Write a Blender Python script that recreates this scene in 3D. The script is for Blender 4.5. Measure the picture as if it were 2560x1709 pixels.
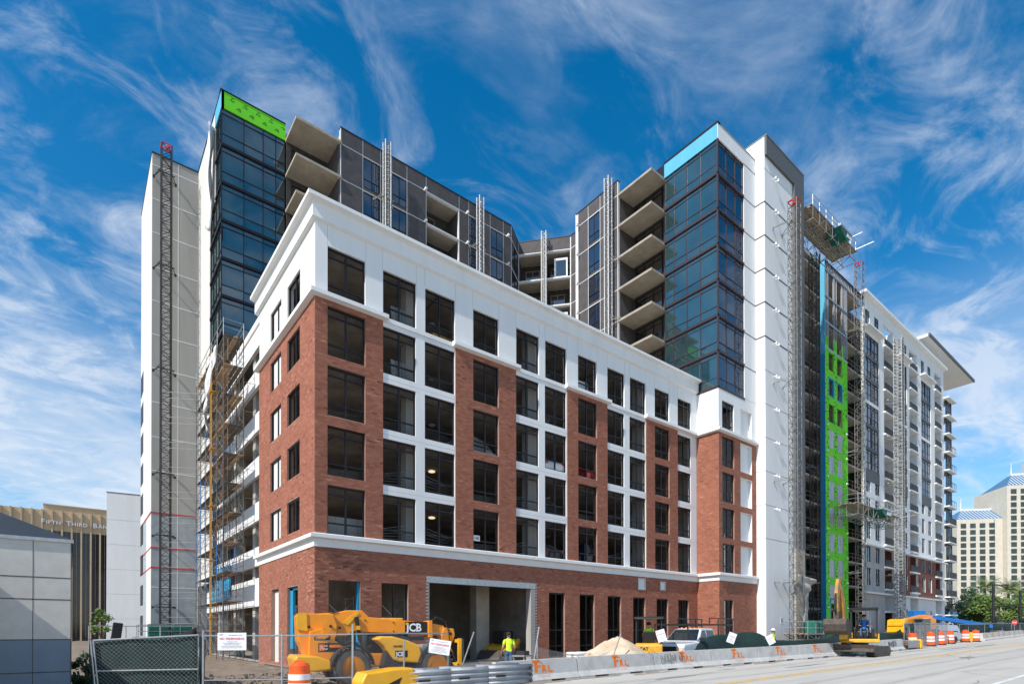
import bpy, math, random
import numpy as np
from mathutils import Vector, Matrix
for o in list(bpy.data.objects): bpy.data.objects.remove(o)
SC = bpy.context.scene
COL = SC.collection
R_ = random.Random(7)
rad = math.radians

# ------------------------------------------------------------------ camera
F, YAW, PIT, ROL, HOR = 1389.455, rad(51.5745), rad(.38186), rad(-.06189), 1567.13
CAM = Vector((-10.0266, -29.3386, 1.62))
_f = Vector((math.cos(YAW), math.sin(YAW), 0)); _r = Vector((math.sin(YAW), -math.cos(YAW), 0)); _u = Vector((0, 0, 1))
W = _f*math.cos(PIT) + _u*math.sin(PIT); _u2 = -_f*math.sin(PIT) + _u*math.cos(PIT)
R = _r*math.cos(ROL) + _u2*math.sin(ROL); U = -_r*math.sin(ROL) + _u2*math.cos(ROL)
cd = bpy.data.cameras.new('camera'); cam = bpy.data.objects.new('camera', cd); COL.objects.link(cam)
cam.matrix_world = Matrix(((R.x, U.x, -W.x, CAM.x), (R.y, U.y, -W.y, CAM.y), (R.z, U.z, -W.z, CAM.z), (0, 0, 0, 1)))
cd.sensor_width = 36; cd.lens = 36*F/2560; cd.shift_y = (HOR - 854.5)/2560
cd.clip_start = .1; cd.clip_end = 4000
SC.camera = cam
SC.render.resolution_x = 1024; SC.render.resolution_y = 683

def ray(x, y): return W + R*((x-1280)/F) + U*((HOR-y)/F)
def on(x, y, ax, c):                       # photo pixel -> point on the plane axis = c
    d = ray(x, y); t = (c - CAM[ax])/d[ax]; return CAM + d*t
def zr(x): return max(-.55, -.25 + .0125*x)      # the street climbs gently away to the right
def gs(x, y, dz=0.):                       # photo pixel -> point on the street surface
    d = ray(x, y); t = (-.25 + dz + .0125*CAM.x - CAM.z)/(d.z - .0125*d.x); return CAM + d*t
def dep(x, depth, z=None):                 # photo column at a depth along the optical axis -> ground point
    p = CAM + (W + R*((x-1280)/F))*depth; return Vector((p.x, p.y, zr(p.x) if z is None else z))

# ------------------------------------------------------------------ sky and sun
SUN = Vector((1.05, .18, -1)).normalized()
wd = bpy.data.worlds.new('World'); SC.world = wd; wd.use_nodes = True
nt = wd.node_tree; nt.nodes.clear()
def N(t, **k):
    n = nt.nodes.new(t)
    for a, b in k.items(): setattr(n, a, b)
    return n
L = lambda a, b: nt.links.new(a, b)
out = N('ShaderNodeOutputWorld'); bg = N('ShaderNodeBackground'); L(bg.outputs[0], out.inputs[0])
sky = N('ShaderNodeTexSky', sky_type='NISHITA', sun_disc=False, sun_elevation=math.asin(-SUN.z),
        sun_rotation=math.atan2(-SUN.x, -SUN.y) % (2*math.pi), altitude=0, air_density=1.0, dust_density=.35, ozone_density=3.2)
hs = N('ShaderNodeHueSaturation'); hs.inputs['Saturation'].default_value = 1.4; hs.inputs['Value'].default_value = 1.5; hs.inputs['Hue'].default_value = .492
L(sky.outputs[0], hs.inputs['Color'])
tc = N('ShaderNodeTexCoord'); sx = N('ShaderNodeSeparateXYZ'); L(tc.outputs['Generated'], sx.inputs[0])
mz = N('ShaderNodeMath', operation='ADD'); L(sx.outputs[2], mz.inputs[0]); mz.inputs[1].default_value = .16
mz2 = N('ShaderNodeMath', operation='MAXIMUM'); L(mz.outputs[0], mz2.inputs[0]); mz2.inputs[1].default_value = .05
dx = N('ShaderNodeMath', operation='DIVIDE'); L(sx.outputs[0], dx.inputs[0]); L(mz2.outputs[0], dx.inputs[1])
dy = N('ShaderNodeMath', operation='DIVIDE'); L(sx.outputs[1], dy.inputs[0]); L(mz2.outputs[0], dy.inputs[1])
cx = N('ShaderNodeCombineXYZ'); L(dx.outputs[0], cx.inputs[0]); L(dy.outputs[0], cx.inputs[1])
def cloud(rot, sc, nscale, det, dist, lo, hi, seed):
    m = N('ShaderNodeMapping'); L(cx.outputs[0], m.inputs[0]); m.inputs['Rotation'].default_value = (0, 0, rad(rot)); m.inputs['Scale'].default_value = sc; m.inputs['Location'].default_value = (seed, seed*.7, 0)
    n = N('ShaderNodeTexNoise'); n.inputs['Scale'].default_value = nscale; n.inputs['Detail'].default_value = det; n.inputs['Roughness'].default_value = .62; n.inputs['Distortion'].default_value = dist
    L(m.outputs[0], n.inputs['Vector'])
    r = N('ShaderNodeMapRange', interpolation_type='SMOOTHSTEP'); r.inputs[1].default_value = lo; r.inputs[2].default_value = hi; L(n.outputs[0], r.inputs[0])
    return r.outputs[0]
c1 = cloud(34, (1, 2.0, 1), 1.7, 10, .7, .46, .80, 3.1)      # long cirrus streaks
c2 = cloud(20, (1, 1.25, 1), 4.6, 11, 1.0, .45, .76, 8.4)     # finer tufts
c3 = cloud(60, (1, 1, 1), 1.3, 4, .3, .22, .56, 5.2)          # where the streaks gather
c4 = cloud(50, (.55, .55, 1), 1.0, 8, .5, .40, .62, 2.4)      # bank of cloud low over the horizon
lowm = N('ShaderNodeMapRange', interpolation_type='SMOOTHSTEP'); L(sx.outputs[2], lowm.inputs[0]); lowm.inputs[1].default_value = .50; lowm.inputs[2].default_value = .22; lowm.inputs[3].default_value = 0; lowm.inputs[4].default_value = .85
m4 = N('ShaderNodeMath', operation='MULTIPLY'); L(c4, m4.inputs[0]); L(lowm.outputs[0], m4.inputs[1])
mu = N('ShaderNodeMath', operation='MULTIPLY'); L(c1, mu.inputs[0]); L(c3, mu.inputs[1])
mu2 = N('ShaderNodeMath', operation='MULTIPLY'); L(c2, mu2.inputs[0]); L(c3, mu2.inputs[1])
ma0 = N('ShaderNodeMath', operation='MULTIPLY_ADD', use_clamp=True); L(mu2.outputs[0], ma0.inputs[0]); ma0.inputs[1].default_value = .75; L(mu.outputs[0], ma0.inputs[2])
ma = N('ShaderNodeMath', operation='ADD', use_clamp=True); L(ma0.outputs[0], ma.inputs[0]); L(m4.outputs[0], ma.inputs[1])
hz = N('ShaderNodeMapRange', interpolation_type='SMOOTHSTEP'); L(sx.outputs[2], hz.inputs[0]); hz.inputs[1].default_value = .5; hz.inputs[2].default_value = .03; hz.inputs[3].default_value = 0; hz.inputs[4].default_value = .26
mb_ = N('ShaderNodeMath', operation='MULTIPLY_ADD', use_clamp=True); L(ma.outputs[0], mb_.inputs[0]); mb_.inputs[1].default_value = .68; L(hz.outputs[0], mb_.inputs[2])
mx = N('ShaderNodeMix', data_type='RGBA'); L(mb_.outputs[0], mx.inputs['Factor']); L(hs.outputs[0], mx.inputs['A']); mx.inputs['B'].default_value = (6.9, 7.6, 8.6, 1)
L(mx.outputs['Result'], bg.inputs[0]); bg.inputs[1].default_value = .1

sl = bpy.data.lights.new('sun', 'SUN'); sl.energy = 4.7; sl.angle = rad(.53); sl.color = (1, .955, .88)
so = bpy.data.objects.new('sun', sl); COL.objects.link(so); so.rotation_euler = SUN.to_track_quat('-Z', 'Y').to_euler(); so.location = (-60, -40, 90)
SC.view_settings.view_transform = 'Standard'; SC.view_settings.look = 'None'; SC.view_settings.exposure = .18; SC.view_settings.gamma = 1
SC.view_settings.use_curve_mapping = False

# ------------------------------------------------------------------ helpers
ORG = {}
def org(o): return ORG.get(o.name, Vector((0, 0, 0))) if o is not None else Vector((0, 0, 0))
def link(o, parent=None):
    COL.objects.link(o)
    if parent is not None: o.parent = parent; ORG[o.name] = org(parent)
    return o
def tag(o, label=None, cat=None, group=None, kind=None):
    if label: o['label'] = label
    if cat: o['category'] = cat
    if group: o['group'] = group
    if kind: o['kind'] = kind
    return o
def thing(name, label, cat, loc=(0, 0, 0), rz=0., group=None, local=False):
    o = bpy.data.objects.new(name, None); COL.objects.link(o); o.empty_display_size = .3
    o.location = loc; o.rotation_euler = (0, 0, rz)
    if not local: ORG[o.name] = Vector(loc)
    return tag(o, label, cat, group)
def dup(o, parent=None, loc=None, rz=None, **k):
    c = o.copy(); COL.objects.link(c)
    if parent is not None: c.parent = parent
    if loc is not None: c.location = loc
    if rz is not None: c.rotation_euler = (0, 0, rz)
    for ch in list(o.children): dup(ch, c)
    return tag(c, **k)

class Fr:                                   # a wall frame: u along the wall, d into the wall, z up
    def __init__(s, O, u, n): s.O = Vector((O[0], O[1])); s.u = Vector(u).normalized(); s.n = Vector(n).normalized()
    def __call__(s, u, d, z):
        p = s.O + s.u*u + s.n*d; return (p.x, p.y, z)
FY = lambda y: Fr((0, y), (1, 0), (0, 1))     # wall facing the street (-Y), u = X
FX = lambda x: Fr((x, 0), (0, 1), (1, 0))     # wall facing -X, u = Y

class MB:
    def __init__(s): s.v = []; s.f = []; s.m = []; s.t = []; s.tint = 0.
    def add(s, vs, fs, m=0):
        k = len(s.v); s.v += [tuple(p) for p in vs]
        for f in fs: s.f.append([i+k for i in f]); s.m.append(m); s.t.append(s.tint)
        return s
    BF = [(0, 3, 2, 1), (4, 5, 6, 7), (0, 1, 5, 4), (1, 2, 6, 5), (2, 3, 7, 6), (3, 0, 4, 7)]
    def box(s, x0, x1, y0, y1, z0, z1, m=0):
        return s.add([(x0, y0, z0), (x1, y0, z0), (x1, y1, z0), (x0, y1, z0), (x0, y0, z1), (x1, y0, z1), (x1, y1, z1), (x0, y1, z1)], s.BF, m)
    def fbox(s, fr, u0, u1, d0, d1, z0, z1, m=0):
        return s.add([fr(u0, d0, z0), fr(u1, d0, z0), fr(u1, d1, z0), fr(u0, d1, z0), fr(u0, d0, z1), fr(u1, d0, z1), fr(u1, d1, z1), fr(u0, d1, z1)], s.BF, m)
    def obox(s, c, sz, mat=None, m=0):
        a, b, d = sz[0]/2, sz[1]/2, sz[2]/2
        vs = [Vector(p) for p in ((-a, -b, -d), (a, -b, -d), (a, b, -d), (-a, b, -d), (-a, -b, d), (a, -b, d), (a, b, d), (-a, b, d))]
        if mat is not None: vs = [mat @ p for p in vs]
        return s.add([p + Vector(c) for p in vs], s.BF, m)
    def quad(s, a, b, c, d, m=0): return s.add([a, b, c, d], [(0, 1, 2, 3)], m)
    def poly(s, pts, m=0): return s.add(pts, [tuple(range(len(pts)))], m)
    def bar(s, p, q, r, n=6, m=0, r2=None, cap=True):
        p = Vector(p); q = Vector(q); d = q - p
        if d.length < 1e-6: return s
        r2 = r if r2 is None else r2
        d.normalize(); a = d.orthogonal().normalized() if abs(d.z) > .9 else d.cross(Vector((0, 0, 1))).normalized(); b = d.cross(a)
        vs = []
        for c, rr in ((p, r), (q, r2)):
            for i in range(n):
                t = 2*math.pi*(i+.5)/n; vs.append(c + a*(rr*math.cos(t)) + b*(rr*math.sin(t)))
        fs = [(i, (i+1) % n, n+(i+1) % n, n+i) for i in range(n)]
        if cap: fs += [tuple(range(n-1, -1, -1)), tuple(range(n, 2*n))]
        return s.add(vs, fs, m)
    def path(s, pts, r, n=6, m=0):
        for a, b in zip(pts, pts[1:]): s.bar(a, b, r, n, m)
        return s
    def strip(s, p, q, w, h, m=0, up=(0, 0, 1)):      # rectangular beam
        p = Vector(p); q = Vector(q); d = (q-p).normalized(); a = d.cross(Vector(up))
        if a.length < 1e-4: a = d.cross(Vector((1, 0, 0)))
        a.normalize(); b = a.cross(d).normalized(); a = a*(w/2); b = b*(h/2)
        return s.add([p-a-b, p+a-b, q+a-b, q-a-b, p-a+b, p+a+b, q+a+b, q-a+b], s.BF, m)
    def prism(s, pts, a, b, m=0, ax='y'):              # 2D outline extruded along an axis from a to b
        n = len(pts)
        f = {'y': lambda p, t: (p[0], t, p[1]), 'x': lambda p, t: (t, p[0], p[1]), 'z': lambda p, t: (p[0], p[1], t)}[ax]
        vs = [f(p, a) for p in pts] + [f(p, b) for p in pts]
        return s.add(vs, [(i, (i+1) % n, n+(i+1) % n, n+i) for i in range(n)] + [tuple(range(n-1, -1, -1)), tuple(range(n, 2*n))], m)
    def lathe(s, prof, c=(0, 0, 0), n=20, ax='z', m=0, mm=None):     # profile of (r, h)
        vs = []; k = len(prof); c = Vector(c)
        for r, h in prof:
            for i in range(n):
                t = 2*math.pi*i/n; x, y = r*math.cos(t), r*math.sin(t)
                vs.append(c + Vector({'z': (x, y, h), 'y': (x, h, y), 'x': (h, x, y)}[ax]))
        base = len(s.v); s.v += [tuple(p) for p in vs]
        for j in range(k-1):
            for i in range(n):
                s.f.append([base+j*n+i, base+j*n+(i+1) % n, base+(j+1)*n+(i+1) % n, base+(j+1)*n+i]); s.m.append(mm[j] if mm else m); s.t.append(s.tint)
        for j in (0, k-1):
            if prof[j][0] > 1e-5: s.f.append([base+j*n+i for i in range(n)]); s.m.append((mm[min(j, k-2)] if mm else m)); s.t.append(s.tint)
        return s
    def wall(s, fr, u0, u1, z0, z1, holes=(), t=.3, m=0, d=0.):
        ub = sorted({u0, u1} | {min(max(h[k], u0), u1) for h in holes for k in (0, 1)})
        zb = sorted({z0, z1} | {min(max(h[k], z0), z1) for h in holes for k in (2, 3)})
        nu, nz = len(ub)-1, len(zb)-1
        sol = [[not any(h[0]-1e-6 <= (ub[i]+ub[i+1])/2 <= h[1] and h[2] <= (zb[j]+zb[j+1])/2 <= h[3] for h in holes) for j in range(nz)] for i in range(nu)]
        for i in range(nu):
            for j in range(nz):
                if not sol[i][j]: continue
                a, b, c, e = ub[i], ub[i+1], zb[j], zb[j+1]
                s.quad(fr(a, d, c), fr(b, d, c), fr(b, d, e), fr(a, d, e), m)
                s.quad(fr(a, d+t, c), fr(a, d+t, e), fr(b, d+t, e), fr(b, d+t, c), m)
                if i == 0 or not sol[i-1][j]: s.quad(fr(a, d, c), fr(a, d, e), fr(a, d+t, e), fr(a, d+t, c), m)
                if i == nu-1 or not sol[i+1][j]: s.quad(fr(b, d, c), fr(b, d+t, c), fr(b, d+t, e), fr(b, d, e), m)
                if j == 0 or not sol[i][j-1]: s.quad(fr(a, d, c), fr(a, d+t, c), fr(b, d+t, c), fr(b, d, c), m)
                if j == nz-1 or not sol[i][j+1]: s.quad(fr(a, d, e), fr(b, d, e), fr(b, d+t, e), fr(a, d+t, e), m)
        return s
    def mesh(s, name, mats, off=Vector((0, 0, 0)), smooth=False):
        me = bpy.data.meshes.new(name)
        vs = s.v if off.length < 1e-9 else [(x-off.x, y-off.y, z-off.z) for x, y, z in s.v]
        me.from_pydata(vs, [], s.f); me.polygons.foreach_set('material_index', s.m)
        if any(s.t): a = me.attributes.new('tint', 'FLOAT', 'FACE'); a.data.foreach_set('value', s.t)
        if smooth: me.polygons.foreach_set('use_smooth', [True]*len(s.f))
        for mt in (mats if isinstance(mats, (list, tuple)) else [mats]): me.materials.append(mt)
        me.update(); return me
    def build(s, name, mats, parent=None, smooth=False, bevel=0, seg=2, auto=False, **tags):
        o = bpy.data.objects.new(name, s.mesh(name, mats, org(parent), smooth)); link(o, parent)
        if bevel:
            b = o.modifiers.new('bevel', 'BEVEL'); b.width = bevel; b.segments = seg; b.limit_method = 'ANGLE'; b.angle_limit = rad(35)
        if auto:
            me = o.data; me.polygons.foreach_set('use_smooth', [True]*len(me.polygons))
            try: me.set_sharp_from_angle(angle=rad(38))
            except Exception: pass
        return tag(o, **tags)

TMP = bpy.data.scenes.new('scratch'); _tc = {}
def evalmesh(o):                            # evaluate one object in a scratch scene (fast: nothing else in it)
    TMP.collection.objects.link(o)
    with bpy.context.temp_override(scene=TMP, view_layer=TMP.view_layers[0]):
        dg = bpy.context.evaluated_depsgraph_get(); me = bpy.data.meshes.new_from_object(o.evaluated_get(dg))
    bpy.data.objects.remove(o); return me
def textm(s, size, mat, parent, mtx, name='lettering', offset=0., ext=.002, space=1., align='LEFT', shear=0.):
    key = (s, size, offset, ext, space, align, shear)
    if key not in _tc:
        cu = bpy.data.curves.new(name, 'FONT'); cu.body = s; cu.size = size; cu.extrude = ext; cu.offset = offset; cu.space_character = space; cu.align_x = align; cu.shear = shear; cu.resolution_u = 2
        _tc[key] = evalmesh(bpy.data.objects.new('tmp', cu)); bpy.data.curves.remove(cu)
    me = _tc[key].copy(); me.transform(mtx); me.materials.clear(); me.materials.append(mat); me.name = name
    o = bpy.data.objects.new(name, me); return link(o, parent)
def face(p, right, up):                     # matrix that lays text on a surface
    r = Vector(right).normalized(); u = Vector(up).normalized(); n = r.cross(u)
    return Matrix(((r.x, u.x, n.x, p[0]), (r.y, u.y, n.y, p[1]), (r.z, u.z, n.z, p[2]), (0, 0, 0, 1)))

# ------------------------------------------------------------------ materials
MT = {}
def P(name, col, rough=.7, metal=0., var=.12, scale=3., bump=0., bscale=30., col2=None, spec=None, obj=False, rvar=.0, dirt=0., coat=0., streak=False):
    m = bpy.data.materials.new(name); m.use_nodes = True; t = m.node_tree; b = t.nodes['Principled BSDF']
    b.inputs['Roughness'].default_value = rough; b.inputs['Metallic'].default_value = metal
    if spec is not None: b.inputs['Specular IOR Level'].default_value = spec
    if coat: b.inputs['Coat Weight'].default_value = coat; b.inputs['Coat Roughness'].default_value = .08
    col = tuple(col) + (1,)
    g = t.nodes.new('ShaderNodeNewGeometry') if not obj else t.nodes.new('ShaderNodeTexCoord')
    vec = g.outputs['Position'] if not obj else g.outputs['Object']
    if streak:
        mp = t.nodes.new('ShaderNodeMapping'); mp.inputs['Scale'].default_value = (1, 1, .12); t.links.new(vec, mp.inputs[0]); vec2 = mp.outputs[0]
    else: vec2 = vec
    n = t.nodes.new('ShaderNodeTexNoise'); n.inputs['Scale'].default_value = scale; n.inputs['Detail'].default_value = 7; n.inputs['Roughness'].default_value = .62; t.links.new(vec2, n.inputs['Vector'])
    mr = t.nodes.new('ShaderNodeMapRange'); mr.inputs[1].default_value = .3; mr.inputs[2].default_value = .7; t.links.new(n.outputs[0], mr.inputs[0])
    mx = t.nodes.new('ShaderNodeMix'); mx.data_type = 'RGBA'; t.links.new(mr.outputs[0], mx.inputs['Factor'])
    c2 = tuple(col2)+(1,) if col2 else tuple(min(1, c*(1+var)) for c in col[:3])+(1,)
    c1 = col if col2 else tuple(c*(1-var) for c in col[:3])+(1,)
    mx.inputs['A'].default_value = c1; mx.inputs['B'].default_value = c2
    res = mx.outputs['Result']
    if dirt:
        n3 = t.nodes.new('ShaderNodeTexNoise'); n3.inputs['Scale'].default_value = scale*.35; n3.inputs['Detail'].default_value = 10; n3.inputs['Roughness'].default_value = .75; t.links.new(vec2, n3.inputs['Vector'])
        r3 = t.nodes.new('ShaderNodeMapRange'); r3.inputs[1].default_value = .52; r3.inputs[2].default_value = .72; r3.inputs[4].default_value = dirt; t.links.new(n3.outputs[0], r3.inputs[0])
        m3 = t.nodes.new('ShaderNodeMix'); m3.data_type = 'RGBA'; t.links.new(r3.outputs[0], m3.inputs['Factor']); t.links.new(res, m3.inputs['A']); m3.inputs['B'].default_value = (.10, .085, .07, 1)
        res = m3.outputs['Result']
    t.links.new(res, b.inputs['Base Color'])
    if rvar:
        m4 = t.nodes.new('ShaderNodeMapRange'); m4.inputs[3].default_value = max(0, rough-rvar); m4.inputs[4].default_value = min(1, rough+rvar); t.links.new(mr.outputs[0], m4.inputs[0]); t.links.new(m4.outputs[0], b.inputs['Roughness'])
    if bump:
        n2 = t.nodes.new('ShaderNodeTexNoise'); n2.inputs['Scale'].default_value = bscale; n2.inputs['Detail'].default_value = 6; t.links.new(vec, n2.inputs['Vector'])
        bp = t.nodes.new('ShaderNodeBump'); bp.inputs['Strength'].default_value = bump; bp.inputs['Distance'].default_value = .03; t.links.new(n2.outputs[0], bp.inputs['Height']); t.links.new(bp.outputs[0], b.inputs['Normal'])
    MT[name] = m; return m
def brickmat(name, use_obj):
    m = bpy.data.materials.new(name); m.use_nodes = True; t = m.node_tree; b = t.nodes['Principled BSDF']; b.inputs['Roughness'].default_value = .85; b.inputs['Specular IOR Level'].default_value = .25
    if use_obj: a = t.nodes.new('ShaderNodeObjectInfo'); src = a.outputs['Random']
    else: a = t.nodes.new('ShaderNodeAttribute'); a.attribute_name = 'tint'; src = a.outputs['Fac']
    r = t.nodes.new('ShaderNodeValToRGB'); e = r.color_ramp.elements; e[0].position = 0; e[0].color = (.17, .066, .042, 1); e[1].position = 1; e[1].color = (.47, .23, .155, 1)
    for p, c in ((.12, (.265, .099, .063, 1)), (.5, (.345, .133, .084, 1)), (.85, (.41, .172, .112, 1))):
        k = e.new(p); k.color = c
    t.links.new(src, r.inputs[0])
    g = t.nodes.new('ShaderNodeNewGeometry'); n = t.nodes.new('ShaderNodeTexNoise'); n.inputs['Scale'].default_value = .7; n.inputs['Detail'].default_value = 8; t.links.new(g.outputs['Position'], n.inputs['Vector'])
    mr = t.nodes.new('ShaderNodeMapRange'); mr.inputs[1].default_value = .3; mr.inputs[2].default_value = .7; mr.inputs[3].default_value = .92; mr.inputs[4].default_value = 1.07; t.links.new(n.outputs[0], mr.inputs[0])
    mx = t.nodes.new('ShaderNodeMix'); mx.data_type = 'RGBA'; mx.blend_type = 'MULTIPLY'; mx.inputs['Factor'].default_value = 1; t.links.new(r.outputs[0], mx.inputs['A']); t.links.new(mr.outputs[0], mx.inputs['B']); t.links.new(mx.outputs['Result'], b.inputs['Base Color'])
    MT[name] = m
brickmat('brick', False); brickmat('brick_single', True)
P('mortar', (.33, .20, .155), .95, var=.2, scale=1.2)
P('stucco', (.78, .78, .775), .9, var=.045, scale=.9, bump=.05, bscale=40, streak=True, dirt=.07)
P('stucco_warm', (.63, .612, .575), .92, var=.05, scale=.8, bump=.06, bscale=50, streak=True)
P('trim', (.80, .80, .79), .75, var=.04, scale=1.1, streak=True, dirt=.06)
P('concrete', (.37, .325, .265), .92, var=.18, scale=1.1, bump=.12, bscale=14)
P('concrete_dark', (.33, .285, .24), .95, var=.3, scale=.9, bump=.12, bscale=10)
P('concrete_raw', (.40, .385, .36), .93, var=.14, scale=.7, bump=.06, bscale=10, streak=True)
P('ladder_yellow', (.60, .30, .02), .6, var=.15)
P('concrete_blue', (.33, .36, .38), .93, var=.16, scale=1.5, bump=.3, bscale=8)
P('stair_concrete', (.37, .36, .335), .93, var=.12, scale=.6, bump=.06, bscale=10, streak=True)
P('cast_joint', (.66, .655, .64), .9, var=.05)
P('red_tape', (.55, .03, .03), .6, var=.1)
P('bronze', (.016, .013, .016), .42, .3, var=.1)
P('plum_metal', (.060, .042, .046), .40, .35, var=.1)
P('galv', (.46, .47, .48), .42, .75, var=.18, scale=9)
P('rail_steel', (.34, .36, .385), .5, .35, var=.15, scale=3, dirt=.25)
P('mast_steel', (.17, .16, .148), .6, .4, var=.3, scale=5)
P('plank_dark', (.13, .108, .088), .9, var=.3, scale=3)
P('galv_dull', (.32, .315, .30), .6, .45, var=.25, scale=5)
P('steel_dark', (.050, .046, .046), .55, .5, var=.3, scale=4)
P('rusty', (.20, .13, .09), .8, .3, var=.4, scale=4)
P('rust', (.16, .075, .04), .85, .2, var=.4, scale=6)
P('grey_paint', (.105, .112, .118), .7, var=.05)
P('grey_panel', (.078, .068, .070), .75, var=.22, scale=1.6, bump=.1, bscale=12)
P('joint_white', (.70, .70, .70), .7, var=.05)
P('sheath_green', (.15, .68, .012), .75, var=.09, scale=.8)
P('sheath_blue', (.015, .27, .48), .6, var=.12, scale=.7)
P('sheath_cyan', (.085, .40, .60), .6, var=.08, scale=1.2, streak=True)
P('ink', (.012, .02, .01), .8)
P('plastic_white', (.72, .72, .72), .45, var=.06, bump=.3, bscale=6)
P('plastic_sheet', (.40, .41, .43), .3, var=.35, scale=2.2, bump=.7, bscale=3, streak=True)
P('blue_tarp', (.02, .33, .62), .5, var=.15, bump=.4, bscale=5)
P('green_mesh', (.008, .030, .026), .8, var=.35, scale=2, bump=.5, bscale=4)
P('black_mesh', (.012, .012, .013), .85, var=.3)
P('asphalt', (.47, .44, .395), .93, var=.10, scale=.9, bump=.25, bscale=140, dirt=.16)
for _n in MT['asphalt'].node_tree.nodes:          # wear that runs along the lanes
    if _n.type == 'TEX_NOISE' and _n.inputs['Scale'].default_value < 5:
        _t = MT['asphalt'].node_tree; _p = _t.nodes.new('ShaderNodeMapping'); _p.inputs['Scale'].default_value = (.10, 1.6, 1); _g = _t.nodes.new('ShaderNodeNewGeometry'); _t.links.new(_g.outputs['Position'], _p.inputs[0]); _t.links.new(_p.outputs[0], _n.inputs['Vector'])
P('dirt', (.135, .098, .068), 1., scale=1.6, bump=1., bscale=6, col2=(.27, .205, .145))
P('soil_bg', (.22, .20, .15), 1., scale=.05, col2=(.12, .15, .06))
P('grass_m', (.045, .10, .018), .9, scale=2, col2=(.09, .17, .03))
P('yellow_line', (.66, .40, .06), .8, var=.25, scale=2.5, dirt=.4)
P('white_line', (.66, .66, .64), .8, var=.2, scale=2.5, dirt=.4)
P('barrier', (.50, .49, .465), .92, var=.13, scale=2.2, bump=.15, bscale=25, dirt=.35)
P('orange_paint', (.80, .19, .015), .75, var=.15, scale=9)
P('orange_plastic', (.86, .10, .012), .38, var=.08, scale=4)
P('orange_faded', (.78, .35, .20), .8, var=.15, scale=9)
P('reflect_white', (.80, .79, .78), .45, var=.06)
P('rubber', (.022, .021, .021), .8, var=.3, scale=7, bump=.2, bscale=20)
P('rubber_dusty', (.075, .070, .064), .9, var=.4, scale=5, bump=.2, bscale=20)
P('machine_yellow', (.86, .41, .010), .42, var=.10, scale=2.5, dirt=.22, coat=.25, rvar=.1)
P('machine_amber', (.86, .29, .005), .42, var=.10, scale=2.5, dirt=.22, coat=.3, rvar=.1)
P('cat_yellow', (.72, .37, .03), .45, var=.15, scale=4, dirt=.3)
P('worn_steel', (.085, .066, .053), .7, .25, var=.4, scale=6, dirt=.4)
P('black_paint', (.014, .014, .015), .45, var=.2)
P('decal_white', (.80, .80, .80), .5)
P('decal_black', (.010, .010, .011), .4)
P('car_white', (.76, .77, .78), .25, var=.02, coat=.6)
P('car_red', (.50, .012, .012), .25, var=.02, coat=.6)
P('car_silver', (.50, .52, .55), .3, .5, var=.02, coat=.5)
P('car_dark', (.02, .025, .035), .25, .2, coat=.6)
P('chrome', (.62, .62, .62), .15, 1.)
P('glass_car', (.015, .02, .022), .04, var=.3, spec=.9)
P('lens', (.75, .55, .40), .2)
P('sand', (.56, .42, .28), 1., scale=1.6, col2=(.66, .52, .37), bump=.6, bscale=12)
P('bag', (.68, .70, .68), .55, var=.08, scale=6, bump=.5, bscale=7)
P('wood', (.42, .29, .17), .85, var=.25, scale=4)
P('yellow_crate', (.68, .36, .02), .6, var=.12)
P('sign_white', (.78, .78, .80), .45, var=.04)
P('sign_red', (.60, .03, .05), .6)
P('sign_ink', (.05, .05, .08), .7)
P('blue_machine', (.012, .16, .48), .45, var=.1)
P('teal_plastic', (.008, .13, .095), .5, var=.2)
P('skin', (.42, .24, .16), .6, var=.06)
P('hivis', (.66, .95, .03), .75, var=.06, bump=.4, bscale=9)
P('jeans', (.05, .12, .24), .85, var=.2, scale=8, bump=.4, bscale=12)
P('blue_shirt', (.03, .20, .56), .85, var=.1, bump=.4, bscale=10)
P('boots', (.07, .045, .03), .8)
P('hardhat_white', (.75, .75, .75), .35)
P('hair', (.018, .014, .012), .8)
P('bank_gold', (.58, .43, .265), .7, var=.07, scale=.2)
P('bank_glass', (.022, .018, .020), .08, var=.5, scale=.12, spec=.7)
P('cream_stone', (.60, .545, .46), .85, var=.08, scale=.4)
P('roof_blue', (.10, .21, .34), .35, .2, var=.1)
P('slate_roof', (.022, .030, .042), .7, var=.15)
P('wall_grey', (.60, .565, .51), .95, var=.07, scale=3, bump=.4, bscale=55)
P('wall_bluegrey', (.20, .245, .30), .9, var=.05, scale=2, bump=.3, bscale=55)
P('bark', (.13, .10, .075), .95, var=.3, scale=5, bump=.6, bscale=12)
P('pole_black', (.012, .012, .013), .5)
P('cable', (.02, .02, .02), .7)
P('wire', (.30, .31, .32), .5, .4)
P('brick_far', (.20, .068, .045), .9, var=.15, scale=1.5)
P('rail_dark', (.030, .025, .024), .6, var=.15)
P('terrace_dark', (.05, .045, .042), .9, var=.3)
P('lamp_white', (.80, .80, .80), .5)
P('pipe_pvc', (.66, .64, .60), .5, var=.08)
def glassmat(name, col, rough=.03, var=.35, scale=.25):
    m = P(name, col, rough, var=var, scale=scale, spec=.9); b = m.node_tree.nodes['Principled BSDF']; b.inputs['IOR'].default_value = 1.9; return m
glassmat('glass_teal', (.013, .046, .054)); glassmat('glass_navy', (.010, .020, .042)); glassmat('glass_dark', (.006, .009, .012)); glassmat('glass_apt', (.030, .055, .100))
P('glass_tower', (.045, .065, .06), .45, var=.3, scale=.08)
def emit(name, col, st):
    m = bpy.data.materials.new(name); m.use_nodes = True; b = m.node_tree.nodes['Principled BSDF']; b.inputs['Emission Color'].default_value = tuple(col)+(1,); b.inputs['Emission Strength'].default_value = st; MT[name] = m
emit('lamp_on', (1, .80, .5), .9)
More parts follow.
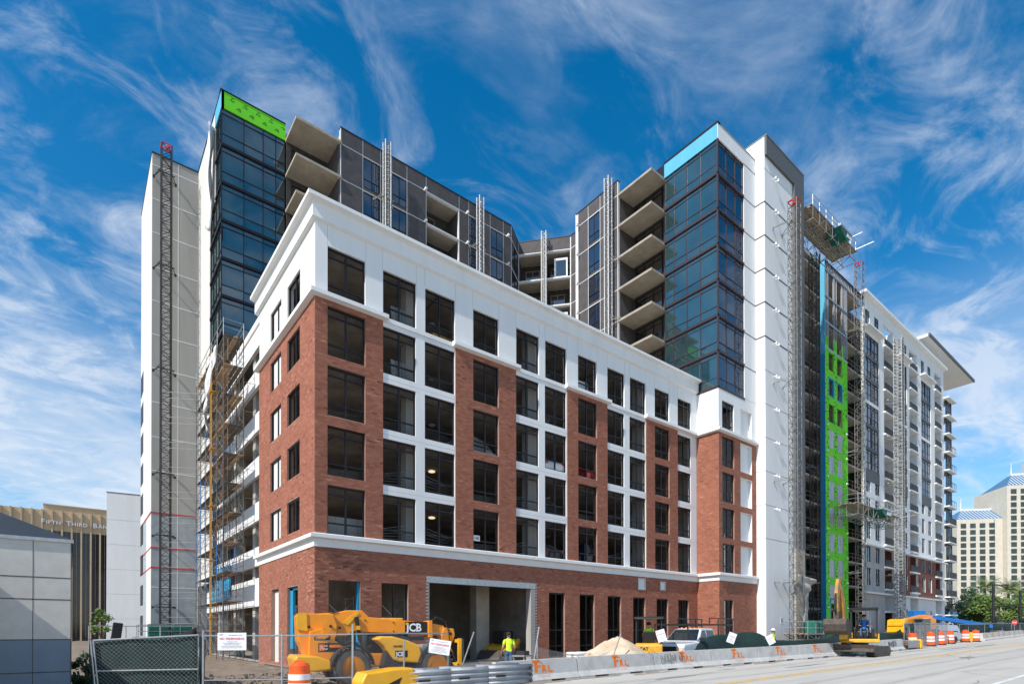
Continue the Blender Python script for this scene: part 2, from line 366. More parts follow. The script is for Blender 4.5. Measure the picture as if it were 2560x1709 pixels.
def leafmat(name, c1, c2):
    m = bpy.data.materials.new(name); m.use_nodes = True; t = m.node_tree; b = t.nodes['Principled BSDF']; b.inputs['Roughness'].default_value = .6
    a = t.nodes.new('ShaderNodeAttribute'); a.attribute_name = 'tint'; r = t.nodes.new('ShaderNodeMix'); r.data_type = 'RGBA'; r.inputs['A'].default_value = tuple(c1)+(1,); r.inputs['B'].default_value = tuple(c2)+(1,)
    t.links.new(a.outputs['Fac'], r.inputs['Factor']); t.links.new(r.outputs['Result'], b.inputs['Base Color']); MT[name] = m
leafmat('leaf_dark', (.014, .034, .012), (.040, .085, .020)); leafmat('leaf_mid', (.045, .09, .016), (.17, .25, .05)); leafmat('palm_leaf', (.06, .10, .025), (.20, .26, .085))
# ================================================================== setting: ground, road
YE = -12.6                                   # edge of the paved street, behind the concrete barriers
b = MB(); b.quad((-1500, -1500, -.78), (1500, -1500, -.78), (1500, 1500, -.78), (-1500, 1500, -.78))
b.build('ground', MT['soil_bg'], kind='structure')
b = MB(); XS = [-300, -24, 500]
for a, c in zip(XS, XS[1:]): b.quad((a, -70, zr(a)), (c, -70, zr(c)), (c, YE, zr(c)), (a, YE, zr(a)))
road = b.build('road', MT['asphalt'], kind='structure')
def ribbon(y, w, x0, x1, mat, name, dz=.004):
    b = MB(); b.quad((x0, y-w/2, zr(x0)+dz), (x1, y-w/2, zr(x1)+dz), (x1, y+w/2, zr(x1)+dz), (x0, y+w/2, zr(x0)+dz)); return b.build(name, mat, road)
for y in (-18.98, -19.25): ribbon(y, .12, -23, 400, MT['yellow_line'], 'centre_line')
ribbon(-25.0, .14, -23, 400, MT['white_line'], 'lane_line')
P('tar', (.10, .098, .095), .85, var=.2); P('road_patch', (.235, .225, .21), .95, var=.1)
for k in range(20):                          # sealed cracks in the road
    x = R_.uniform(0, 50); y0 = R_.uniform(-27, -15.4); b = MB(); p = Vector((x, y0, 0)); n = R_.randint(5, 12); a = R_.uniform(-.2, .2) if k % 3 else R_.uniform(1.2, 1.8)
    for i in range(n):
        a += R_.uniform(-.25, .25); q = p + Vector((math.cos(a), math.sin(a), 0))*R_.uniform(.4, .9); d = (q-p).normalized(); s_ = Vector((-d.y, d.x, 0))*.011
        b.quad(*[Vector((v.x, v.y, zr(v.x)+.006)) for v in (p-s_, q-s_, q+s_, p+s_)]); p = q
    b.build('tar_crack', MT['tar'], road)
for (x, y, w, h) in ((6.5, -16.6, 3.0, .5), (15, -17.3, 5, .35), (28, -20.8, 2.6, .7), (12, -15.9, 1.6, .3), (38, -17.2, 9, .5), (33, -16.3, 5, .3), (46, -17.5, 8, .6)):
    b = MB(); pts = []
    for i in range(18):
        t = 2*math.pi*i/18; px = x+w/2+w/2*math.cos(t)*R_.uniform(.8, 1); pts.append((px, y+h/2*math.sin(t)*R_.uniform(.6, 1), zr(px)+.003))
    b.poly(pts); b.build('road_patch', MT['road_patch'], road)

P('tyre_mark', (.385, .36, .325), .95, var=.14, scale=1.2); P('dirt_spill', (.30, .24, .175), 1., var=.25, scale=3, bump=.6, bscale=20)
for y, x0, x1, w in ((-16.4, -6, 60, .34), (-18.0, -6, 70, .30), (-20.9, -4, 90, .4), (-22.6, -2, 90, .38), (-15.5, 22, 58, .28)):
    b = MB(); n = 40
    for i in range(n):
        a, c = x0+(x1-x0)*i/n, x0+(x1-x0)*(i+1)/n; f = lambda x: y+.10*math.sin(x*.21+y)
        wa = w*(.8+.3*math.sin(a*.9)); wc = w*(.8+.3*math.sin(c*.9)); b.quad((a, f(a)-wa/2, zr(a)+.002), (c, f(c)-wc/2, zr(c)+.002), (c, f(c)+wc/2, zr(c)+.002), (a, f(a)+wa/2, zr(a)+.002))
    b.build('tyre_mark', MT['tyre_mark'], road)
for k in range(46):                          # soil washed out along the foot of the barriers
    x = R_.uniform(-1, 44); y = -14.45-.02*x+R_.uniform(-.35, .25); w, h = R_.uniform(.3, 1.6), R_.uniform(.08, .28); b = MB(); pts = []
    for i in range(12): t = 2*math.pi*i/12; px = x+w*math.cos(t)*R_.uniform(.6, 1); pts.append((px, y+h*math.sin(t)*R_.uniform(.5, 1), zr(px)+.0045+.0001*k))
    b.poly(pts); b.build('dirt_spill', MT['dirt_spill'], road)

def dirt_z(x, y):
    t = min(1, max(0, (y-YE)/6.)); t = t*t*(3-2*t); z0 = zr(x)
    z = z0 - .015 - t*max(.12, min(.45, z0+.42)) if x < 75 else z0-.015
    n = math.sin(x*1.7+y*.9)*math.sin(y*1.3-x*.4)*.05 + math.sin(x*3.9-y*2.7)*math.sin(y*4.3+x*1.1)*.05
    r = max(0, 1-abs(y+8.6)/3.6)*max(0, 1-abs(x+6.2)/5.5)
    return z + (n*t + .30*r*(1+.6*math.sin(x*2.3+y*3.1)) if t > 0 else 0)
b = MB(); idx = {}
xs = [-80, -60, -45, -35, -28]+[-22+.36*i for i in range(70)]+[3.4+1.0*i for i in range(108)]+[116, 125, 135, 150, 175, 200, 240, 300]
ts = [0, .02, .04]+[.06+.0376*i for i in range(26)]
for i, x in enumerate(xs):
    for j, t in enumerate(ts):
        if x < -.9: y = YE + (t*24 if t < .85 else 20.4+(t-.85)*900)
        elif x < 111: y = YE + (-.35-YE)*t
        else: y = YE + 150*t*t
        idx[i, j] = len(b.v); z = dirt_z(x, y) + (R_.uniform(-.035, .035) if YE+1 < y < 12 else 0); b.v.append((x, y, z))
for i in range(len(xs)-1):
    for j in range(len(ts)-1):
        b.f.append([idx[i, j], idx[i+1, j], idx[i+1, j+1], idx[i, j+1]]); b.m.append(0); b.t.append(0)
dirt = b.build('dirt_ground', MT['dirt'], smooth=True, kind='structure')
b = MB(); b.box(-80, 200, -.9, 130, -.76, -.64); b.build('site_slab', MT['concrete'], kind='structure')
# clods and rubble lying on the dirt
b = MB()
for i in range(2200):
    x = R_.uniform(-9.5, 4); y = R_.uniform(-12.3, -.8); s = R_.uniform(.015, .075)*(1 if R_.random() < .9 else 1.8); z = dirt_z(x, y)
    b.obox((x, y, z+s*.25), (s*2*R_.uniform(.6, 1.3), s*1.6, s*R_.uniform(.6, 1.2)), Matrix.Rotation(R_.uniform(0, 3), 3, 'Z') @ Matrix.Rotation(R_.uniform(-.5, .5), 3, 'X'))
b.build('rubble', MT['dirt'], kind='stuff', label='loose clods and rubble on the bare dirt', cat='rubble')
# ================================================================== parking garage podium
GZ = -.42
gar = thing('parking_garage', 'six storey red brick and white stucco corner podium with rows of dark framed openings', 'building', (0, 0, GZ))
ROW = [22.27-3.205*k for k in range(5)]; RH = 2.67
COLS = [(.67, 2.81), (3.87, 6.0), (6.61, 8.73), (10.1, 12.15), (13.64, 15.71), (16.29, 18.38), (19.57, 21.61), (22.81, 24.85), (25.52, 27.55), (28.75, 30.79), (32.01, 34.03)]
PIER = [(0, 3.87), (8.77, 13.62), (18.45, 22.8), (27.6, 31.99)]
XB, YB, XE = 34.97, -2.17, 41.5
f0, fl, fb, fbs = FY(0), FX(0), FY(YB), FX(XB)
win_f = [(a, c, z-RH, z) for a, c in COLS for z in ROW]
win_l = [(a, c, z-2.15, z-.25) for a, c in ((2.45, 4.76), (6.0, 8.33)) for z in ROW]
win_b = [(35.55, 37.55, z-RH, z) for z in ROW]; pan_b = [(38.62, 40.69, z-RH, z) for z in ROW]
G_F = [(.74, 2.52, -.3, 4.38), (3.78, 5.48, -.3, 4.38), (6.82, 15.28, -.45, 4.91)] + [(a, c, -.25, 4.37) for a, c in ((16.6, 18.17), (19.7, 21.3), (22.78, 24.37), (25.85, 27.43), (28.92, 30.54), (32.02, 33.59))]
G_L = [(2.72, 4.66, -.3, 4.2), (6.42, 7.98, -.3, 4.25)]
G_B = [(35.83, 37.31, -.25, 4.4), (38.9, 39.9, -.25, 1.35)]
BT, WT_ = 19.36, 23.35

bricks_all = []
def bricks(fr, u0, u1, z0, z1, holes, tag_):
    PL, PH = .3048, .1016
    n = int(round((z1-z0)/PH)); ph = (z1-z0)/n
    for j in range(n):
        za = z0+j*ph+.006; zc = z0+(j+1)*ph-.006; zm = (za+zc)/2
        iv = [(u0, u1)]
        for h in holes:
            if h[2]-.02 < zm < h[3]+.02:
                nv = []
                for a, c in iv:
                    if h[1] <= a or h[0] >= c: nv.append((a, c)); continue
                    if h[0] > a: nv.append((a, h[0]))
                    if h[1] < c: nv.append((h[1], c))
                iv = nv
        for a, c in iv:
            u = math.floor(a/PL)*PL - (PL/2 if j % 2 else 0)
            while u < c:
                p, q = max(u+.006, a), min(u+PL-.006, c); u += PL
                if q-p > .04: bricks_all.append((fr, p, q, za, zc, tag_))
wl = MB(); wl.wall(f0, 0, XB, GZ-.1, 6.12, G_F, .36)
for a, c in PIER: wl.wall(f0, a, c, 6.74, BT, [h for h in win_f if h[0] >= a and h[1] <= c], .36)
bw_front = wl.build('brick_wall', MT['mortar'], gar)
for i, (a, c) in enumerate(PIER): bricks(f0, a, c, 6.82, BT, [h for h in win_f if h[0] >= a and h[1] <= c], 'f')
bricks(f0, 0, XB, GZ, 6.10, G_F, 'f')
wl = MB(); wl.wall(fl, .36, 11.05, GZ-.1, 6.12, G_L, .36); wl.wall(fl, .36, 11.05, 6.74, BT, win_l, .36)
bw_left = wl.build('brick_wall', MT['mortar'], gar)
bricks(fl, 0, 11.05, GZ, 6.10, G_L, 'l'); bricks(fl, 0, 11.05, 6.82, BT, win_l, 'l')
wl = MB(); wl.wall(fb, XB, XE, GZ-.1, 6.12, G_B, .36); wl.wall(fb, XB, XE, 6.74, BT, win_b+pan_b, .36); wl.fbox(fbs, YB+.36, .02, .001, .36, GZ-.1, 6.12); wl.fbox(fbs, YB+.36, .02, .001, .36, 6.74, BT)
bw_bump = wl.build('brick_wall', MT['mortar'], gar)
bricks(fb, XB, XE, GZ, 6.10, G_B, 'b'); bricks(fb, XB, XE, 6.82, BT, win_b+pan_b, 'b'); bricks(fbs, YB, 0, GZ, 6.10, [], 'b'); bricks(fbs, YB, 0, 6.82, BT, [], 'b')
# the 300 bricks that show largest are objects of their own, the rest one mesh for each wall
cand = [k for k, (fr, p, q, za, zc, tg) in enumerate(bricks_all) if q-p > .28 and 3.1 < za < 6 and tg in 'fl']
cand.sort(key=lambda k: (Vector(bricks_all[k][0]((bricks_all[k][1]+bricks_all[k][2])/2, 0, bricks_all[k][3]))-CAM).length)
single = set(cand[:300])
bm_ = {}
for fr, nm, ax in ((f0, 'f', 0), (fl, 'l', 1)):
    b = MB(); hl, hh = .1464, (.1016*.997-.012)/2
    b.box(*((-hl, hl, -.012, .004) if ax == 0 else (-.012, .004, -hl, hl)), -hh, hh); bm_[nm] = b.mesh('brick', MT['brick_single'])
acc = {'f': MB(), 'l': MB(), 'b': MB()}
for k, (fr, p, q, za, zc, tg) in enumerate(bricks_all):
    if k in single:
        o = bpy.data.objects.new('brick', bm_[tg]); COL.objects.link(o); o.parent = bw_front if tg == 'f' else bw_left
        o.location = Vector(fr((p+q)/2, 0, (za+zc)/2)) - Vector((0, 0, GZ)); continue
    b = acc[tg]; b.tint = min(1, max(.01, R_.gauss(.5, .17))); dd = -.012 + R_.uniform(-.002, .002)
    vs = [fr(p, dd, za), fr(q, dd, za), fr(q, .003, za), fr(p, .003, za), fr(p, dd, zc), fr(q, dd, zc), fr(q, .003, zc), fr(p, .003, zc)]
    b.add(vs, [(0, 3, 2, 1), (4, 5, 6, 7), (0, 1, 5, 4), (1, 2, 6, 5), (3, 0, 4, 7)])
for tg, par in (('f', bw_front), ('l', bw_left), ('b', bw_bump)): acc[tg].build('brick_courses', MT['brick'], par, kind='stuff')

# white stucco
b = MB()
b.wall(f0, 0, XB, BT, WT_, [h for h in win_f if h[3] > BT+1], .36)
for a, c in ((3.87, 8.77), (13.62, 18.45), (22.8, 27.6), (31.99, XB)):
    b.wall(f0, a, c, 6.78, BT, [h for h in win_f if h[0] >= a-.01 and h[1] <= c+.01 and h[2] < BT-.5], .3, d=.05)
b.build('stucco_wall', MT['stucco'], gar)
b = MB(); b.wall(fl, .36, 11.05, BT, WT_, [h for h in win_l if h[3] > BT+1], .36)
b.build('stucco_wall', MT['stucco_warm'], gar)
b = MB(); b.wall(fb, XB, XE, BT, 23.42, [win_b[0], pan_b[0]], .36); b.fbox(fbs, YB+.36, .02, .001, .36, BT, 23.42)
b.fbox(fb, XB, XE, .02, 2.2, 23.30, 23.419)
b.build('stucco_wall', MT['stucco'], gar)
for h in pan_b:
    b = MB(); b.fbox(fb, h[0], h[1], .3, .34, h[2], h[3]); b.fbox(fb, h[0], h[0]+.02, -.004, .3, h[2], h[3]); b.fbox(fb, h[1]-.02, h[1], -.004, .3, h[2], h[3]); b.fbox(fb, h[0]+.02, h[1]-.02, -.004, .3, h[3]-.02, h[3]); b.fbox(fb, h[0]+.02, h[1]-.02, -.004, .3, h[2], h[2]+.02)
    b.build('blind_panel', MT['stucco'], gar)
b = MB()                                     # thin control joints in the stucco
for u in (.67, 2.84, 3.85, 6.03, 6.58, 8.76, 10.07, 12.18, 13.6, 15.74, 16.26, 18.42, 19.54, 21.64, 22.78, 24.88, 25.49, 27.58, 28.72, 30.82, 31.98, 34.06): b.fbox(f0, u-.008, u+.008, -.002, .01, ROW[0]+.02, WT_)
for z in ROW[1:]:
    for a, c in ((3.89, 8.76), (13.64, 18.43), (22.82, 27.58), (32.0, XB-.01)): b.fbox(f0, a, c, .048, .06, z+.23, z+.245)
b.build('control_joint', MT['concrete_raw'], gar)

def sweep(path, prof, name, mat, parent, e0=0., e1=0.):   # moulding swept along a path of right-angled turns; outward is to the right of travel
    pts = [Vector(p) for p in path]; nn = []
    for a, c in zip(pts, pts[1:]): d = (c-a).normalized(); nn.append(Vector((d.y, -d.x)))
    b = MB(); rings = []
    for i, p in enumerate(pts):
        if i == 0: off = nn[0]; q = p - (pts[1]-pts[0]).normalized()*e0
        elif i == len(pts)-1: off = nn[-1]; q = p + (pts[-1]-pts[-2]).normalized()*e1
        else: off = nn[i-1]+nn[i]; q = p
        if i == 0: pass
        rings.append([(q.x+off.x*o, q.y+off.y*o, z) for o, z in prof])
    n = len(prof)
    for r in rings: b.v += r
    for i in range(len(rings)-1):
        for j in range(n): b.f.append([i*n+j, i*n+(j+1) % n, (i+1)*n+(j+1) % n, (i+1)*n+j]); b.m.append(0); b.t.append(0)
    b.f += [list(range(n)), [(len(rings)-1)*n+j for j in range(n)]]; b.m += [0, 0]; b.t += [0, 0]
    return b.build(name, mat, parent)
COR = [(-.3, WT_), (.02, WT_), (.2, 23.42), (.2, 24.18), (.24, 24.22), (.5, 24.28), (.5, 24.47), (-.3, 24.5)]
sweep([(0, 11.05), (0, 0), (XB-.03, 0)], COR, 'cornice', MT['trim'], gar, e0=.45)
UB = [(-.02, BT-.02), (.02, BT-.02), (.3, BT+.05), (.3, BT+.27), (-.02, BT+.33)]
sweep([(0, 11.05), (0, 0), (4.1, 0)], UB, 'belt_course', MT['trim'], gar, e0=.32)
for a, c in ((8.55, 13.84), (18.24, 23.02)): sweep([(a, 0), (c, 0)], UB, 'belt_course', MT['trim'], gar)
sweep([(27.4, 0), (XB, 0), (XB, YB), (XE+.32, YB)], UB, 'belt_course', MT['trim'], gar)
LB = [(-.02, 6.1), (.06, 6.1), (.06, 6.50), (.12, 6.53), (.3, 6.56), (.3, 6.75), (-.02, 6.84)]
sweep([(0, 11.05), (0, 0), (XB, 0), (XB, YB), (XE+.25, YB)], LB, 'belt_course', MT['trim'], gar, e0=.30)

def gwin(fr, u0, u1, z0, z1, parent, d=.1, vs=(.5,), hs=(), fw=.075, dp=.1, mat='bronze'):
    b = MB(); b.fbox(fr, u0, u0+fw, d, d+dp, z0, z1); b.fbox(fr, u1-fw, u1, d, d+dp, z0, z1); b.fbox(fr, u0+fw, u1-fw, d, d+dp, z0, z0+fw); b.fbox(fr, u0+fw, u1-fw, d, d+dp, z1-fw*1.3, z1)
    w = b.build('window', MT[mat], parent)
    for v in vs:
        uu = u0+(u1-u0)*v; MB().fbox(fr, uu-.045, uu+.045, d+.004, d+dp-.004, z0+fw, z1-fw).build('mullion', MT[mat], w)
    for h in hs: MB().fbox(fr, u0+fw, u1-fw, d+.012, d+dp-.012, h-.04, h+.04).build('transom', MT[mat], w)
    return w
for h in win_f: gwin(f0, *h, gar, d=.12, hs=(h[3]-.47, h[2]+.66))
for h in win_b: gwin(fb, *h, gar, d=.12, hs=(h[3]-.47, h[2]+.66))
for h in win_l:
    w = gwin(fl, *h, gar, d=.08, vs=(.42,), fw=.07)
    if h[0] > 5: b = MB(); b.fbox(fl, h[0]+.07, h[0]+.9, .14, .17, h[2]+.07, h[3]-.1); b.fbox(fl, h[0]+1.0, h[1]-.3, .14, .17, h[2]+.07, h[3]-.1); b.build('board_infill', MT['stucco_warm'], w)
for i, h in enumerate(G_F):
    if i in (1,): gwin(f0, *h, gar, vs=(.48,), hs=(1.75,), d=.15, mat='galv_dull' if 0 else 'bronze')
    elif i > 2: gwin(f0, *h, gar, vs=(.52,), hs=(1.7, .55), d=.15)
gwin(fb, *G_B[0], gar, vs=(.5,), hs=(1.7,), d=.15)
b = MB(); h = G_L[1]; b.fbox(fl, h[0]+.12, h[1]-.02, .2, .25, h[2], h[3]-.1); b.build('door_panel', MT['stucco_warm'], gar)
b = MB(); h = G_L[0]; b.fbox(fl, h[1]-.5, h[1]-.01, .16, .3, .6, h[3]-.05); b.fbox(fl, h[0]+.01, h[1]-.01, .16, .3, h[3]-.18, h[3]-.01); b.build('membrane_flashing', MT['sheath_blue'], gar)
b = MB(); h = G_F[0]; b.fbox(f0, h[1]-.13, h[1]-.01, .1, .34, -.3, h[3]-.01); b.build('membrane_flashing', MT['sheath_blue'], gar)
b = MB(); b.fbox(f0, h[0]+.01, h[0]+.06, .1, .34, -.3, h[3]-.01); b.build('jamb_strip', MT['bronze'], gar)
h = G_F[2]                                   # steel framed vehicle entrance with the toothed brick ends
b = MB(); b.fbox(f0, h[0]-.1, h[1]+.02, -.03, .36, h[3]-.36, h[3]+.02); b.build('lintel', MT['galv'], gar)
b = MB(); b.fbox(f0, h[0]-.02, h[0]+.06, -.02, .36, GZ, h[3]-.37); b.build('jamb_strip', MT['galv_dull'], gar)
b = MB(); b.fbox(f0, h[1]-.38, h[1]+.01, -.02, .5, GZ, h[3]-.37); b.build('jamb_strip', MT['concrete_raw'], gar)
for s in range(24):
    for u in (h[0]-.16, h[1]+.03): MB().fbox(f0, u, u+.14, -.02, .06, .2+s*.2, .29+s*.2).build('brick_tie', MT['galv'], gar)
for a, c, z0, z1 in ((26.43, 27.4, 5.01, 5.98), (29.36, 30.11, 5.1, 5.85)):
    b = MB(); b.wall(f0, a, c, z0, z1, [(a+.09, c-.09, z0+.09, z1-.09)], .08, d=-.06); p = b.build('wall_vent', MT['galv'], gar); MB().fbox(f0, a+.1, c-.1, -.03, 0, z0+.1, z1-.1).build('vent_cover', MT['stucco'], p)

# inside: decks, columns, cables, lamps
FL = [r-RH-.16 for r in ROW]
MB().box(.4, 34.6, .4, 32, GZ-.15, GZ).build('deck_slab', MT['concrete_dark'], gar)
for z in FL: MB().box(.5, 34.6, .5, 32, z-.3, z).build('deck_slab', MT['concrete_dark'], gar)
MB().box(.37, 34.6, .37, 32, 22.95, 23.3).build('deck_slab', MT['concrete_dark'], gar)
MB().box(5.5, 34.6, 18.3, 18.6, GZ, 22.9).build('core_wall', MT['concrete_dark'], gar)
MB().box(34.3, 34.6, .5, 18.3, GZ, 22.9).build('core_wall', MT['concrete_dark'], gar)
MB().box(12.0, 13.1, 2.4, 3.2, GZ, 6.2).build('column', MT['concrete'], gar)
MB().box(5.8, 6.1, .6, 18, GZ, 6.2).build('core_wall', MT['concrete_dark'], gar); MB().box(16., 16.3, .6, 18, GZ, 6.2).build('core_wall', MT['concrete_dark'], gar); MB().box(6.2, 15.9, 9, 9.3, GZ, 6.2).build('core_wall', MT['concrete_dark'], gar)
for x in (6.3, 16.0, 28.3):
    for k, z in enumerate(FL):
        top = 22.94 if k == 0 else FL[k-1]-.301
        MB().box(x-.42, x+.42, 1.05, 1.75, z+.001, top).build('column', MT['concrete_raw'], gar)
        for yy in (9.5,): MB().box(x-.4, x+.4, yy, yy+.6, z+.001, top).build('column', MT['concrete'], gar)
for k, z in enumerate(FL):
    for c in range(6):
        zz = z+.28+.14*c; b = MB(); pts = []
        for i in range(36):
            x = .6+33.9*i/35; s = math.sin(math.pi*((x-6.3) % 9.7)/9.7); pts.append((x, .62, zz - (.0 if k < 2 else .25*s*(c/5+.2)) + (0.0 if k < 3 else .5*(1-s)*(c/5))))
        b.path(pts, .012, 4).build('guard_cable', MT['mast_steel' if k < 3 else 'galv_dull'], gar)
LAMP = [(k, x, y) for k in range(5) for x, y in ((9.5, 4.2), (13, 12), (21, 5), (24.5, 12))]
for k, x, y in LAMP:
    top = 22.94 if k == 0 else FL[k-1]-.301
    b = MB(); b.lathe([(.0, top-.12), (.2, top-.12), (.24, top-.06), (.1, top)], (x, y, 0), 12); b.build('ceiling_light', MT['lamp_on' if (k, x) in ((3, 9.5), (4, 9.5)) else 'lamp_white'], gar)
for k, x in ((0, 1.2), (0, 8.2), (2, 11.2), (3, 1.5), (0, 23.7)):       # sprinkler pipes and hangers under the decks
    top = 22.94 if k == 0 else FL[k-1]-.301
    MB().bar((x, 1.4, top-.15), (x+.2, 12, top-.15), .05).bar((x, 1.4, top-.15), (x, 1.4, top), .03).build('pipe', MT['rusty'], gar)

# open left flank of the garage: spandrels and columns
f2 = FX(.35)
for k, z in enumerate(FL[:5]):
    b = MB(); b.fbox(f2, 11.06, 31.8, 0, .22, z-.32, z+1.0 if k else z+.95)
    for y in (14.2, 17.6, 21.0, 24.5, 28.0): b.fbox(f2, y-.008, y+.008, -.003, .01, z-.3, z+.98)
    b.build('spandrel', MT['stucco'], gar)
MB().fbox(f2, 11.06, 31.8, 0, .25, 21.9, 24.0).build('spandrel', MT['stucco'], gar)
for y in (14.6, 20.8, 27.2):
    for k, z in enumerate(FL):
        top = 22.94 if k == 0 else FL[k-1]-.301
        MB().box(.62, 1.35, y, y+.75, z+.001, top).build('column', MT['concrete_raw'], gar)
    MB().box(.62, 1.35, y, y+.75, GZ, FL[4]-.301).build('column', MT['concrete_raw'], gar)
MB().fbox(f2, 11.06, 31.8, .0, .22, 3.4, 5.4).build('spandrel', MT['stucco'], gar)
MB().box(.36, 34.6, 32, 32.3, GZ, 23).build('core_wall', MT['concrete_dark'], gar)
# roof deck and parapet back
MB().box(.31, 34.5, .31, 18.9, 23.31, 23.5).build('roof_deck', MT['concrete'], gar)

# loose things on the decks
o = MB().box(8.0, 9.6, 1.5, 2.9, FL[0], FL[0]+1.25).build('site_crate', MT['yellow_crate'], bevel=.03, label='yellow plywood crate on the top garage deck beside a white pipe elbow', cat='crate')
b = MB(); b.path([(9.4, 1.6, FL[0]+.9), (9.75, 1.6, FL[0]+1.5), (10.0, 1.6, FL[0]+2.0), (10.0, 1.6, FL[0]+2.5)], .11, 8); b.build('drain_pipe', MT['pipe_pvc'], label='white plastic pipe elbow hanging beside the yellow crate', cat='pipe')
for i in range(4):
    mt = Matrix.Rotation(rad(-10), 3, 'X'); b = MB().obox((1.3+.62*i, 1.2, FL[4]+.72), (.6, .06, 1.45), mt); b.build('wall_board', MT['concrete_raw'], label='pale board in the row leaning inside the lowest corner window', cat='board', group='boards leaning in the corner window')
for i, z in enumerate((FL[0], FL[1])):
    for j in range(3): MB().obox((5.0+.35*j, .95, z+.8), (.3, .06, 1.6), Matrix.Rotation(rad(-8), 3, 'X')).build('shutter_panel', MT['galv_dull'], label='narrow grey steel panel leaning by a garage column on the upper decks', cat='panel', group='steel panels by garage column')
b = MB().obox((20.6, .9, FL[0]+.75), (1.9, .08, 1.5), Matrix.Rotation(rad(-6), 3, 'X')); b.build('wrapped_board', MT['plastic_white'], label='white wrapped board leaning in a top row window over a brick pier', cat='board')
# ================================================================== the L-shaped apartment tower above the podium
TF = [45.5, 42.33, 39.15, 35.97, 32.79, 29.61, 26.43]      # floor lines
TR = 47.0
def cwin(fr, u0, u1, z0, z1, parent, us, zs, mat='glass_teal', fmat='bronze', d=.06, fw=.06, dp=.1, back=True):
    """glazed unit: frame mesh with one pane object for each light; us, zs are the bar lines"""
    b = MB(); U_ = [u0]+list(us)+[u1]; Z_ = [z0]+list(zs)+[z1]
    for i, u in enumerate(U_):
        w = fw if 0 < i < len(U_)-1 else fw*1.2
        a = u if i == 0 else (u-w if i == len(U_)-1 else u-w/2); b.fbox(fr, a, a+w, d, d+dp, z0, z1)
    for j, z in enumerate(Z_):
        a = z if j == 0 else (z-fw if j == len(Z_)-1 else z-fw/2)
        for i in range(len(U_)-1): b.fbox(fr, U_[i]+fw*.5+.001, U_[i+1]-fw*.5-.001, d+.008, d+dp-.008, a, a+fw)
    w = b.build('window', MT[fmat], parent)
    for i in range(len(U_)-1):
        for j in range(len(Z_)-1):
            e = MB(); t1, t2 = R_.uniform(-.012, .012), R_.uniform(-.012, .012); dd = d+dp*.5
            p = [fr(U_[i], dd+t1, Z_[j]), fr(U_[i+1], dd-t1, Z_[j]), fr(U_[i+1], dd-t1+t2, Z_[j+1]), fr(U_[i], dd+t1+t2, Z_[j+1])]
            q = [fr(U_[i], dd+t1+.02, Z_[j]), fr(U_[i+1], dd-t1+.02, Z_[j]), fr(U_[i+1], dd-t1+t2+.02, Z_[j+1]), fr(U_[i], dd+t1+t2+.02, Z_[j+1])]
            e.add(p+q, MB.BF); e.build('pane', MT[mat], w)
    return w
tow = thing('apartment_tower', 'L-shaped apartment tower with dark panels, glass corners and concrete balconies above the brick podium', 'building', (18, 22, 23.5))
gF, gS = FY(22), FX(-.3)
# --- left glass corner
UL = (1.46, 3.01, 4.07)
for k, z in enumerate(TF[:-1]):
    zb = TF[k+1]
    cwin(gF, -.3, 4.87, zb+.22, z, tow, UL, (zb+1.05, z-.42), 'glass_teal', 'bronze')
    cwin(gS, 22.12, 24.5 if k < 2 else 26.8, zb+.22, z, tow, (23.0, 23.8) if k < 2 else (23.4, 24.6, 25.7), (zb+1.05, z-.42), 'glass_teal', 'bronze')
    b = MB(); b.fbox(gF, -.32, 4.87, -.03, .1, zb-.0, zb+.22); b.fbox(gS, 22.1, 24.5 if k < 2 else 26.8, -.03, .1, zb, zb+.22); b.build('spandrel', MT['bronze'], tow)
b = MB(); b.fbox(gF, -.3, 4.87, -.02, .2, 45.5, 46.92); p = b.build('sheathing', MT['sheath_green'], tow, label='bright green sheathing band')
for i in range(9):                            # printed marks on the sheathing
    u = .35+.52*i; z = 46.45-.5*(i % 2); b = MB()
    for j in range(4): a = R_.uniform(0, 6.3); b.obox(gF(u+.09*j, -.025, z+.05*math.sin(j*2)), (.03, .004, .16+.05*(j % 2)), Matrix.Rotation(a*.25, 3, 'Y'))
    b.build('printed_mark', MT['ink'], p)
for i in range(8):
    u = .45+.52*i; textm('100', .17, MT['ink'], p, face(Vector(gF(u-.05, -.024, 46.02 if i % 2 else 46.6))-org(tow), (1, 0, 0), (0, 0, 1)), 'printed_mark')
MB().fbox(gS, 21.98, 24.6, -.025, .2, 45.5, 46.92).build('sheathing', MT['sheath_cyan'], tow, label='pale blue sheathing band')
b = MB(); b.fbox(gF, -.40, 4.87, -.06, .4, 46.92, 47.03); b.fbox(gS, 22.4, 32.7, -.06, .4, 46.92, 47.03); b.build('parapet_cap', MT['bronze'], tow)
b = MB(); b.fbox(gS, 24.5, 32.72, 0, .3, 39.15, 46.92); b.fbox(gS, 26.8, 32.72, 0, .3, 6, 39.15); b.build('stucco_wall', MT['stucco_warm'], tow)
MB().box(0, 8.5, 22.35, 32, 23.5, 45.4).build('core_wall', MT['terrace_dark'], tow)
MB().box(.2, 8.9, 22.5, 32, 46.2, 46.6).build('roof_deck', MT['concrete'], tow); MB().box(8.9, 28.2, 19.7, 32, 46.2, 46.6).build('roof_deck', MT['concrete'], tow)
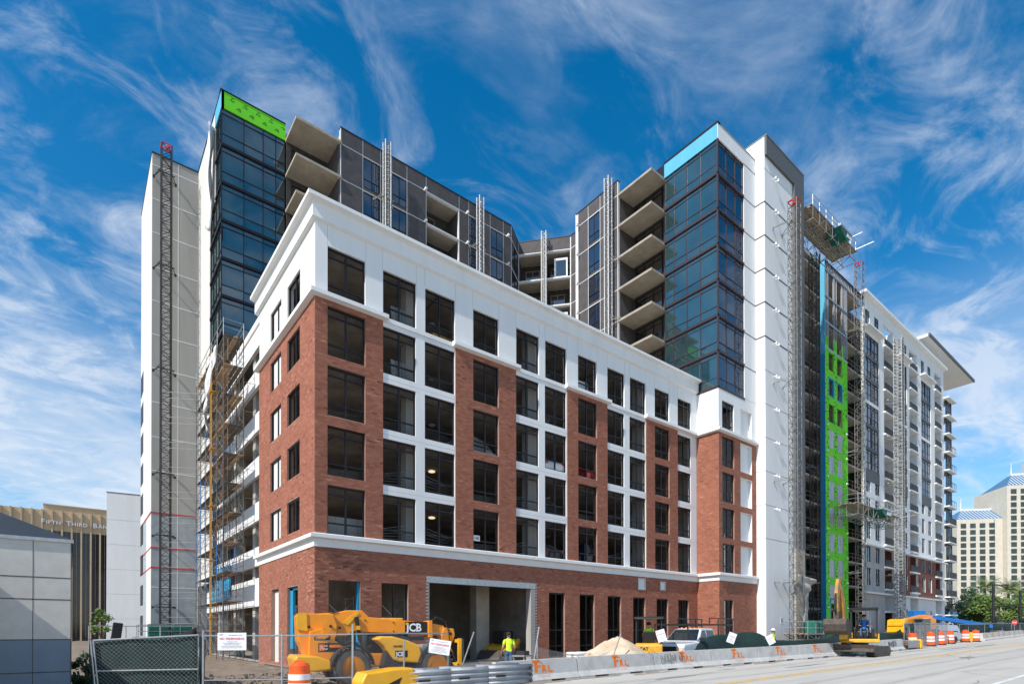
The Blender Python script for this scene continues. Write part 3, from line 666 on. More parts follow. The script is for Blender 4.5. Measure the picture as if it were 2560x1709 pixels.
# --- balconies beside the left glass corner
for k, z in enumerate(TF):
    MB().box(4.86, 8.86, 18.98, 22.3, z-.12, z+.10).build('balcony_slab', MT['concrete'], tow)
    if k:
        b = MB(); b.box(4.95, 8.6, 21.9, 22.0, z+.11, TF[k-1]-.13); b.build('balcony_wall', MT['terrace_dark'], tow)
        cwin(FY(21.8), 5.3, 7.9, z+.12, z+2.5, tow, (6.6,), (), 'glass_dark', 'bronze', d=0)
fS8 = FX(8.66)
for k in range(len(TF)-1): b = MB(); b.box(8.66, 8.85, 19.25, 22.0, TF[k+1]+.101, TF[k]-.121); b.build('panel', MT['grey_panel'], tow)
# --- dark panelled wall
def panelwall(fr, spans, floors, top, parent, depth=.12):
    """spans: (u0, u1, kind) kind p=panel, w=window, o=open balcony. Panels stand proud of white joint strips"""
    u0, u1 = spans[0][0], spans[-1][1]
    for a, c, kd in spans:
        b = MB(); g = .035
        b.fbox(fr, a+g, c-g, -.03, .05, floors[0]+.06, top-.1); b.build('panel', MT['grey_panel'], parent)
        for k in range(len(floors)-1):
            z1, z0 = floors[k], floors[k+1]
            if kd == 'p': MB().fbox(fr, a+g, c-g, -.03, .05, z0+.05, z1-.05).build('panel', MT['grey_panel'], parent)
            elif kd == 'w':
                cwin(fr, a+g, c-g, z0+.32, z1-.12, parent, ((a+c)/2,) if c-a > 1.2 else (), (z0+1.1,), 'glass_navy', 'bronze', d=-.02)
                MB().fbox(fr, a+g, c-g, -.03, .05, z0+.05, z0+.27).build('panel', MT['grey_panel'], parent)
    b = MB(); op = [(a, c, floors[k+1]+.12, floors[k]-.12) for a, c, kd in spans if kd == 'o' for k in range(len(floors)-1)]
    b.wall(fr, u0, u1, floors[-1], top-.1, op, .25, d=.06); b.build('joint_backing', MT['joint_white'], parent)
    b = MB()
    for a in sorted({s[0] for s in spans} | {u1}): b.fbox(fr, a-.035, a+.035, -.012, .08, floors[-1], top-.1)
    for z in floors: 
        for a, c, kd in spans: b.fbox(fr, a+.036, c-.036, -.010, .07, z-.05, z+.05)
    b.build('joint_strip', MT['joint_white'], parent)
    MB().fbox(fr, u0-.05, u1+.05, -.06, .3, top-.1, top).build('parapet_cap', MT['bronze'], parent)
    for a, c, kd in spans:
        if kd != 'o': continue
        for k, z in enumerate(floors):
            MB().fbox(fr, a-.2, c+.2, .07, 2.4, z-.119, z+.119).build('balcony_slab', MT['concrete'], parent)
            if k:
                b = MB(); b.fbox(fr, a-.2, c+.2, 2.2, 2.35, z+.12, floors[k-1]-.12); b.build('balcony_wall', MT['terrace_dark'], parent)
                MB().fbox(fr, a-.15, a-.02, .32, 2.2, z+.12, floors[k-1]-.12).build('balcony_side', MT['grey_panel'], parent); MB().fbox(fr, c+.02, c+.15, .32, 2.2, z+.12, floors[k-1]-.12).build('balcony_side', MT['grey_panel'], parent)
                cwin(fr, a+.5, a+2.2, z+.13, z+2.45, parent, (a+1.35,), (), 'glass_dark', 'galv_dull', d=2.1)
def wall_light(fr, u, z, parent):
    b = MB(); b.fbox(fr, u, u+.14, -.42, -.012, z-.06, z+.06); b.fbox(fr, u-.02, u+.16, -.46, -.24, z-.13, z+.09); return b.build('wall_light', MT['lamp_white'], parent)
gy = FY(19.2)
SP = [(8.85, 10.94, 'p'), (10.94, 12.69, 'w'), (12.69, 13.84, 'p'), (13.84, 15.46, 'w'), (15.46, 17.59, 'p'), (17.59, 21.49, 'o'), (21.49, 22.69, 'p'), (22.69, 24.2, 'w'), (24.2, 25.5, 'p'), (25.5, 27.28, 'w'), (27.28, 28.42, 'p')]
panelwall(gy, SP, TF, TR, tow)
for k in range(4):
    for u in (17.3, 22.3, 27.7): wall_light(gy, u, TF[k]-.05, tow)
def seg(p, q):
    d = Vector((q[0]-p[0], q[1]-p[1])); n = Vector((-d.y, d.x)).normalized()
    if n.dot(Vector((1, 1))) < 0: n = -n
    return Fr(p, d, n), d.length
fa, la = seg((28.46, 19.22), (30.77, 20.82)); panelwall(fa, [(0, la-.15, 'w'), (la-.15, la, 'p')], TF, TR, tow)
fb2, lb = seg((30.80, 20.80), (34.78, 16.28)); panelwall(fb2, [(0, lb/2, 'o'), (lb/2, lb, 'o')], TF, TR, tow)
fc, lc = seg((34.8, 16.2), (34.84, 15.05)); panelwall(fc, [(0, lc, 'p')], TF, TR, tow)
fd, ld = seg((34.82, 15.0), (33.08, 13.3)); panelwall(fd, [(0, .5, 'p'), (.5, ld, 'w')], TF, TR, tow)
b = MB(); b.fbox(fb2, lb/2-.09, lb/2+.09, -.1, .06, TF[-1], TR-.1); b.build('downpipe', MT['joint_white'], tow)
for z in (TF[1], TF[3]):
    b = MB(); b.fbox(fb2, lb-1.9, lb-.35, .5, .58, z+.13, z+2.6); b.fbox(fb2, lb-1.7, lb-.55, .46, .5, z+.5, z+2.3, 1); b.build('spare_door', [MT['plastic_white'], MT['glass_dark']], tow)
gx = FX(33.0)
SPW = [(7.68, 10.05, 'p'), (10.05, 11.75, 'w'), (11.75, 13.25, 'p')]
panelwall(gx, SPW, TF, TR, tow)
for k in range(6): wall_light(gx, 13.0, TF[k]-.05, tow)
# --- right wing balconies and glass corner
XG = 34.97; gl, gf = FX(XG), FY(YB)
for k, z in enumerate(TF):
    MB().box(32.98, XG+.6, 3.52, 7.66, z-.12, z+.10).build('balcony_slab', MT['concrete'], tow)
    if k:
        MB().box(33.05, XG+.5, 7.70, 7.9, z+.101, TF[k-1]-.121).build('panel', MT['grey_panel'], tow)
        MB().box(XG+.45, XG+.6, 3.6, 7.7, z+.101, TF[k-1]-.121).build('balcony_wall', MT['terrace_dark'], tow)
        cwin(FX(XG+.32), 4.0, 7.3, z+.11, TF[k-1]-.4, tow, (5.1, 6.2), (z+2.3,), 'glass_dark', 'bronze', d=0)
ZB = TF + [23.42]
for k in range(len(ZB)-1):
    z1, z0 = ZB[k], ZB[k+1]
    if z0 < 23.5: z0 -= .2
    cwin(gl, YB+.02, 3.52, z0+.22, z1, tow, (-.35, 1.07, 2.48), (z0+.98, z1-.36), 'glass_teal', 'plum_metal')
    cwin(gf, XG+.12, 39.4, z0+.22, z1, tow, (36.5, 38.0), (z0+.98, z1-.36), 'glass_navy', 'plum_metal')
    b = MB(); b.fbox(gl, YB-.03, 3.55, -.03, .12, z0, z0+.22); b.fbox(gf, XG-.03, 39.42, -.03, .12, z0, z0+.22); b.build('spandrel', MT['plum_metal'], tow)
MB().box(XG-.03, XG+.11, YB-.03, YB+.11, 23.4, 45.5).build('corner_mullion', MT['plum_metal'], tow)
MB().fbox(gl, YB+.02, 3.5, -.02, .25, 45.5, 46.85).build('sheathing', MT['sheath_cyan'], tow, label='pale blue sheathing band')
b = MB(); b.fbox(gl, YB-.05, 3.55, -.06, .4, 46.85, 47.03); b.fbox(gl, 3.5, 7.7, .1, .4, 45.6, 47.0); b.build('parapet_cap', MT['bronze'], tow)
b = MB(); b.fbox(gf, XG, 41.48, -.02, .3, 45.52, 46.86); b.fbox(gf, 39.41, 41.48, -.015, .3, 23.42, 45.515); b.build('stucco_wall', MT['stucco'], tow)
for z in TF: MB().fbox(gf, 39.42, 41.47, -.022, .0, z-.05, z+.05).build('joint_strip', MT['grey_paint'], tow)
b = MB(); b.fbox(gf, XG-.03, 41.48, -.05, .35, 46.86, 46.96); b.build('parapet_cap', MT['galv_dull'], tow)
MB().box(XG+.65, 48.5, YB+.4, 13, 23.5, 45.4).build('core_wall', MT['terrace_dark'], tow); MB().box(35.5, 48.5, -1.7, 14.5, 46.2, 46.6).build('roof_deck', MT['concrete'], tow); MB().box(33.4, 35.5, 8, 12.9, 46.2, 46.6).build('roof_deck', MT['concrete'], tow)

# ================================================================== white projecting tower
wt = thing('white_stair_tower', 'tall plain white tower with a dark grey frame round its top and side', 'building', (45.4, -3.1, GZ))
WTX, WTE, WTY, WTT = 41.5, 49.22, -3.1, 48.62
fw_, fs_ = FY(WTY), FX(WTX)
b = MB(); b.box(WTX, WTE, WTY, 6, GZ, WTT); b.build('stucco_wall', MT['stucco'], wt)
JZ = [45.6, 42.42, 39.22, 36.05, 32.85, 29.6, 26.4, 23.2, 20.0, 16.8, 13.6, 10.4]
for i, z in enumerate(JZ):
    w = .075 if 0 < i < 6 else .022; b = MB(); b.fbox(fw_, WTX-.012, 47.15, -.012, .01, z-w, z+w); b.fbox(fs_, WTY, YB, -.012, .01, z-w, z+w); b.build('joint_strip', MT['grey_paint'] if 0 < i < 6 else MT['concrete_raw'], wt)
b = MB(); b.fbox(fw_, WTX-.02, WTE+.02, -.22, -.013, 46.8, WTT+.02); b.fbox(fw_, 47.16, WTE+.02, -.22, -.013, 10.0, 46.79); b.build('frame_band', MT['grey_paint'], wt)
MB().fbox(fw_, 47.2, WTE, -.18, -.013, GZ, 9.99).build('frame_band', MT['concrete'], wt)
MB().box(WTX-.05, WTE+.05, WTY-.26, 6.05, WTT+.021, WTT+.08).build('parapet_cap', MT['galv_dull'], wt)
for i, z in enumerate(JZ[:11]):
    for u in (43.15, 43.65):
        b = MB(); b.bar(fw_(u, -.012, z-.25), fw_(u, -.3, z-.25), .05, 8); b.bar(fw_(u, -.28, z-.16), fw_(u, -.28, z-.4), .075, 8); b.build('wall_light', MT['lamp_white'], wt)
b = MB(); b.fbox(fw_, 44.3, 44.75, -.016, -.0, 2.3, 3.0); p = b.build('notice', MT['sign_white'], wt)
MB().fbox(fw_, 44.42, 44.63, -.02, -.015, 2.45, 2.85).build('notice_print', MT['sign_ink'], p)

# ================================================================== concrete stair tower on the left
st = thing('concrete_stair_tower', 'tall bare concrete stair tower with pale joint lines and red lines near its foot', 'building', (-2.2, 37, GZ))
b = MB(); b.box(-4.15, -.32, 32.7, 42.9, 12.9, 46.85); b.build('concrete_wall', MT['stair_concrete'], st)
b = MB(); b.box(-4.15, -.32, 32.7, 42.9, GZ, 12.8); b.build('concrete_wall', MT['concrete_blue'], st)
fq, fqs = FY(32.7), FX(-4.15)
SZ = [45.76, 42.56, 39.36, 36.1, 32.9, 29.7, 26.5, 23.3, 20.0, 16.8]
b = MB()
for z in SZ: b.fbox(fq, -4.16, -.32, -.012, .02, z-.05, z+.05)
b.fbox(fq, -2.04, -1.97, -.013, .02, GZ, 46.8)
for z in (5.8,): b.fbox(fq, -4.16, -.32, -.012, .02, z-.04, z+.04)
b.build('joint_strip', MT['cast_joint'], st)
for z in (12.84, 9.53, 7.66): b = MB(); b.box(-4.19, -.30, 32.66, 42.94, z-.05, z+.05); b.build('red_line', MT['red_tape'], st)
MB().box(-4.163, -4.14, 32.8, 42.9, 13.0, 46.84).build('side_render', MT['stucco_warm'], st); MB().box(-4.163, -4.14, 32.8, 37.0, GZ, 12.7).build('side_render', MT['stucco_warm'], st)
b = MB()
for i in range(9): b.box(-4.19, -4.16, 40.2, 42.6, 1.2+3.2*i, 3.3+3.2*i)
b.build('mesh_opening', MT['steel_dark'], st)
MB().box(-4.2, -.3, 32.64, 42.95, 46.851, 46.97).build('parapet_cap', MT['steel_dark'], st)
MB().box(-.32, .3, 32.3, 32.9, GZ, 46).build('concrete_wall', MT['concrete_raw'], st)
# ================================================================== unfinished block: open decks and green sheathed bay
fbk = thing('unfinished_block', 'unfinished apartment block with open decks, steel studs and bright green sheathing', 'building', (60, 2, GZ))
FLR = [46.0-3.2*k for k in range(15)]
for k, z in enumerate(FLR[:15]):
    MB().box(49.25, 61.9, .6, 9, z-.22, z).build('deck_slab', MT['concrete_dark'], fbk)
    MB().box(62.1, 74.3, .3, 9, z-.22, z).build('deck_slab', MT['concrete_dark'], fbk)
    if 0 < k < 14:
        b = MB()
        for zz in (.55, 1.05): b.bar((49.3, .55, z+zz), (61.8, .55, z+zz), .035, 4)
        for x in (50.5, 53, 55.5, 58, 60.5): b.bar((x, .55, z), (x, .55, z+1.1), .035, 4)
        b.build('guard_rail', MT['rusty'], fbk)
        b = MB()
        for zz in (.55, 1.05): b.bar((68.8, .3, z+zz), (74.2, .3, z+zz), .035, 4)
        b.bar((71.2, .3, z), (71.2, .3, z+1.1), .03, 4); b.build('guard_rail', MT['rusty'], fbk)
        MB().box(70.6, 71.3, 1.6, 2.2, z, z+2.97).build('column', MT['concrete_dark'], fbk)
        MB().box(55.6, 56.2, 1.6, 2.2, z, z+2.97).build('column', MT['concrete_dark'], fbk)
        MB().bar((66.2, 1.2, z), (66.2, 1.2, z+2.97), .12, 8).build('shore_post', MT['rusty'], fbk)
        MB().box(69.2, 74.2, 2.6, 2.7, z, z+1.2 if k % 3 else z+2.9).build('sheathing', MT['sheath_green'], fbk)
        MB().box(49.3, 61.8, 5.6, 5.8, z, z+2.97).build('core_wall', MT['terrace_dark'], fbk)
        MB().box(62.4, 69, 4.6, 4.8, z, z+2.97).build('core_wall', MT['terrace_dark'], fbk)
MB().box(49.2, 74.3, .5, 9.2, 46.6, 46.9).build('roof_deck', MT['concrete_dark'], fbk)
gg = FY(-.1); U0, U1, OA, OB = 62.06, 68.72, (63.07, 64.62), (65.56, 67.1)
ZT = 37.7
ops = []
for k in range(1, 14):
    z = FLR[k]; a, c = z+.62, z+2.85
    if c > ZT+3: continue
    for o in (OA, OB): ops.append((o[0], o[1], a, c))
b = MB(); b.wall(gg, U0, U1, GZ, ZT-1.2, [o for o in ops if o[3] < ZT+.8 and o[2] > 3.5]+[(63.3, 65.6, GZ, 5.6)], .16)
for o in ((U0, 63.05), (64.7, 65.5), (67.15, 67.7)): b.fbox(gg, o[0], o[1], 0, .16, ZT-1.199, ZT + (.3 if o[0] > 64 else 0))
shg = b.build('sheathing', MT['sheath_green'], fbk)
b = MB()
for i in range(420):
    u = R_.choice((62.2, 62.55, 62.9, 64.75, 65.05, 65.4, 67.4, 67.8, 68.3))+R_.uniform(-.07, .07); z = R_.uniform(4.2, ZT-1.3)
    if any(o[0]-.05 < u < o[1]+.05 and o[2]-.1 < z < o[3]+.1 for o in ops): continue
    b.obox(gg(u, -.003, z), (.24, .006, .10), Matrix.Rotation(R_.uniform(-.9, .9), 3, 'Y'))
b.build('printed_mark', MT['ink'], shg, kind='stuff')
for o in ops:
    if o[3] > ZT+.8 or o[2] < 3.5: continue
    if o[2] > FLR[6]: continue
    e = MB(); n = 7; m_ = 9; w = o[1]-o[0]; base = len(e.v)
    for i in range(n+1):
        for j in range(m_+1): e.v.append(gg(o[0]-.04+(w+.08)*i/n, .03+.035*math.sin(i*2.1+j*.5+o[2])+R_.uniform(-.02, .02), o[2]-.04+(o[3]-o[2]+.08)*j/m_))
    for i in range(n):
        for j in range(m_): q = i*(m_+1)+j; e.f.append([q, q+m_+1, q+m_+2, q+1]); e.m.append(0); e.t.append(0)
    e.build('plastic_cover', MT['plastic_sheet'], shg, smooth=True)
for o in ops:
    if FLR[5] < o[2] < FLR[4]:
        b = MB(); b.wall(gg, o[0]-.06, o[1]+.06, o[2]-.06, o[3]+.06, [(o[0]+.12, o[1]-.18, o[2]+.1, o[3]-.1)], .2, d=-.012); b.build('membrane_flashing', MT['sheath_blue'], shg)
for k in range(6, 14):
    for u in (62.5, 68.3): b = MB(); b.fbox(gg, u-.12, u+.22, -.12, -.001, FLR[k]+.05, FLR[k]+.22); b.build('light_bracket', MT['lamp_white'], shg)
for k in range(0, 4):                         # bare steel studs on the upper storeys
    z = FLR[k]; zt = z+.9 if k == 0 else FLR[k-1]-.2
    lo = z if k < 3 else ZT-1.0
    for u in [62.1, 62.4, 62.8, 63.05, 64.65, 64.95, 65.5, 67.1, 67.5, 67.95, 68.35, 68.7] if k else [62.1+.42*i for i in range(17)]+[69.3, 69.8, 70.3]:
        MB().fbox(gg, u-.05, u+.05, .0, .12, max(lo, z), zt).build('steel_stud', MT['galv'], fbk)
    MB().fbox(gg, 62.05, 68.75, -.02, .13, z-.16, z+.04).build('steel_track', MT['galv'], fbk)
b = MB(); b.fbox(gg, 62.0, 74.4, -.05, .5, 46.9, 47.0); b.build('parapet_cap', MT['steel_dark'], fbk)
fbx = FX(62.0)
b = MB(); b.fbox(fbx, -.12, .45, -.03, .03, 35.5, 46.8); b.build('sheathing', MT['sheath_cyan'], fbk); b = MB(); b.fbox(fbx, -.12, .45, -.03, .03, GZ, 35.499); b.build('sheathing', MT['sheath_blue'], fbk)
MB().fbox(FX(61.2), 1.9, 2.7, -.03, .03, GZ, 45.9).build('sheathing', MT['sheath_blue'], fbk)
b = MB(); b.wall(gg, 63.25, 65.65, GZ, 5.65, [(63.45, 65.45, GZ-.01, 5.45)], .2, d=-.015); b.build('membrane_flashing', MT['sheath_blue'], shg)

# ================================================================== finished white apartment building
apt = thing('white_apartment_building', 'long white apartment building with stacked balconies, dark glazing and a flying roof', 'building', (92, 0, GZ))
a0 = FY(0); AF = [42.75-3.2*k for k in range(14)]
BAL = [(81.95, 85.7), (92.8, 96.5), (105.6, 109.2)]
GLZ = [(75.0, 80.05), (88.0, 91.75), (98.5, 103.5)]
WIN = [((75.0, 76.65), (78.35, 80.05)), ((88.0, 88.7), (89.8, 91.6)), ((98.5, 100.1), (101.85, 103.5))]
AT = 47.6; holes = []; ok = []
for gi, (a, c) in enumerate(GLZ):
    holes.append((a, c, 23.62-.0, 42.55)); 
    for w in WIN[gi]:
        holes.append((w[0], w[1], 43.5, 45.85))
        for k in (7, 8, 9, 10, 11): holes.append((w[0], w[1], AF[k]+.35, AF[k]+2.75))
        holes.append((w[0], w[1], .4, 4.9))
for a, c in BAL: holes.append((a, c, -.3, 45.85))
b = MB(); b.wall(a0, 74.4, 110.7, GZ, AT, holes, .3); b.build('stucco_wall', MT['stucco'], apt)
def band(z0, z1, a, c, mat, nm, dd=-.012): MB().fbox(a0, a, c, dd, -.001, z0, z1).build(nm, MT[mat], apt)
for (a, c) in ((87.85, 92.75), (96.55, 105.5)):
    hs = [h for h in holes if h[0] >= a-.01 and h[1] <= c+.01 and 6 < h[2] < 13]
    b = MB(); b.wall(a0, a, c, 7.0, 13.2, hs, .02, d=-.02); b.build('brick_wall', MT['brick_far'], apt)
hs = [h for h in holes if h[0] >= 74.4 and h[1] <= 81.9 and h[2] < 13 ]
b = MB(); b.wall(a0, 74.4, 81.9, 0, 13.2, hs, .02, d=-.02); b.build('render_wall', MT['concrete_raw'], apt)
for gi, (a, c) in enumerate(GLZ):
    m = (a+c)/2
    for k in range(6):
        zt = 42.55-3.2*k; zb = max(zt-2.75, 23.9)
        w = cwin(a0, a, m-.12, zb, zt, apt, ((a+m)/2,), (zb+.95, zt-.4), 'glass_apt', 'bronze', d=.1, fw=.07)
        w = cwin(a0, m+.12, c, zb, zt, apt, ((m+c)/2,), (zb+.95, zt-.4), 'glass_apt', 'bronze', d=.1, fw=.07)
        MB().fbox(a0, m-.12, m+.12, .05, .2, zb, zt).build('mullion_post', MT['grey_paint'], apt)
        if k < 5: MB().fbox(a0, a, c, .04, .2, zt-3.2, zt-2.75).build('spandrel', MT['stucco'] if k == 2 else MT['grey_paint'], apt)
    MB().fbox(a0, a, c, -.02, .2, 22.2, 23.9).build('spandrel', MT['grey_paint'], apt)
    for w in WIN[gi]:
        cwin(a0, w[0], w[1], 43.5, 45.85, apt, ((w[0]+w[1])/2,), (45.35,), 'glass_apt', 'bronze', d=.08)
        for k in (7, 8, 9, 10, 11): cwin(a0, w[0], w[1], AF[k]+.35, AF[k]+2.75, apt, ((w[0]+w[1])/2,), (AF[k]+1.05,), 'glass_apt', 'bronze', d=.08)
        MB().fbox(a0, w[0], w[1], .1, .14, .4, 4.9).build('plastic_cover' if gi == 0 else 'window', MT['plastic_sheet'] if gi == 0 else MT['glass_dark'], apt)
    MB().fbox(a0, a-.5, c+.5, -.75, 0, 43.1, 43.32).build('canopy_slab', MT['trim'], apt)
MB().fbox(a0, 74.0, 111.0, -.55, .3, AT-.12, AT+.25).build('roof_edge', MT['trim'], apt)
for z in (13.4, 6.85): MB().fbox(a0, 74.0, 110.9, -.45, .2, z-.13, z+.09).build('belt_course', MT['trim'], apt)
for a, c in BAL:
    for k in range(0, 13):
        z = AF[k]; zt = 45.84 if k == 0 else AF[k-1]-.12
        MB().fbox(a0, a-.25, c+.1, -.28, 2.0, z-.12, z+.1).build('balcony_slab', MT['trim'], apt)
        b = MB(); b.fbox(a0, a, c, 1.8, 1.9, z+.1, zt); b.build('balcony_wall', MT['brick_far'] if k in (10, 11) else MT['stucco'], apt)
        for u0_, u1_ in ((a-.12, a), (c, c+.12)): MB().fbox(a0, u0_, u1_, .31, 1.8, z+.1, zt).build('balcony_side', MT['brick_far'] if k in (10, 11) else MT['stucco'], apt)
        if k < 12:
            b = MB(); b.fbox(a0, a+.03, c-.03, -.1, -.05, z+1.1, z+1.17)
            for i in range(4): u = a+.06+(c-a-.16)*i/3; b.fbox(a0, u, u+.06, -.1, -.05, z+.1, z+1.1)
            r = b.build('balcony_rail', MT['rail_dark'], apt)
            for i in range(3): u = a+.14+(c-a-.16)*i/3; MB().fbox(a0, u, u+(c-a-.16)/3-.1, -.085, -.065, z+.2, z+1.06).build('rail_panel', MT['rail_dark'], r)
        cwin(FY(1.7), a+1.6, c-.3, z+.12, z+2.4, apt, (a+2.5,), (), 'glass_apt', 'bronze', d=0)
        if k % 2: MB().lathe([(0, -.1), (.12, -.08), (.12, .08), (0, .1)], a0(a+1, 1.72, z+2), 8).build('wall_light', MT['steel_dark'], apt)
    MB().fbox(a0, a, c, 1.8, 1.9, GZ, 1).build('balcony_wall', MT['stucco'], apt)
# glazed corner with slabs
for k in range(0, 13):
    z = AF[k]
    b = MB(); b.box(110.72, 115.4, -.8, 4, z-.12, z+.08); b.build('balcony_slab', MT['trim'], apt)
    if k < 13 and k > 0 or True:
        zt = z+2.95
        if k == 0: continue
        cwin(FY(-.1), 111.7, 115.1, z+.09, AF[k-1]-.13, apt, (112.4, 113.1, 113.8, 114.5), (z+1.2, z+2.4), 'glass_apt', 'bronze', d=0)
        if k > 2:
            b = MB(); b.box(111.0, 115.3, -.7, -.65, z+1.12, z+1.2)
            for i in range(5): b.box(111.0+1.05*i, 111.06+1.05*i, -.7, -.65, z+.09, z+1.12)
            r = b.build('balcony_rail', MT['rail_dark'] if k > 3 else MT['rusty'], apt)
            if k > 6 or k in (9, 10, 11):
                for i in range(4): MB().box(111.12+1.05*i, 111.95+1.05*i, -.685, -.665, z+.15, z+1.1).build('rail_panel', MT['rail_dark'], r)
b = MB(); b.box(110.71, 111.6, .4, 6, GZ, AT); b.build('stucco_wall', MT['stucco'], apt)
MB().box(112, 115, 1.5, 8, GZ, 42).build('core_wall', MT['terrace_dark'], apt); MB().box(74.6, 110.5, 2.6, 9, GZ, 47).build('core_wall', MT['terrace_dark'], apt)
MB().box(112.6, 115.3, -.7, 3, 3.9, 5.0).build('shop_fascia', MT['sheath_blue'], apt)
# flying roof slab over the far corner
b = MB(); P0 = [(102.0, .3), (133.0, .3), (133.0, 9), (102.0, 9)]
b.prism([(101.9, -.1), (130, -.2), (130.4, 4.2), (126, 14), (101.9, 14)], 50.75, 51.2, ax='z'); b.build('flying_roof', MT['trim'], apt)
MB().box(101.85, 130.1, -.35, -.22, 50.7, 51.25).build('roof_fascia', MT['grey_paint'], apt)
for x in (106, 114, 122): MB().box(x, x+.5, 5, 5.5, 47, 50.7).build('roof_post', MT['grey_paint'], apt)
MB().box(103, 121, 4, 12, 47.0, 50.2).build('penthouse_wall', MT['stucco'], apt)
# ================================================================== lattice masts of the mast climbers
def mast_section(s, h, rc, rl, mats, bays=2):
    b = MB(); q = s/2; C = [(-q, -q), (q, -q), (q, q), (-q, q)]
    for x, y in C: b.bar((x, y, 0), (x, y, h), rc, 5)
    for k in range(bays):
        z0, z1 = h*k/bays, h*(k+1)/bays
        for i in range(4):
            p, r = C[i], C[(i+1) % 4]
            b.bar((*p, z0+.02), (*r, z0+.02), rl, 4, 1)
            if (i+k) % 2: p, r = r, p
            b.bar((*p, z0+.02), (*r, z1-.02), rl, 4, 1)
    return b.mesh('mast_section', [MT[m] for m in mats])
SEC = {'big': (mast_section(.85, 1.508, .042, .024, ('mast_steel', 'mast_steel')), 1.508), 'dark': (mast_section(.80, 1.508, .056, .028, ('steel_dark', 'steel_dark')), 1.508),
       'small': (mast_section(.52, 1.25, .048, .030, ('joint_white', 'galv_dull'), 3), 1.25), 'mid': (mast_section(.95, 1.508, .045, .028, ('rusty', 'steel_dark')), 1.508), 'rack': (mast_section(1.0, 1.508, .06, .045, ('galv_dull', 'galv_dull'), 3), 1.508)}
def mast(kind, x, y, z0, z1, label, rz=0., ties=(), tdir=(0, 1), tlen=1., redtop=True, tmat='galv_dull', base=True):
    me, h = SEC[kind]; n = int(round((z1-z0)/h)); t = thing('lattice_mast', label, 'mast', (x, y, z0), rz, 'lattice masts of the platform hoists', local=True)
    for i in range(n):
        o = bpy.data.objects.new('mast_section', me); COL.objects.link(o); o.parent = t; o.location = (0, 0, i*h)
    if redtop:
        b = MB(); z = n*h; q = .43
        b.bar((-q, -q, z), (q, -q, z), .05, 5).bar((-q, -q, z), (-q, q, z), .05, 5).bar((q, -q, z), (q, q, z), .05, 5).bar((-q, q, z), (q, q, z), .05, 5).bar((0, 0, z-.2), (.3, .1, z+.25), .09, 6).bar((-q, q, z), (.1, 0, z+.2), .05, 5).bar((q, q, z), (.1, 0, z+.2), .05, 5)
        b.build('top_stop', MT['red_tape'], t)
    d = Vector((tdir[0], tdir[1], 0)).normalized(); sd = Vector((-d.y, d.x, 0)); Ri = Matrix.Rotation(-rz, 3, 'Z'); d = Ri @ d; sd = Ri @ sd
    for zt in ties:
        z = zt-z0; b = MB(); c = Vector((0, 0, z))
        b.bar(c+sd*.5, c+sd*.9+d*tlen, .035, 5).bar(c-sd*.5, c-sd*.9+d*tlen, .035, 5).bar(c+sd*.5, c-sd*.9+d*tlen, .03, 5).bar(c-sd*.7, c+sd*.7, .05, 5).bar(c+sd*.5+Vector((0, 0, .25)), c+sd*.9+d*tlen, .03, 5)
        for s in (-1, 1): b.obox(c+sd*.9*s+d*(tlen-.03), (.16, .16, .2))
        b.build('wall_tie', MT[tmat], t)
    if base:
        b = MB().box(-.75, .75, -.75, .75, -.5, 0); b.build('mast_base', MT['concrete'], t)
    return t
mast('dark', -3.15, 31.5, .35, 47.6, 'black lattice mast standing against the bare concrete stair tower', ties=(44.6, 35.9, 26.2, 16.4, 10.6, 3.9), tlen=1.1, tmat='steel_dark')
mast('small', 12.95, 18.35, 23.5, 47.1, 'slim pale lattice mast on the podium roof between dark panels and blue windows', ties=(42, 36), tlen=.85, redtop=False)
mast('small', 23.6, 18.35, 23.5, 46.9, 'slim pale lattice mast on the podium roof beside the open balcony recess', ties=(42, 36), tlen=.85, redtop=False)
mast('small', 32.25, 18.0, 23.5, 47.3, 'slim pale lattice mast in front of the angled balconies', rz=rad(41), ties=(38,), tdir=(.75, .66), tlen=.7, redtop=False)
mast('small', 32.25, 8.3, 23.5, 47.2, 'slim pale lattice mast between the dark panels and the wing balconies', ties=(39, 33), tdir=(1, 0), tlen=.75, redtop=False)
mast('big', 43.9, -4.75, .3, 42.9, 'galvanised lattice mast in front of the plain white tower', ties=(40.5, 25.5, 16.0, 6.3), tlen=1.65)
mast('dark', 55.6, -1.6, .3, 44.6, 'dark lattice mast rising before the open decks under a platform', ties=(37, 28, 20, 11), tlen=2.1, redtop=False)
mast('big', 68.9, -1.45, .3, 48.9, 'galvanised lattice mast with red top beside the green sheathing', ties=(40, 32, 24.5, 9), tlen=1.6)
mast('rack', 83.8, -1.3, .3, 44.2, 'rungs of a wide ladder-like lattice mast between balconies of the white building', ties=(34.5, 29.3, 22.6, 9.6), tdir=(-1, .6), tlen=2.6, redtop=False)

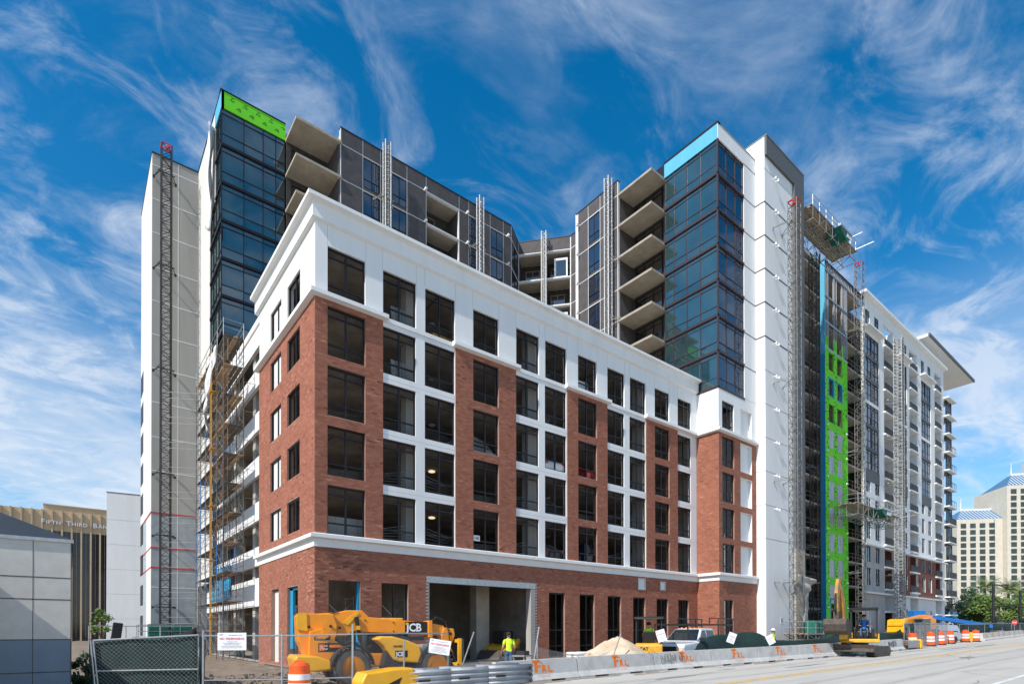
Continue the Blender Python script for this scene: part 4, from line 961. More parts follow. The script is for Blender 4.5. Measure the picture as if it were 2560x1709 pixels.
# work platforms on the masts
def platform(x0, x1, y0, y1, z, label, unit, dp=1.0, crates=(), toe=True, legs=False):
    cxp = (x0+x1)/2; t = thing('mast_climber_platform', label, 'work platform', (cxp, (y0+y1)/2, z-dp), 0, 'mast climber work platforms')
    b = MB(); n = max(3, int((x1-x0)/1.5))
    for y in (y0, (y0+y1)/2, y1):
        b.bar((x0, y, z-.05), (x1, y, z-.05), .05, 5); b.bar((x0, y, z-dp), (x1, y, z-dp), .05, 5)
        for i in range(n):
            a, c = x0+(x1-x0)*i/n, x0+(x1-x0)*(i+1)/n
            b.bar((a, y, z-.05), (a, y, z-dp), .03, 4); b.bar((a, y, z-dp if i % 2 else z-.05), (c, y, z-.05 if i % 2 else z-dp), .03, 4)
    for i in range(n+1):
        a = x0+(x1-x0)*i/n; b.bar((a, y0, z-dp), (a, y1, z-dp), .03, 4); b.bar((a, y0, z-.05), (a, y1, z-.05), .03, 4)
        if i < n: b.bar((a, y0, z-dp), (a+(x1-x0)/n, y1, z-dp), .028, 4)
    b.build('deck_truss', MT['galv_dull'], t)
    k = 0
    y = y0
    while y < y1-.1:
        MB().box(x0+R_.uniform(-.4, .1), x1+R_.uniform(-.1, .5), y, y+.24, z-.001, z+.05).build('plank', MT['wood'] if k % 3 else MT['galv_dull'], t); y += .27; k += 1
    for yy in (y0, y1):
        b = MB()
        for zz in (.55, 1.1): b.bar((x0, yy, z+zz), (x1, yy, z+zz), .03, 5)
        for i in range(n+1): a = x0+(x1-x0)*i/n; b.bar((a, yy, z), (a, yy, z+1.1), .03, 5)
        b.build('guard_rail', MT['galv'], t)
    for xx in (x0, x1):
        b = MB()
        for zz in (.55, 1.1): b.bar((xx, y0, z+zz), (xx, y1, z+zz), .03, 5)
        b.build('guard_rail', MT['galv'], t)
    if unit:
        ux, uw = unit; b = MB(); b.prism([(ux-uw, z-.1), (ux+uw, z-.1), (ux+uw*.8, z-.55), (ux+.2, z-.95), (ux-uw*.7, z-.55)], y0-.6, y0+.9, ax='y'); b.build('drive_unit', MT['teal_plastic'], t)
        b = MB(); b.box(ux-uw*1.02, ux+uw*1.02, y0-.7, y0-.4, z-.1, z+.12); b.build('unit_deck', MT['galv'], t)
        for sg in (-1, 1):
            for yy in (y0, y1): MB().bar((ux+sg*1.4, yy, z-dp), (ux+sg*.2, yy, z-2.2), .06, 5).build('knee_brace', MT['teal_plastic'], t)
        for s in (0, 1): MB().box(ux+.2+.75*s, ux+.8+.75*s, y0-.66, y0-.61, z-.62, z-.18).build('control_box', MT['joint_white'], t)
        b = MB(); b.bar((x1-.3, y0, z-.1), (x1+.2, y0-1.8, z+.1), .035, 5).bar((ux+uw, y0, z-.1), (ux+uw+.3, y0-1.6, z+.05), .035, 5); b.build('outrigger_tube', MT['galv'], t)
    if legs:
        for i in range(0, n+1, 2):
            for yy in (y0, y1): a = x0+(x1-x0)*i/n; MB().bar((a, yy, z-dp), (a, yy, z-dp-1.2), .05, 5).build('leg', MT['steel_dark'], t)
    return t
platform(50.4, 61.6, -3.7, -1.1, 46.0, 'green and steel work platform high up at the top of the dark mast', (57.2, 1.5), 1.4)
platform(61.9, 76.0, -3.7, -1.2, 16.6, 'work platform with green drive unit in front of the green sheathing', (69, 1.4), 1.3)
pg = platform(42.6, 52.6, -6.4, -4.2, 1.35, 'low work platform with grey rails at the foot of the white tower', None, .55, legs=True)
platform(-5.4, -.6, 29.4, 30.9, 1.1, 'low work platform at the foot of the black mast', None, .5, legs=True)
for i in range(4):
    x = 45.0+1.25*i+(.25 if i > 1 else 0); b = MB().box(x, x+1.0, -6.0, -5.0, 1.401, 2.6)
    o = b.build('plastic_crate', MT['teal_plastic'], bevel=.03, label='green plastic crate standing on the low platform beside the white tower', cat='crate', group='green crates on the low platform')
    for k in range(4): MB().box(x+.05, x+.95, -6.02, -6.0, 1.55+.25*k, 1.62+.25*k).build('crate_rib', MT['teal_plastic'], o)
for i in range(2):
    x = -4.6+1.9*i; b = MB().box(x, x+1.5, 29.5, 30.8, 1.151, 2.3); b.build('plastic_crate', MT['teal_plastic'], bevel=.04, label='green plastic crate by the foot of the black mast', cat='crate', group='green crates by the black mast')
P('tarp_grey', (.45, .44, .42), .7, var=.2, bump=.8, bscale=2.5)
def cloth(name, pts, mat, label=None, cat=None, nu=10, nv=8, amp=.08, parent=None, seed=1, th=.01, sag=0., group=None):
    """a draped sheet between four corner points"""
    A, B, C_, D = [Vector(p) for p in pts]; n = (B-A).cross(D-A).normalized(); b = MB()
    for i in range(nu+1):
        for j in range(nv+1):
            u, v = i/nu, j/nv; p = A*(1-u)*(1-v)+B*u*(1-v)+C_*u*v+D*(1-u)*v
            w = amp*(math.sin(seed+u*9.1+v*2.3)+.6*math.sin(seed*2+v*11-u*5)+.5*math.sin(seed*3+u*23+v*3))
            b.v.append(tuple(p+n*w+Vector((0, 0, -sag*math.sin(math.pi*u)*v))))
    for i in range(nu):
        for j in range(nv): q = i*(nv+1)+j; b.f.append([q, q+nv+1, q+nv+2, q+1]); b.m.append(0); b.t.append(0)
    o = b.build(name, MT[mat], parent, smooth=True, **({'label': label, 'cat': cat, 'group': group} if label else {}))
    s = o.modifiers.new('solid', 'SOLIDIFY'); s.thickness = th
    return o
cloth('plastic_tarp', [(-.55, 25.2, 45.3), (-.62, 24.2, 45.6), (-.7, 24.9, 36.5), (-.65, 26.6, 38.0)], 'plastic_white', 'long white plastic sheet hanging down beside the left glass corner', 'sheet', 8, 26, .14, seed=2)
cloth('wrapped_bundle', [(43.0, -5.3, 6.9), (47.2, -5.3, 6.6), (47.0, -4.6, 5.2), (43.2, -4.6, 5.0)], 'tarp_grey', 'grey plastic wrap bundled round a tie bracket on the white tower', 'sheet', 12, 8, .22, seed=4)
cloth('wrap_sheet', [(48.6, -3.6, 6.2), (49.3, -3.4, 6.2), (49.6, -3.3, 1.6), (48.9, -3.5, 1.8)], 'tarp_grey', 'torn grey wrap hanging from the concrete strip beside the open decks', 'sheet', 6, 10, .12, seed=6)

# ================================================================== scaffold along the open garage flank
SX0, SX1, SY0, LIFT, BAY, NB, NL = -1.75, -.45, 13.5, 2.07, 2.13, 5, 11
sca = thing('frame_scaffold', 'tall steel frame scaffold with planked lifts along the open garage flank', 'scaffold', (SX0, SY0, -.42), 0, local=True)
wS = SX1-SX0
b = MB()
for x in (0, wS): b.bar((x, 0, 0), (x, 0, LIFT), .034, 5)
b.bar((0, 0, LIFT-.12), (wS, 0, LIFT-.12), .024, 5).bar((.28, 0, .35), (.28, 0, LIFT-.12), .018, 4).bar((wS-.28, 0, .35), (wS-.28, 0, LIFT-.12), .018, 4)
for z in (.5, .95, 1.4): b.bar((0, 0, z), (.28, 0, z), .015, 4).bar((wS-.28, 0, z), (wS, 0, z), .015, 4)
mfr = b.mesh('scaffold_frame', MT['mast_steel']); mfb = b.mesh('scaffold_frame', MT['blue_machine']); mfrr = b.mesh('scaffold_frame', MT['rusty'])
b = MB(); b.bar((0, 0, .3), (0, BAY, 1.6), .014, 4).bar((0, 0, 1.6), (0, BAY, .3), .014, 4); mcb = b.mesh('cross_brace', MT['galv_dull'])
b = MB(); b.box(0, .27, -.15, BAY+.15, 0, .045); mpl = b.mesh('plank', MT['plank_dark']); mpw = b.mesh('plank', MT['wood'])
def inst(name, me, loc, par):
    o = bpy.data.objects.new(name, me); COL.objects.link(o); o.parent = par; o.location = loc; return o
for l in range(NL+1):
    z = l*LIFT
    for i in range(NB+1):
        if l < NL: inst('scaffold_frame', R_.choice((mfr, mfr, mfr, mfrr, mfb)), (0, i*BAY, z), sca)
    for i in range(NB):
        if l < NL and i < 5:
            for x in (0, wS): inst('cross_brace', mcb, (x, i*BAY, z), sca)
        if l > 0:
            for k in range(4): inst('plank', mpl if R_.random() < .7 else mpw, (.06+.3*k, i*BAY, z+R_.uniform(0, .01)), sca)
b = MB()
for z in (.6, 1.15):
    for x in (0, wS): b.bar((x, 0, NL*LIFT+z), (x, NB*BAY, NL*LIFT+z), .022, 4)
    for y in (0, NB*BAY): b.bar((0, y, NL*LIFT+z), (wS, y, NL*LIFT+z), .022, 4)
for i in range(NB+1):
    for x in (0, wS): b.bar((x, i*BAY, NL*LIFT), (x, i*BAY, NL*LIFT+1.2), .022, 4)
b.build('guard_rail', MT['galv_dull'], sca)
for l in range(1, NL):
    b = MB()
    for zz in (.5, 1.0):
        for x in (0, wS): b.bar((x, 0, l*LIFT+zz), (x, NB*BAY, l*LIFT+zz), .022, 4)
    b.build('guard_rail', MT['mast_steel'], sca)
for l in range(NL-1):
    b = MB()
    for zz in (.65, 1.15): b.bar((-.0, NB*BAY-1, l*LIFT+LIFT+zz), (-2.1, NB*BAY+.2, l*LIFT+LIFT+zz), .02, 4)
    b.build('guard_rail', MT['galv_dull'], sca)
    MB().bar((wS, .02, l*LIFT+1.2), (wS+.95, .02, l*LIFT+1.2), .02, 4).build('tie_tube', MT['galv_dull'], sca)
lad = thing('scaffold_ladder', 'yellow ladder running up the outside of the scaffold', 'ladder', (-2.0, 16.2, -.4), 0, local=True)
for y in (0, .45): MB().bar((0, y, 0), (0, y, 22.6), .024, 5).build('stile', MT['ladder_yellow'], lad)
b = MB().bar((0, 0, 0), (0, .45, 0), .02, 5); mr_ = b.mesh('rung', MT['ladder_yellow'])
for i in range(74): inst('rung', mr_, (0, 0, .2+.3*i), lad)
for z in (3, 7.2, 11.2, 15.4, 19.6): MB().box(-.1, .3, -.1, .55, z, z+.06).build('ladder_bracket', MT['ladder_yellow'], lad)
cloth('plastic_tarp', [(-1.9, 18.6, 20.9), (-2.0, 15.0, 22.2), (-2.1, 17.2, 19.2), (-2.0, 19.0, 17.0)], 'plastic_white', 'white plastic sheet snagged on the upper lifts of the scaffold', 'sheet', 10, 10, .12, seed=5)
cloth('blue_sheet', [(.28, 29.4, 7.3), (.28, 21.0, 7.1), (.28, 21.0, 4.3), (.28, 29.4, 4.1)], 'blue_tarp', 'blue membrane sheet on the garage flank behind the lower scaffold', 'sheet', 14, 6, .025, seed=7)
P('cat_worn', (.46, .23, .045), .6, var=.3, scale=5, dirt=.6)
# ================================================================== machines
def wheel(parent, x, y, z, r, w, rim_mat, tyre_mat='rubber_dusty', side=-1, lugs=22, rim_r=.55):
    """axle along y; side = -1 shows its face towards -y"""
    b = MB(); pr = [(r*.62, -w/2), (r*.90, -w/2), (r, -w*.36), (r, w*.36), (r*.90, w/2), (r*.62, w/2)]
    b.lathe(pr, (x, y, z), 28, 'y')
    for i in range(lugs):
        t = 2*math.pi*i/lugs
        for s in (-1, 1):
            a = t + (.5*2*math.pi/lugs if s > 0 else 0); m = Matrix.Rotation(-a, 3, 'Y') @ Matrix.Rotation(s*.45, 3, 'Z') if False else Matrix.Rotation(-a, 3, 'Y')
            c = Vector((math.cos(a)*(r+.012), s*w*.25, math.sin(a)*(r+.012))); b.obox(Vector((x, y, z))+c, (.05, w*.52, r*.12), m)
    ty = b.build('tyre', MT[tyre_mat], parent, auto=True)
    b = MB(); f = y+side*w*.5
    b.lathe([(r*.63, side*w*.5), (r*rim_r, side*w*.42), (r*rim_r*.9, side*w*.22), (r*.30, side*w*.16), (r*.28, side*w*.30), (r*.12, side*w*.34), (0, side*w*.34)], (x, y, z), 24, 'y')
    b.build('rim', MT[rim_mat], ty, auto=True)
    b = MB()
    for i in range(8): t = 2*math.pi*i/8; b.lathe([(.028, side*w*.16), (.028, side*w*.24), (0, side*w*.24)], (x+math.cos(t)*r*.38, y, z+math.sin(t)*r*.38), 6, 'y')
    b.build('wheel_bolts', MT['steel_dark'], ty)
    return ty

# --- telehandler
TH = dep(966, 20.6); TH.z = -.24
th = thing('telehandler', 'large amber yellow telehandler with lowered boom beside the brick corner', 'telehandler', TH, rad(-9), local=True); th.scale = (.95, .97, .98)
b = MB()                                       # chassis and tail tower
b.prism([(-3.30, 1.55), (-3.34, 2.45), (-3.2, 2.52), (-2.1, 2.52), (-1.95, 2.1), (-2.0, 1.55), (-1.55, 1.2), (-.9, 1.1), (2.0, 1.0), (2.2, .62), (-2.2, .62), (-2.55, .55), (-3.0, .95)], -.42, .42, 0); b.build('chassis', MT['machine_amber'], th, bevel=.035)
b = MB(); b.prism([(-3.0, .7), (-2.95, 1.9), (-2.5, 2.0), (-2.15, 1.62), (-1.8, 1.32), (-1.5, 1.28), (-1.52, .95), (-2.0, .52), (-2.75, .5)], -.62, -.40, 0); b.build('side_plate', MT['machine_amber'], th, bevel=.02)
b = MB(); b.prism([(-3.45, .62), (-3.5, .95), (-3.42, 1.08), (-2.75, 1.05), (-2.3, .88), (-2.28, .58), (-3.1, .52)], -.98, .98, 0); b.build('counterweight', MT['machine_yellow'], th, bevel=.05, seg=3)
b = MB(); b.prism([(-3.36, 1.95), (-3.38, 2.5), (-3.02, 2.54), (-3.0, 1.9)], -.46, -.425, 0); b.build('tail_cover', MT['machine_yellow'], th, bevel=.01)
b = MB()                                       # boom, tapering and sloping down to the front
b.prism([(-3.0, 2.0), (-3.0, 2.5), (-1.9, 2.58), (-1.55, 2.66), (-1.0, 2.66), (-.75, 2.42), (1.75, 2.22), (1.75, 1.74), (-.9, 1.86), (-1.35, 1.9), (-1.6, 1.72), (-1.9, 1.72), (-2.1, 1.95)], -.26, .26, 0); bo = b.build('boom', MT['machine_amber'], th, bevel=.03)
b = MB(); b.prism([(-1.75, 2.2), (-1.2, 2.62), (-1.12, 2.55), (-1.55, 2.12)], -.29, -.262, 0); b.build('boom_rib', MT['machine_yellow'], bo)
b = MB(); b.prism([(1.62, 1.66), (1.62, 2.30), (1.78, 2.32), (1.8, 1.62)], -.33, .33, 0); b.build('boom_collar', MT['machine_amber'], th, bevel=.02)
b = MB(); b.prism([(1.81, 1.74), (1.81, 2.20), (2.32, 2.12), (2.36, 1.72)], -.2, .2, 0); b.build('inner_boom', MT['machine_amber'], th, bevel=.02)
b = MB(); b.prism([(2.30, 2.05), (2.75, 2.0), (2.8, 1.75), (2.62, 1.28), (2.78, .95), (2.55, .9), (2.25, 1.35), (2.2, 1.72)], -.24, .24, 0); b.build('boom_head', MT['machine_amber'], th, bevel=.03)
b = MB(); b.bar((2.5, -.26, 1.1), (2.5, .26, 1.1), .07, 10).bar((2.6, -.26, 1.8), (2.6, .26, 1.8), .06, 10); b.build('pivot_pin', MT['steel_dark'], th)
b = MB(); b.prism([(2.78, .55), (2.78, 1.62), (2.92, 1.62), (2.92, .55)], -.62, -.52, 0).prism([(2.78, .55), (2.78, 1.62), (2.92, 1.62), (2.92, .55)], .52, .62, 0).box(2.8, 2.9, -.6, .6, .55, .68).box(2.8, 2.9, -.6, .6, 1.45, 1.58); b.build('fork_carriage', MT['machine_yellow'], th)
b = MB(); b.box(2.93, 3.02, -.62, .62, .8, 1.6); b.build('load_backrest', MT['worn_steel'], th)
for y in (-.4, .4): b = MB(); b.box(2.93, 2.99, y-.06, y+.06, .2, 1.5); b.box(2.93, 4.1, y-.06, y+.06, .2, .25); b.build('fork', MT['steel_dark'], th)
b = MB(); b.bar((-1.25, -.33, 2.42), (-1.1, -.33, 1.55), .075, 10).bar((-1.1, -.33, 1.55), (-1.0, -.33, 1.2), .05, 8); c_ = b.build('lift_cylinder', MT['black_paint'], th, auto=True)
MB().box(-1.27, -1.12, -.412, -.40, 1.95, 2.1).build('decal', MT['machine_yellow'], c_)
b = MB(); b.box(-.6, 1.45, -.25, .25, 1.55, 1.70); b.build('boom_guide', MT['steel_dark'], th)
b = MB(); b.prism([(-.75, 1.62), (-.5, 1.72), (-.1, 1.72), (.55, 1.55), (.98, 1.36), (1.05, 1.02), (1.02, .72), (.2, .78), (-.05, .86), (-.42, 1.36)], -1.12, -.45, 0); po = b.build('engine_hood', MT['machine_yellow'], th, bevel=.07, seg=3)
for i in range(7): MB().obox((-.42+.13*i, -.8, 1.735-.012*i), (.055, .42, .02), Matrix.Rotation(.10, 3, 'Y')).build('hood_louvre', MT['black_paint'], po)
b = MB(); b.prism([(-.45, .5), (-.3, 1.2), (.2, .76), (1.0, .7), (1.2, .5)], -1.05, -.5, 0); b.build('engine_sump', MT['steel_dark'], th)
b = MB(); b.prism([(.98, .7), (1.05, 1.4), (1.3, 1.42), (1.42, 1.0), (1.3, .65)], -1.05, -.45, 0); b.build('tank', MT['galv_dull'], th, bevel=.05)
b = MB(); b.prism([(-.7, .8), (-.7, 1.5), (-.5, 2.2), (.7, 2.2), (1.25, 1.4), (1.3, .8)], .35, 1.12, 0); cb = b.build('cab', MT['black_paint'], th, bevel=.04)
MB().prism([(-.5, 1.3), (-.36, 2.08), (.6, 2.08), (1.08, 1.4), (1.08, 1.3)], 1.121, 1.135, 0).build('cab_window', MT['glass_car'], cb)
MB().prism([(-.5, 1.5), (-.36, 2.1), (.55, 2.1), (1.0, 1.5)], .33, .345, 0).build('cab_window', MT['glass_car'], cb)
for x, sc in ((-1.55, 1), (1.65, 1)):
    for y, s in ((-.95, -1), (.95, 1)):
        wheel(th, x, y, .64, .64, .42, 'machine_amber', side=s)
        b = MB(); pts = [(x+.78*math.cos(t), .64+.78*math.sin(t)) for t in [rad(a) for a in range(5, 176, 14)]]; q = [(x+.74*math.cos(t), .64+.74*math.sin(t)) for t in [rad(a) for a in range(175, 4, -14)]]
        if x < 0 or s < 0: b.prism(pts+q, y-.24, y+.24, 0); b.build('mudguard', MT['rubber'], th)
MB().bar((-1.55, -.8, .64), (-1.55, .8, .64), .14, 8).build('axle', MT['steel_dark'], th); MB().bar((1.65, -.8, .64), (1.65, .8, .64), .14, 8).build('axle', MT['steel_dark'], th)
b = MB(); b.lathe([(.13, -.70), (.13, -.62), (.09, -.62)], (-2.45, 0, 1.78), 16, 'y').prism([(-2.85, 1.72), (-2.6, 1.86), (-2.35, 1.9), (-2.3, 1.7), (-2.6, 1.64)], -.655, -.62, 0); b.build('pivot_boss', MT['machine_amber'], th)
for x, z in ((-2.95, 2.05), (-2.2, 2.08), (-1.88, 2.02)): MB().lathe([(.05, -.47), (.05, -.42), (0, -.47)], (x, 0, z), 10, 'y').build('pin_hole', MT['black_paint'], th)
for k in range(3): MB().path([(-2.05, -.44-.02*k, 1.6+.05*k), (-1.75, -.46, 1.45-.04*k), (-1.4, -.44, 1.5+.05*k), (-1.0, -.42, 1.25), (-.7, -.45, 1.4-.05*k)], .022, 6).build('hose', MT['rubber'], th)
for k in range(2): MB().path([(1.7, -.3, 2.3), (2.0, -.28+.1*k, 2.45), (2.35, -.26, 2.3-.05*k), (2.5, -.28, 1.9), (2.55, -.28, 1.5)], .02, 6).build('hose', MT['rubber'], th)
for x, z in ((-2.8, .78), (-2.4, .72), (-2.05, .75), (-1.7, 1.12), (-2.3, 1.5), (-2.75, 1.75), (-.9, 2.3), (.2, 2.22), (.2, 1.9), (1.5, 2.15), (1.5, 1.85)): MB().lathe([(.028, -.66 if x < -1.6 and z < 2 else -.29), (.028, -.6 if x < -1.6 and z < 2 else -.25), (0, -.66 if x < -1.6 and z < 2 else -.29)], (x, 0, z), 8, 'y').build('bolt', MT['steel_dark'], th)
MB().path([(-1.9, -.27, 2.60), (-2.3, -.28, 2.50), (-2.35, -.28, 2.2), (-2.0, -.28, 2.1)], .015, 5).build('hose', MT['rubber'], th)
MB().box(-.2, .6, -.2, .2, 2.33, 2.40).build('boom_pad', MT['machine_yellow'], th, bevel=.02)
def decal(s, x, y, z, size, mat, parent, off=.0, box=None, bmat='decal_black'):
    if box: MB().box(x-box[0], x+box[1], y-.004, y-.001, z-box[2], z+box[3]).build('decal_plate', MT[bmat], parent)
    return textm(s, size, MT[mat], parent, face((x, y-.006, z), (1, 0, 0), (0, 0, 1)), 'decal', offset=off, ext=.001, space=.95)
decal('JCB', .72, -.262, 1.90, .42, 'decal_white', th, .012, (.06, .86, .09, .37)); MB().box(.69, .79, -.27, -.264, 2.14, 2.23).build('decal', MT['machine_yellow'], th)
decal('JCB', .02, -1.122, 1.0, .22, 'decal_white', th, .008, (.03, .45, .04, .2))
decal('1823480', -2.15, -.622, .98, .13, 'decal_black', th, .004); decal('1823480', -.1, -1.122, 1.32, .11, 'decal_black', th, .003)
decal('510-56', -2.75, -.622, 1.62, .12, 'decal_white', th, .003, (.05, .5, .03, .12))
decal('RC', -2.6, -.622, 1.27, .2, 'decal_white', th, .006, (.07, .72, .09, .22)); MB().box(-2.28, -1.9, -.632, -.626, 1.33, 1.43).build('decal', MT['orange_paint'], th)
MB().box(-2.64, -2.44, -.629, -.6255, 1.22, 1.45).build('decal', MT['orange_paint'], th)

# --- crash cushion: yellow nose and nested rails in front of the first barrier
ax0, ay0 = -3.85, -14.75
cu = thing('crash_cushion', 'crash cushion with yellow nose and nested grey steel rails at the barrier end', 'crash cushion', (ax0, ay0, zr(-2)+.02), 0, local=True); cu.scale = (.87, 1, 1.12)
b = MB(); b.prism([(0, .02), (-.05, .45), (.1, .66), (1.2, .74), (1.75, .74), (1.8, .60), (2.02, .52), (1.8, .42), (2.02, .32), (1.8, .24), (1.82, .02)], -.36, .36, 0); no = b.build('nose', MT['machine_yellow'], cu, bevel=.05, seg=3)
b = MB(); b.prism([(.62, .30), (1.32, .52), (1.22, .34), (1.38, .16)], -.366, -.361, 0); b.build('nose_mark', MT['decal_black'], no)
def rail(x0, x1, z0, y, sy):
    b = MB(); n = 32; pr = []
    for i in range(n+1):
        t = i/n; pr.append((z0+.56*t, y+sy*.024*math.cos(t*2*math.pi*4.)))
    for (za, ya), (zb_, yb_) in zip(pr, pr[1:]): b.quad((x0, ya, za), (x1, ya, za), (x1, yb_, zb_), (x0, yb_, zb_))
    return b
for i, (a, c) in enumerate(((1.6, 4.2), (3.2, 5.6), (4.8, 6.9))):
    for y, s in ((-.34-.006*i, 1), (.34+.006*i, 1)):
        o = rail(a, c, .12+.008*i, y, s).build('rail_panel', MT['rail_steel'], cu, smooth=True); sm = o.modifiers.new('solid', 'SOLIDIFY'); sm.thickness = .012
    MB().box(a+.9, a+1.0, -.3, .3, .0, .66).build('diaphragm', MT['steel_dark'], cu); MB().box(a+.3, a+.75, -.392, -.385, .36, .42).build('slot_plate', MT['black_paint'], cu)
MB().box(1.4, 6.6, -.1, .1, .0, .14).build('guide_beam', MT['galv_dull'], cu)
for k in range(3): MB().lathe([(.05, -.41), (.05, -.36), (0, -.41)], (6.75, 0, .2+.19*k), 8, 'y').build('bolt', MT['steel_dark'], cu)

# --- orange mini excavator on the street, facing the camera, with a seated operator
EXP = gs(2150, 1638)
hd = math.atan2(.02, -1.0)
ex = thing('mini_excavator', 'yellow tracked mini excavator with open canopy and raised arm on the street', 'excavator', EXP, hd, local=True); ex.scale = (1.06, 1.06, 1.06)
for y in (-.95, .95):
    b = MB(); w = .4; pr = [(-1.25, .30), (-1.15, .08), (-.95, .0), (.95, .0), (1.15, .08), (1.25, .30), (1.15, .5), (.95, .58), (-.95, .58), (-1.15, .5)]
    b.prism(pr, y-w/2, y+w/2, 0); tr = b.build('track', MT['rubber_dusty'], ex, bevel=.03)
    for i in range(18): x = -1.05+.125*i; MB().box(x, x+.06, y-w/2-.01, y+w/2+.01, -.018, .02).build('track_lug', MT['rubber'], tr)
    for i in range(9): MB().box(1.2, 1.27, y-w/2-.01, y+w/2+.01, .1+.045*i, .12+.045*i).build('track_lug', MT['rubber'], tr)
    for x in (-.95, 0, .95): MB().lathe([(.2 if abs(x) > .5 else .1, -w/2-.02), (.2 if abs(x) > .5 else .1, w/2+.02)], (x, y, .29 if abs(x) > .5 else .18), 14, 'y').build('sprocket', MT['worn_steel'], tr)
MB().box(-.7, .7, -.75, .75, .3, .6).build('undercarriage', MT['steel_dark'], ex, bevel=.03); MB().lathe([(.42, .6), (.42, .74)], (0, 0, 0), 20).build('slew_ring', MT['steel_dark'], ex)
b = MB(); b.prism([(1.58, .26), (1.68, .30), (1.60, .48), (1.68, .66), (1.60, .68), (1.52, .48)], -1.28, 1.28, 0); bl = b.build('dozer_blade', MT['worn_steel'], ex)
for y in (-.45, .45): MB().strip((.6, y, .42), (1.56, y, .46), .12, .14).build('blade_arm', MT['worn_steel'], ex)
b = MB(); b.prism([(-1.15, .78), (-1.2, 1.3), (-.5, 1.34), (-.5, 1.0), (.85, .98), (.85, .76)], -.95, .95, 0); b.build('house', MT['cat_yellow'], ex, bevel=.05, seg=3)
b = MB(); b.box(.2, .98, -.98, -.55, .98, 1.5); b.build('side_cover', MT['cat_yellow'], ex, bevel=.05)
MB().box(-.6, .8, -.45, .8, .99, 1.04).build('floor_plate', MT['black_paint'], ex)
for x, y in ((.82, .82), (.82, -.42), (-.75, .82), (-.75, -.42)): MB().strip((x, y, 1.0), (x-.05 if x > 0 else x+.08, y, 2.62), .08, .08).build('canopy_post', MT['black_paint'], ex)
b = MB(); b.prism([(-.85, 2.6), (.92, 2.6), (.95, 2.66), (.8, 2.74), (-.75, 2.74)], -.5, .9, 0); b.build('canopy_roof', MT['black_paint'], ex, bevel=.03)
b = MB(); b.box(-.45, .1, -.12, .5, 1.04, 1.42); b.prism([(-.5, 1.42), (-.62, 2.05), (-.5, 2.08), (-.34, 1.5)], -.08, .45, 0); b.build('seat', MT['black_paint'], ex, bevel=.05)
for y in (.62, -.28): MB().box(-.3, .25, y-.08, y+.08, 1.04, 1.62).build('console', MT['black_paint'], ex, bevel=.03)
for y in (-.1, .1): MB().bar((.55, y+.2, 1.04), (.5, y+.2, 1.6), .018, 6).build('lever', MT['steel_dark'], ex)
YB_ = -1.0+.35                                  # the digging arm stands at the machine's right hand
yb2 = -.78
b = MB(); b.prism([(.95, .9), (1.35, .95), (1.38, 1.5), (1.0, 1.5)], yb2-.2, yb2+.2, 0); b.build('swing_post', MT['cat_yellow'], ex, bevel=.03)
b = MB(); b.prism([(1.05, 1.15), (1.3, 1.2), (1.3, 2.2), (1.55, 3.1), (2.1, 4.1), (1.95, 4.25), (1.2, 3.3), (.95, 2.2)], yb2-.10, yb2+.10, 0); b.build('boom', MT['cat_worn'], ex, bevel=.02)
b = MB(); b.prism([(1.78, 4.35), (2.15, 4.3), (2.42, 3.4), (2.3, 2.45), (2.15, 2.45), (2.05, 3.3)], yb2-.085, yb2+.085, 0); b.build('stick', MT['cat_worn'], ex, bevel=.02)
b = MB(); b.bar((1.42, yb2-.16, 1.6), (1.62, yb2-.16, 2.75), .07, 8).bar((1.62, yb2-.16, 2.75), (1.75, yb2-.16, 3.3), .04, 8); b.build('boom_cylinder', MT['black_paint'], ex)
b = MB(); b.bar((1.4, yb2, 3.6), (1.7, yb2, 4.35), .06, 8); b.build('stick_cylinder', MT['black_paint'], ex)
b = MB(); b.bar((2.42, yb2, 3.5), (2.55, yb2, 2.6), .055, 8).bar((2.55, yb2, 2.6), (2.32, yb2, 2.2), .04, 8); b.build('bucket_cylinder', MT['black_paint'], ex)
b = MB(); b.prism([(2.1, 2.5), (2.4, 2.5), (2.42, 2.1), (2.1, 2.12)], yb2-.14, yb2+.14, 0); b.build('quick_hitch', MT['worn_steel'], ex)
b = MB(); prf = [(2.1, 2.1), (2.6, 2.1), (2.72, 1.8), (2.6, 1.42), (2.3, 1.22), (1.95, 1.28), (1.9, 1.36), (2.3, 1.35), (2.5, 1.55), (2.55, 1.85), (2.3, 2.02)]
b.prism(prf, yb2-.55, yb2+.55, 0); b.prism([(2.1, 2.1), (2.6, 2.1), (2.72, 1.8), (2.6, 1.42), (2.3, 1.22), (1.95, 1.28)], yb2-.57, yb2-.54, 0).prism([(2.1, 2.1), (2.6, 2.1), (2.72, 1.8), (2.6, 1.42), (2.3, 1.22), (1.95, 1.28)], yb2+.54, yb2+.57, 0); bu = b.build('bucket', MT['worn_steel'], ex)
for i in range(5): y = yb2-.5+.25*i; MB().strip((1.97, y, 1.31), (1.78, y, 1.36), .07, .04).build('bucket_tooth', MT['worn_steel'], bu)

_pv = Vector((1.15, yb2, 0)); SLEW = rad(20); _sl = Matrix.Rotation(SLEW, 4, 'Z'); _sw = _sl @ Matrix.Translation(_pv) @ Matrix.Rotation(rad(-14), 4, 'Z') @ Matrix.Translation(-_pv)
for o in ex.children:                            # the house is slewed on its tracks and the arm swung to its right
    n_ = o.name.split('.')[0]
    if n_ in ('boom', 'stick', 'boom_cylinder', 'stick_cylinder', 'bucket_cylinder', 'quick_hitch', 'bucket'): o.matrix_basis = _sw
    elif n_ not in ('track', 'undercarriage', 'dozer_blade', 'blade_arm', 'slew_ring'): o.matrix_basis = _sl
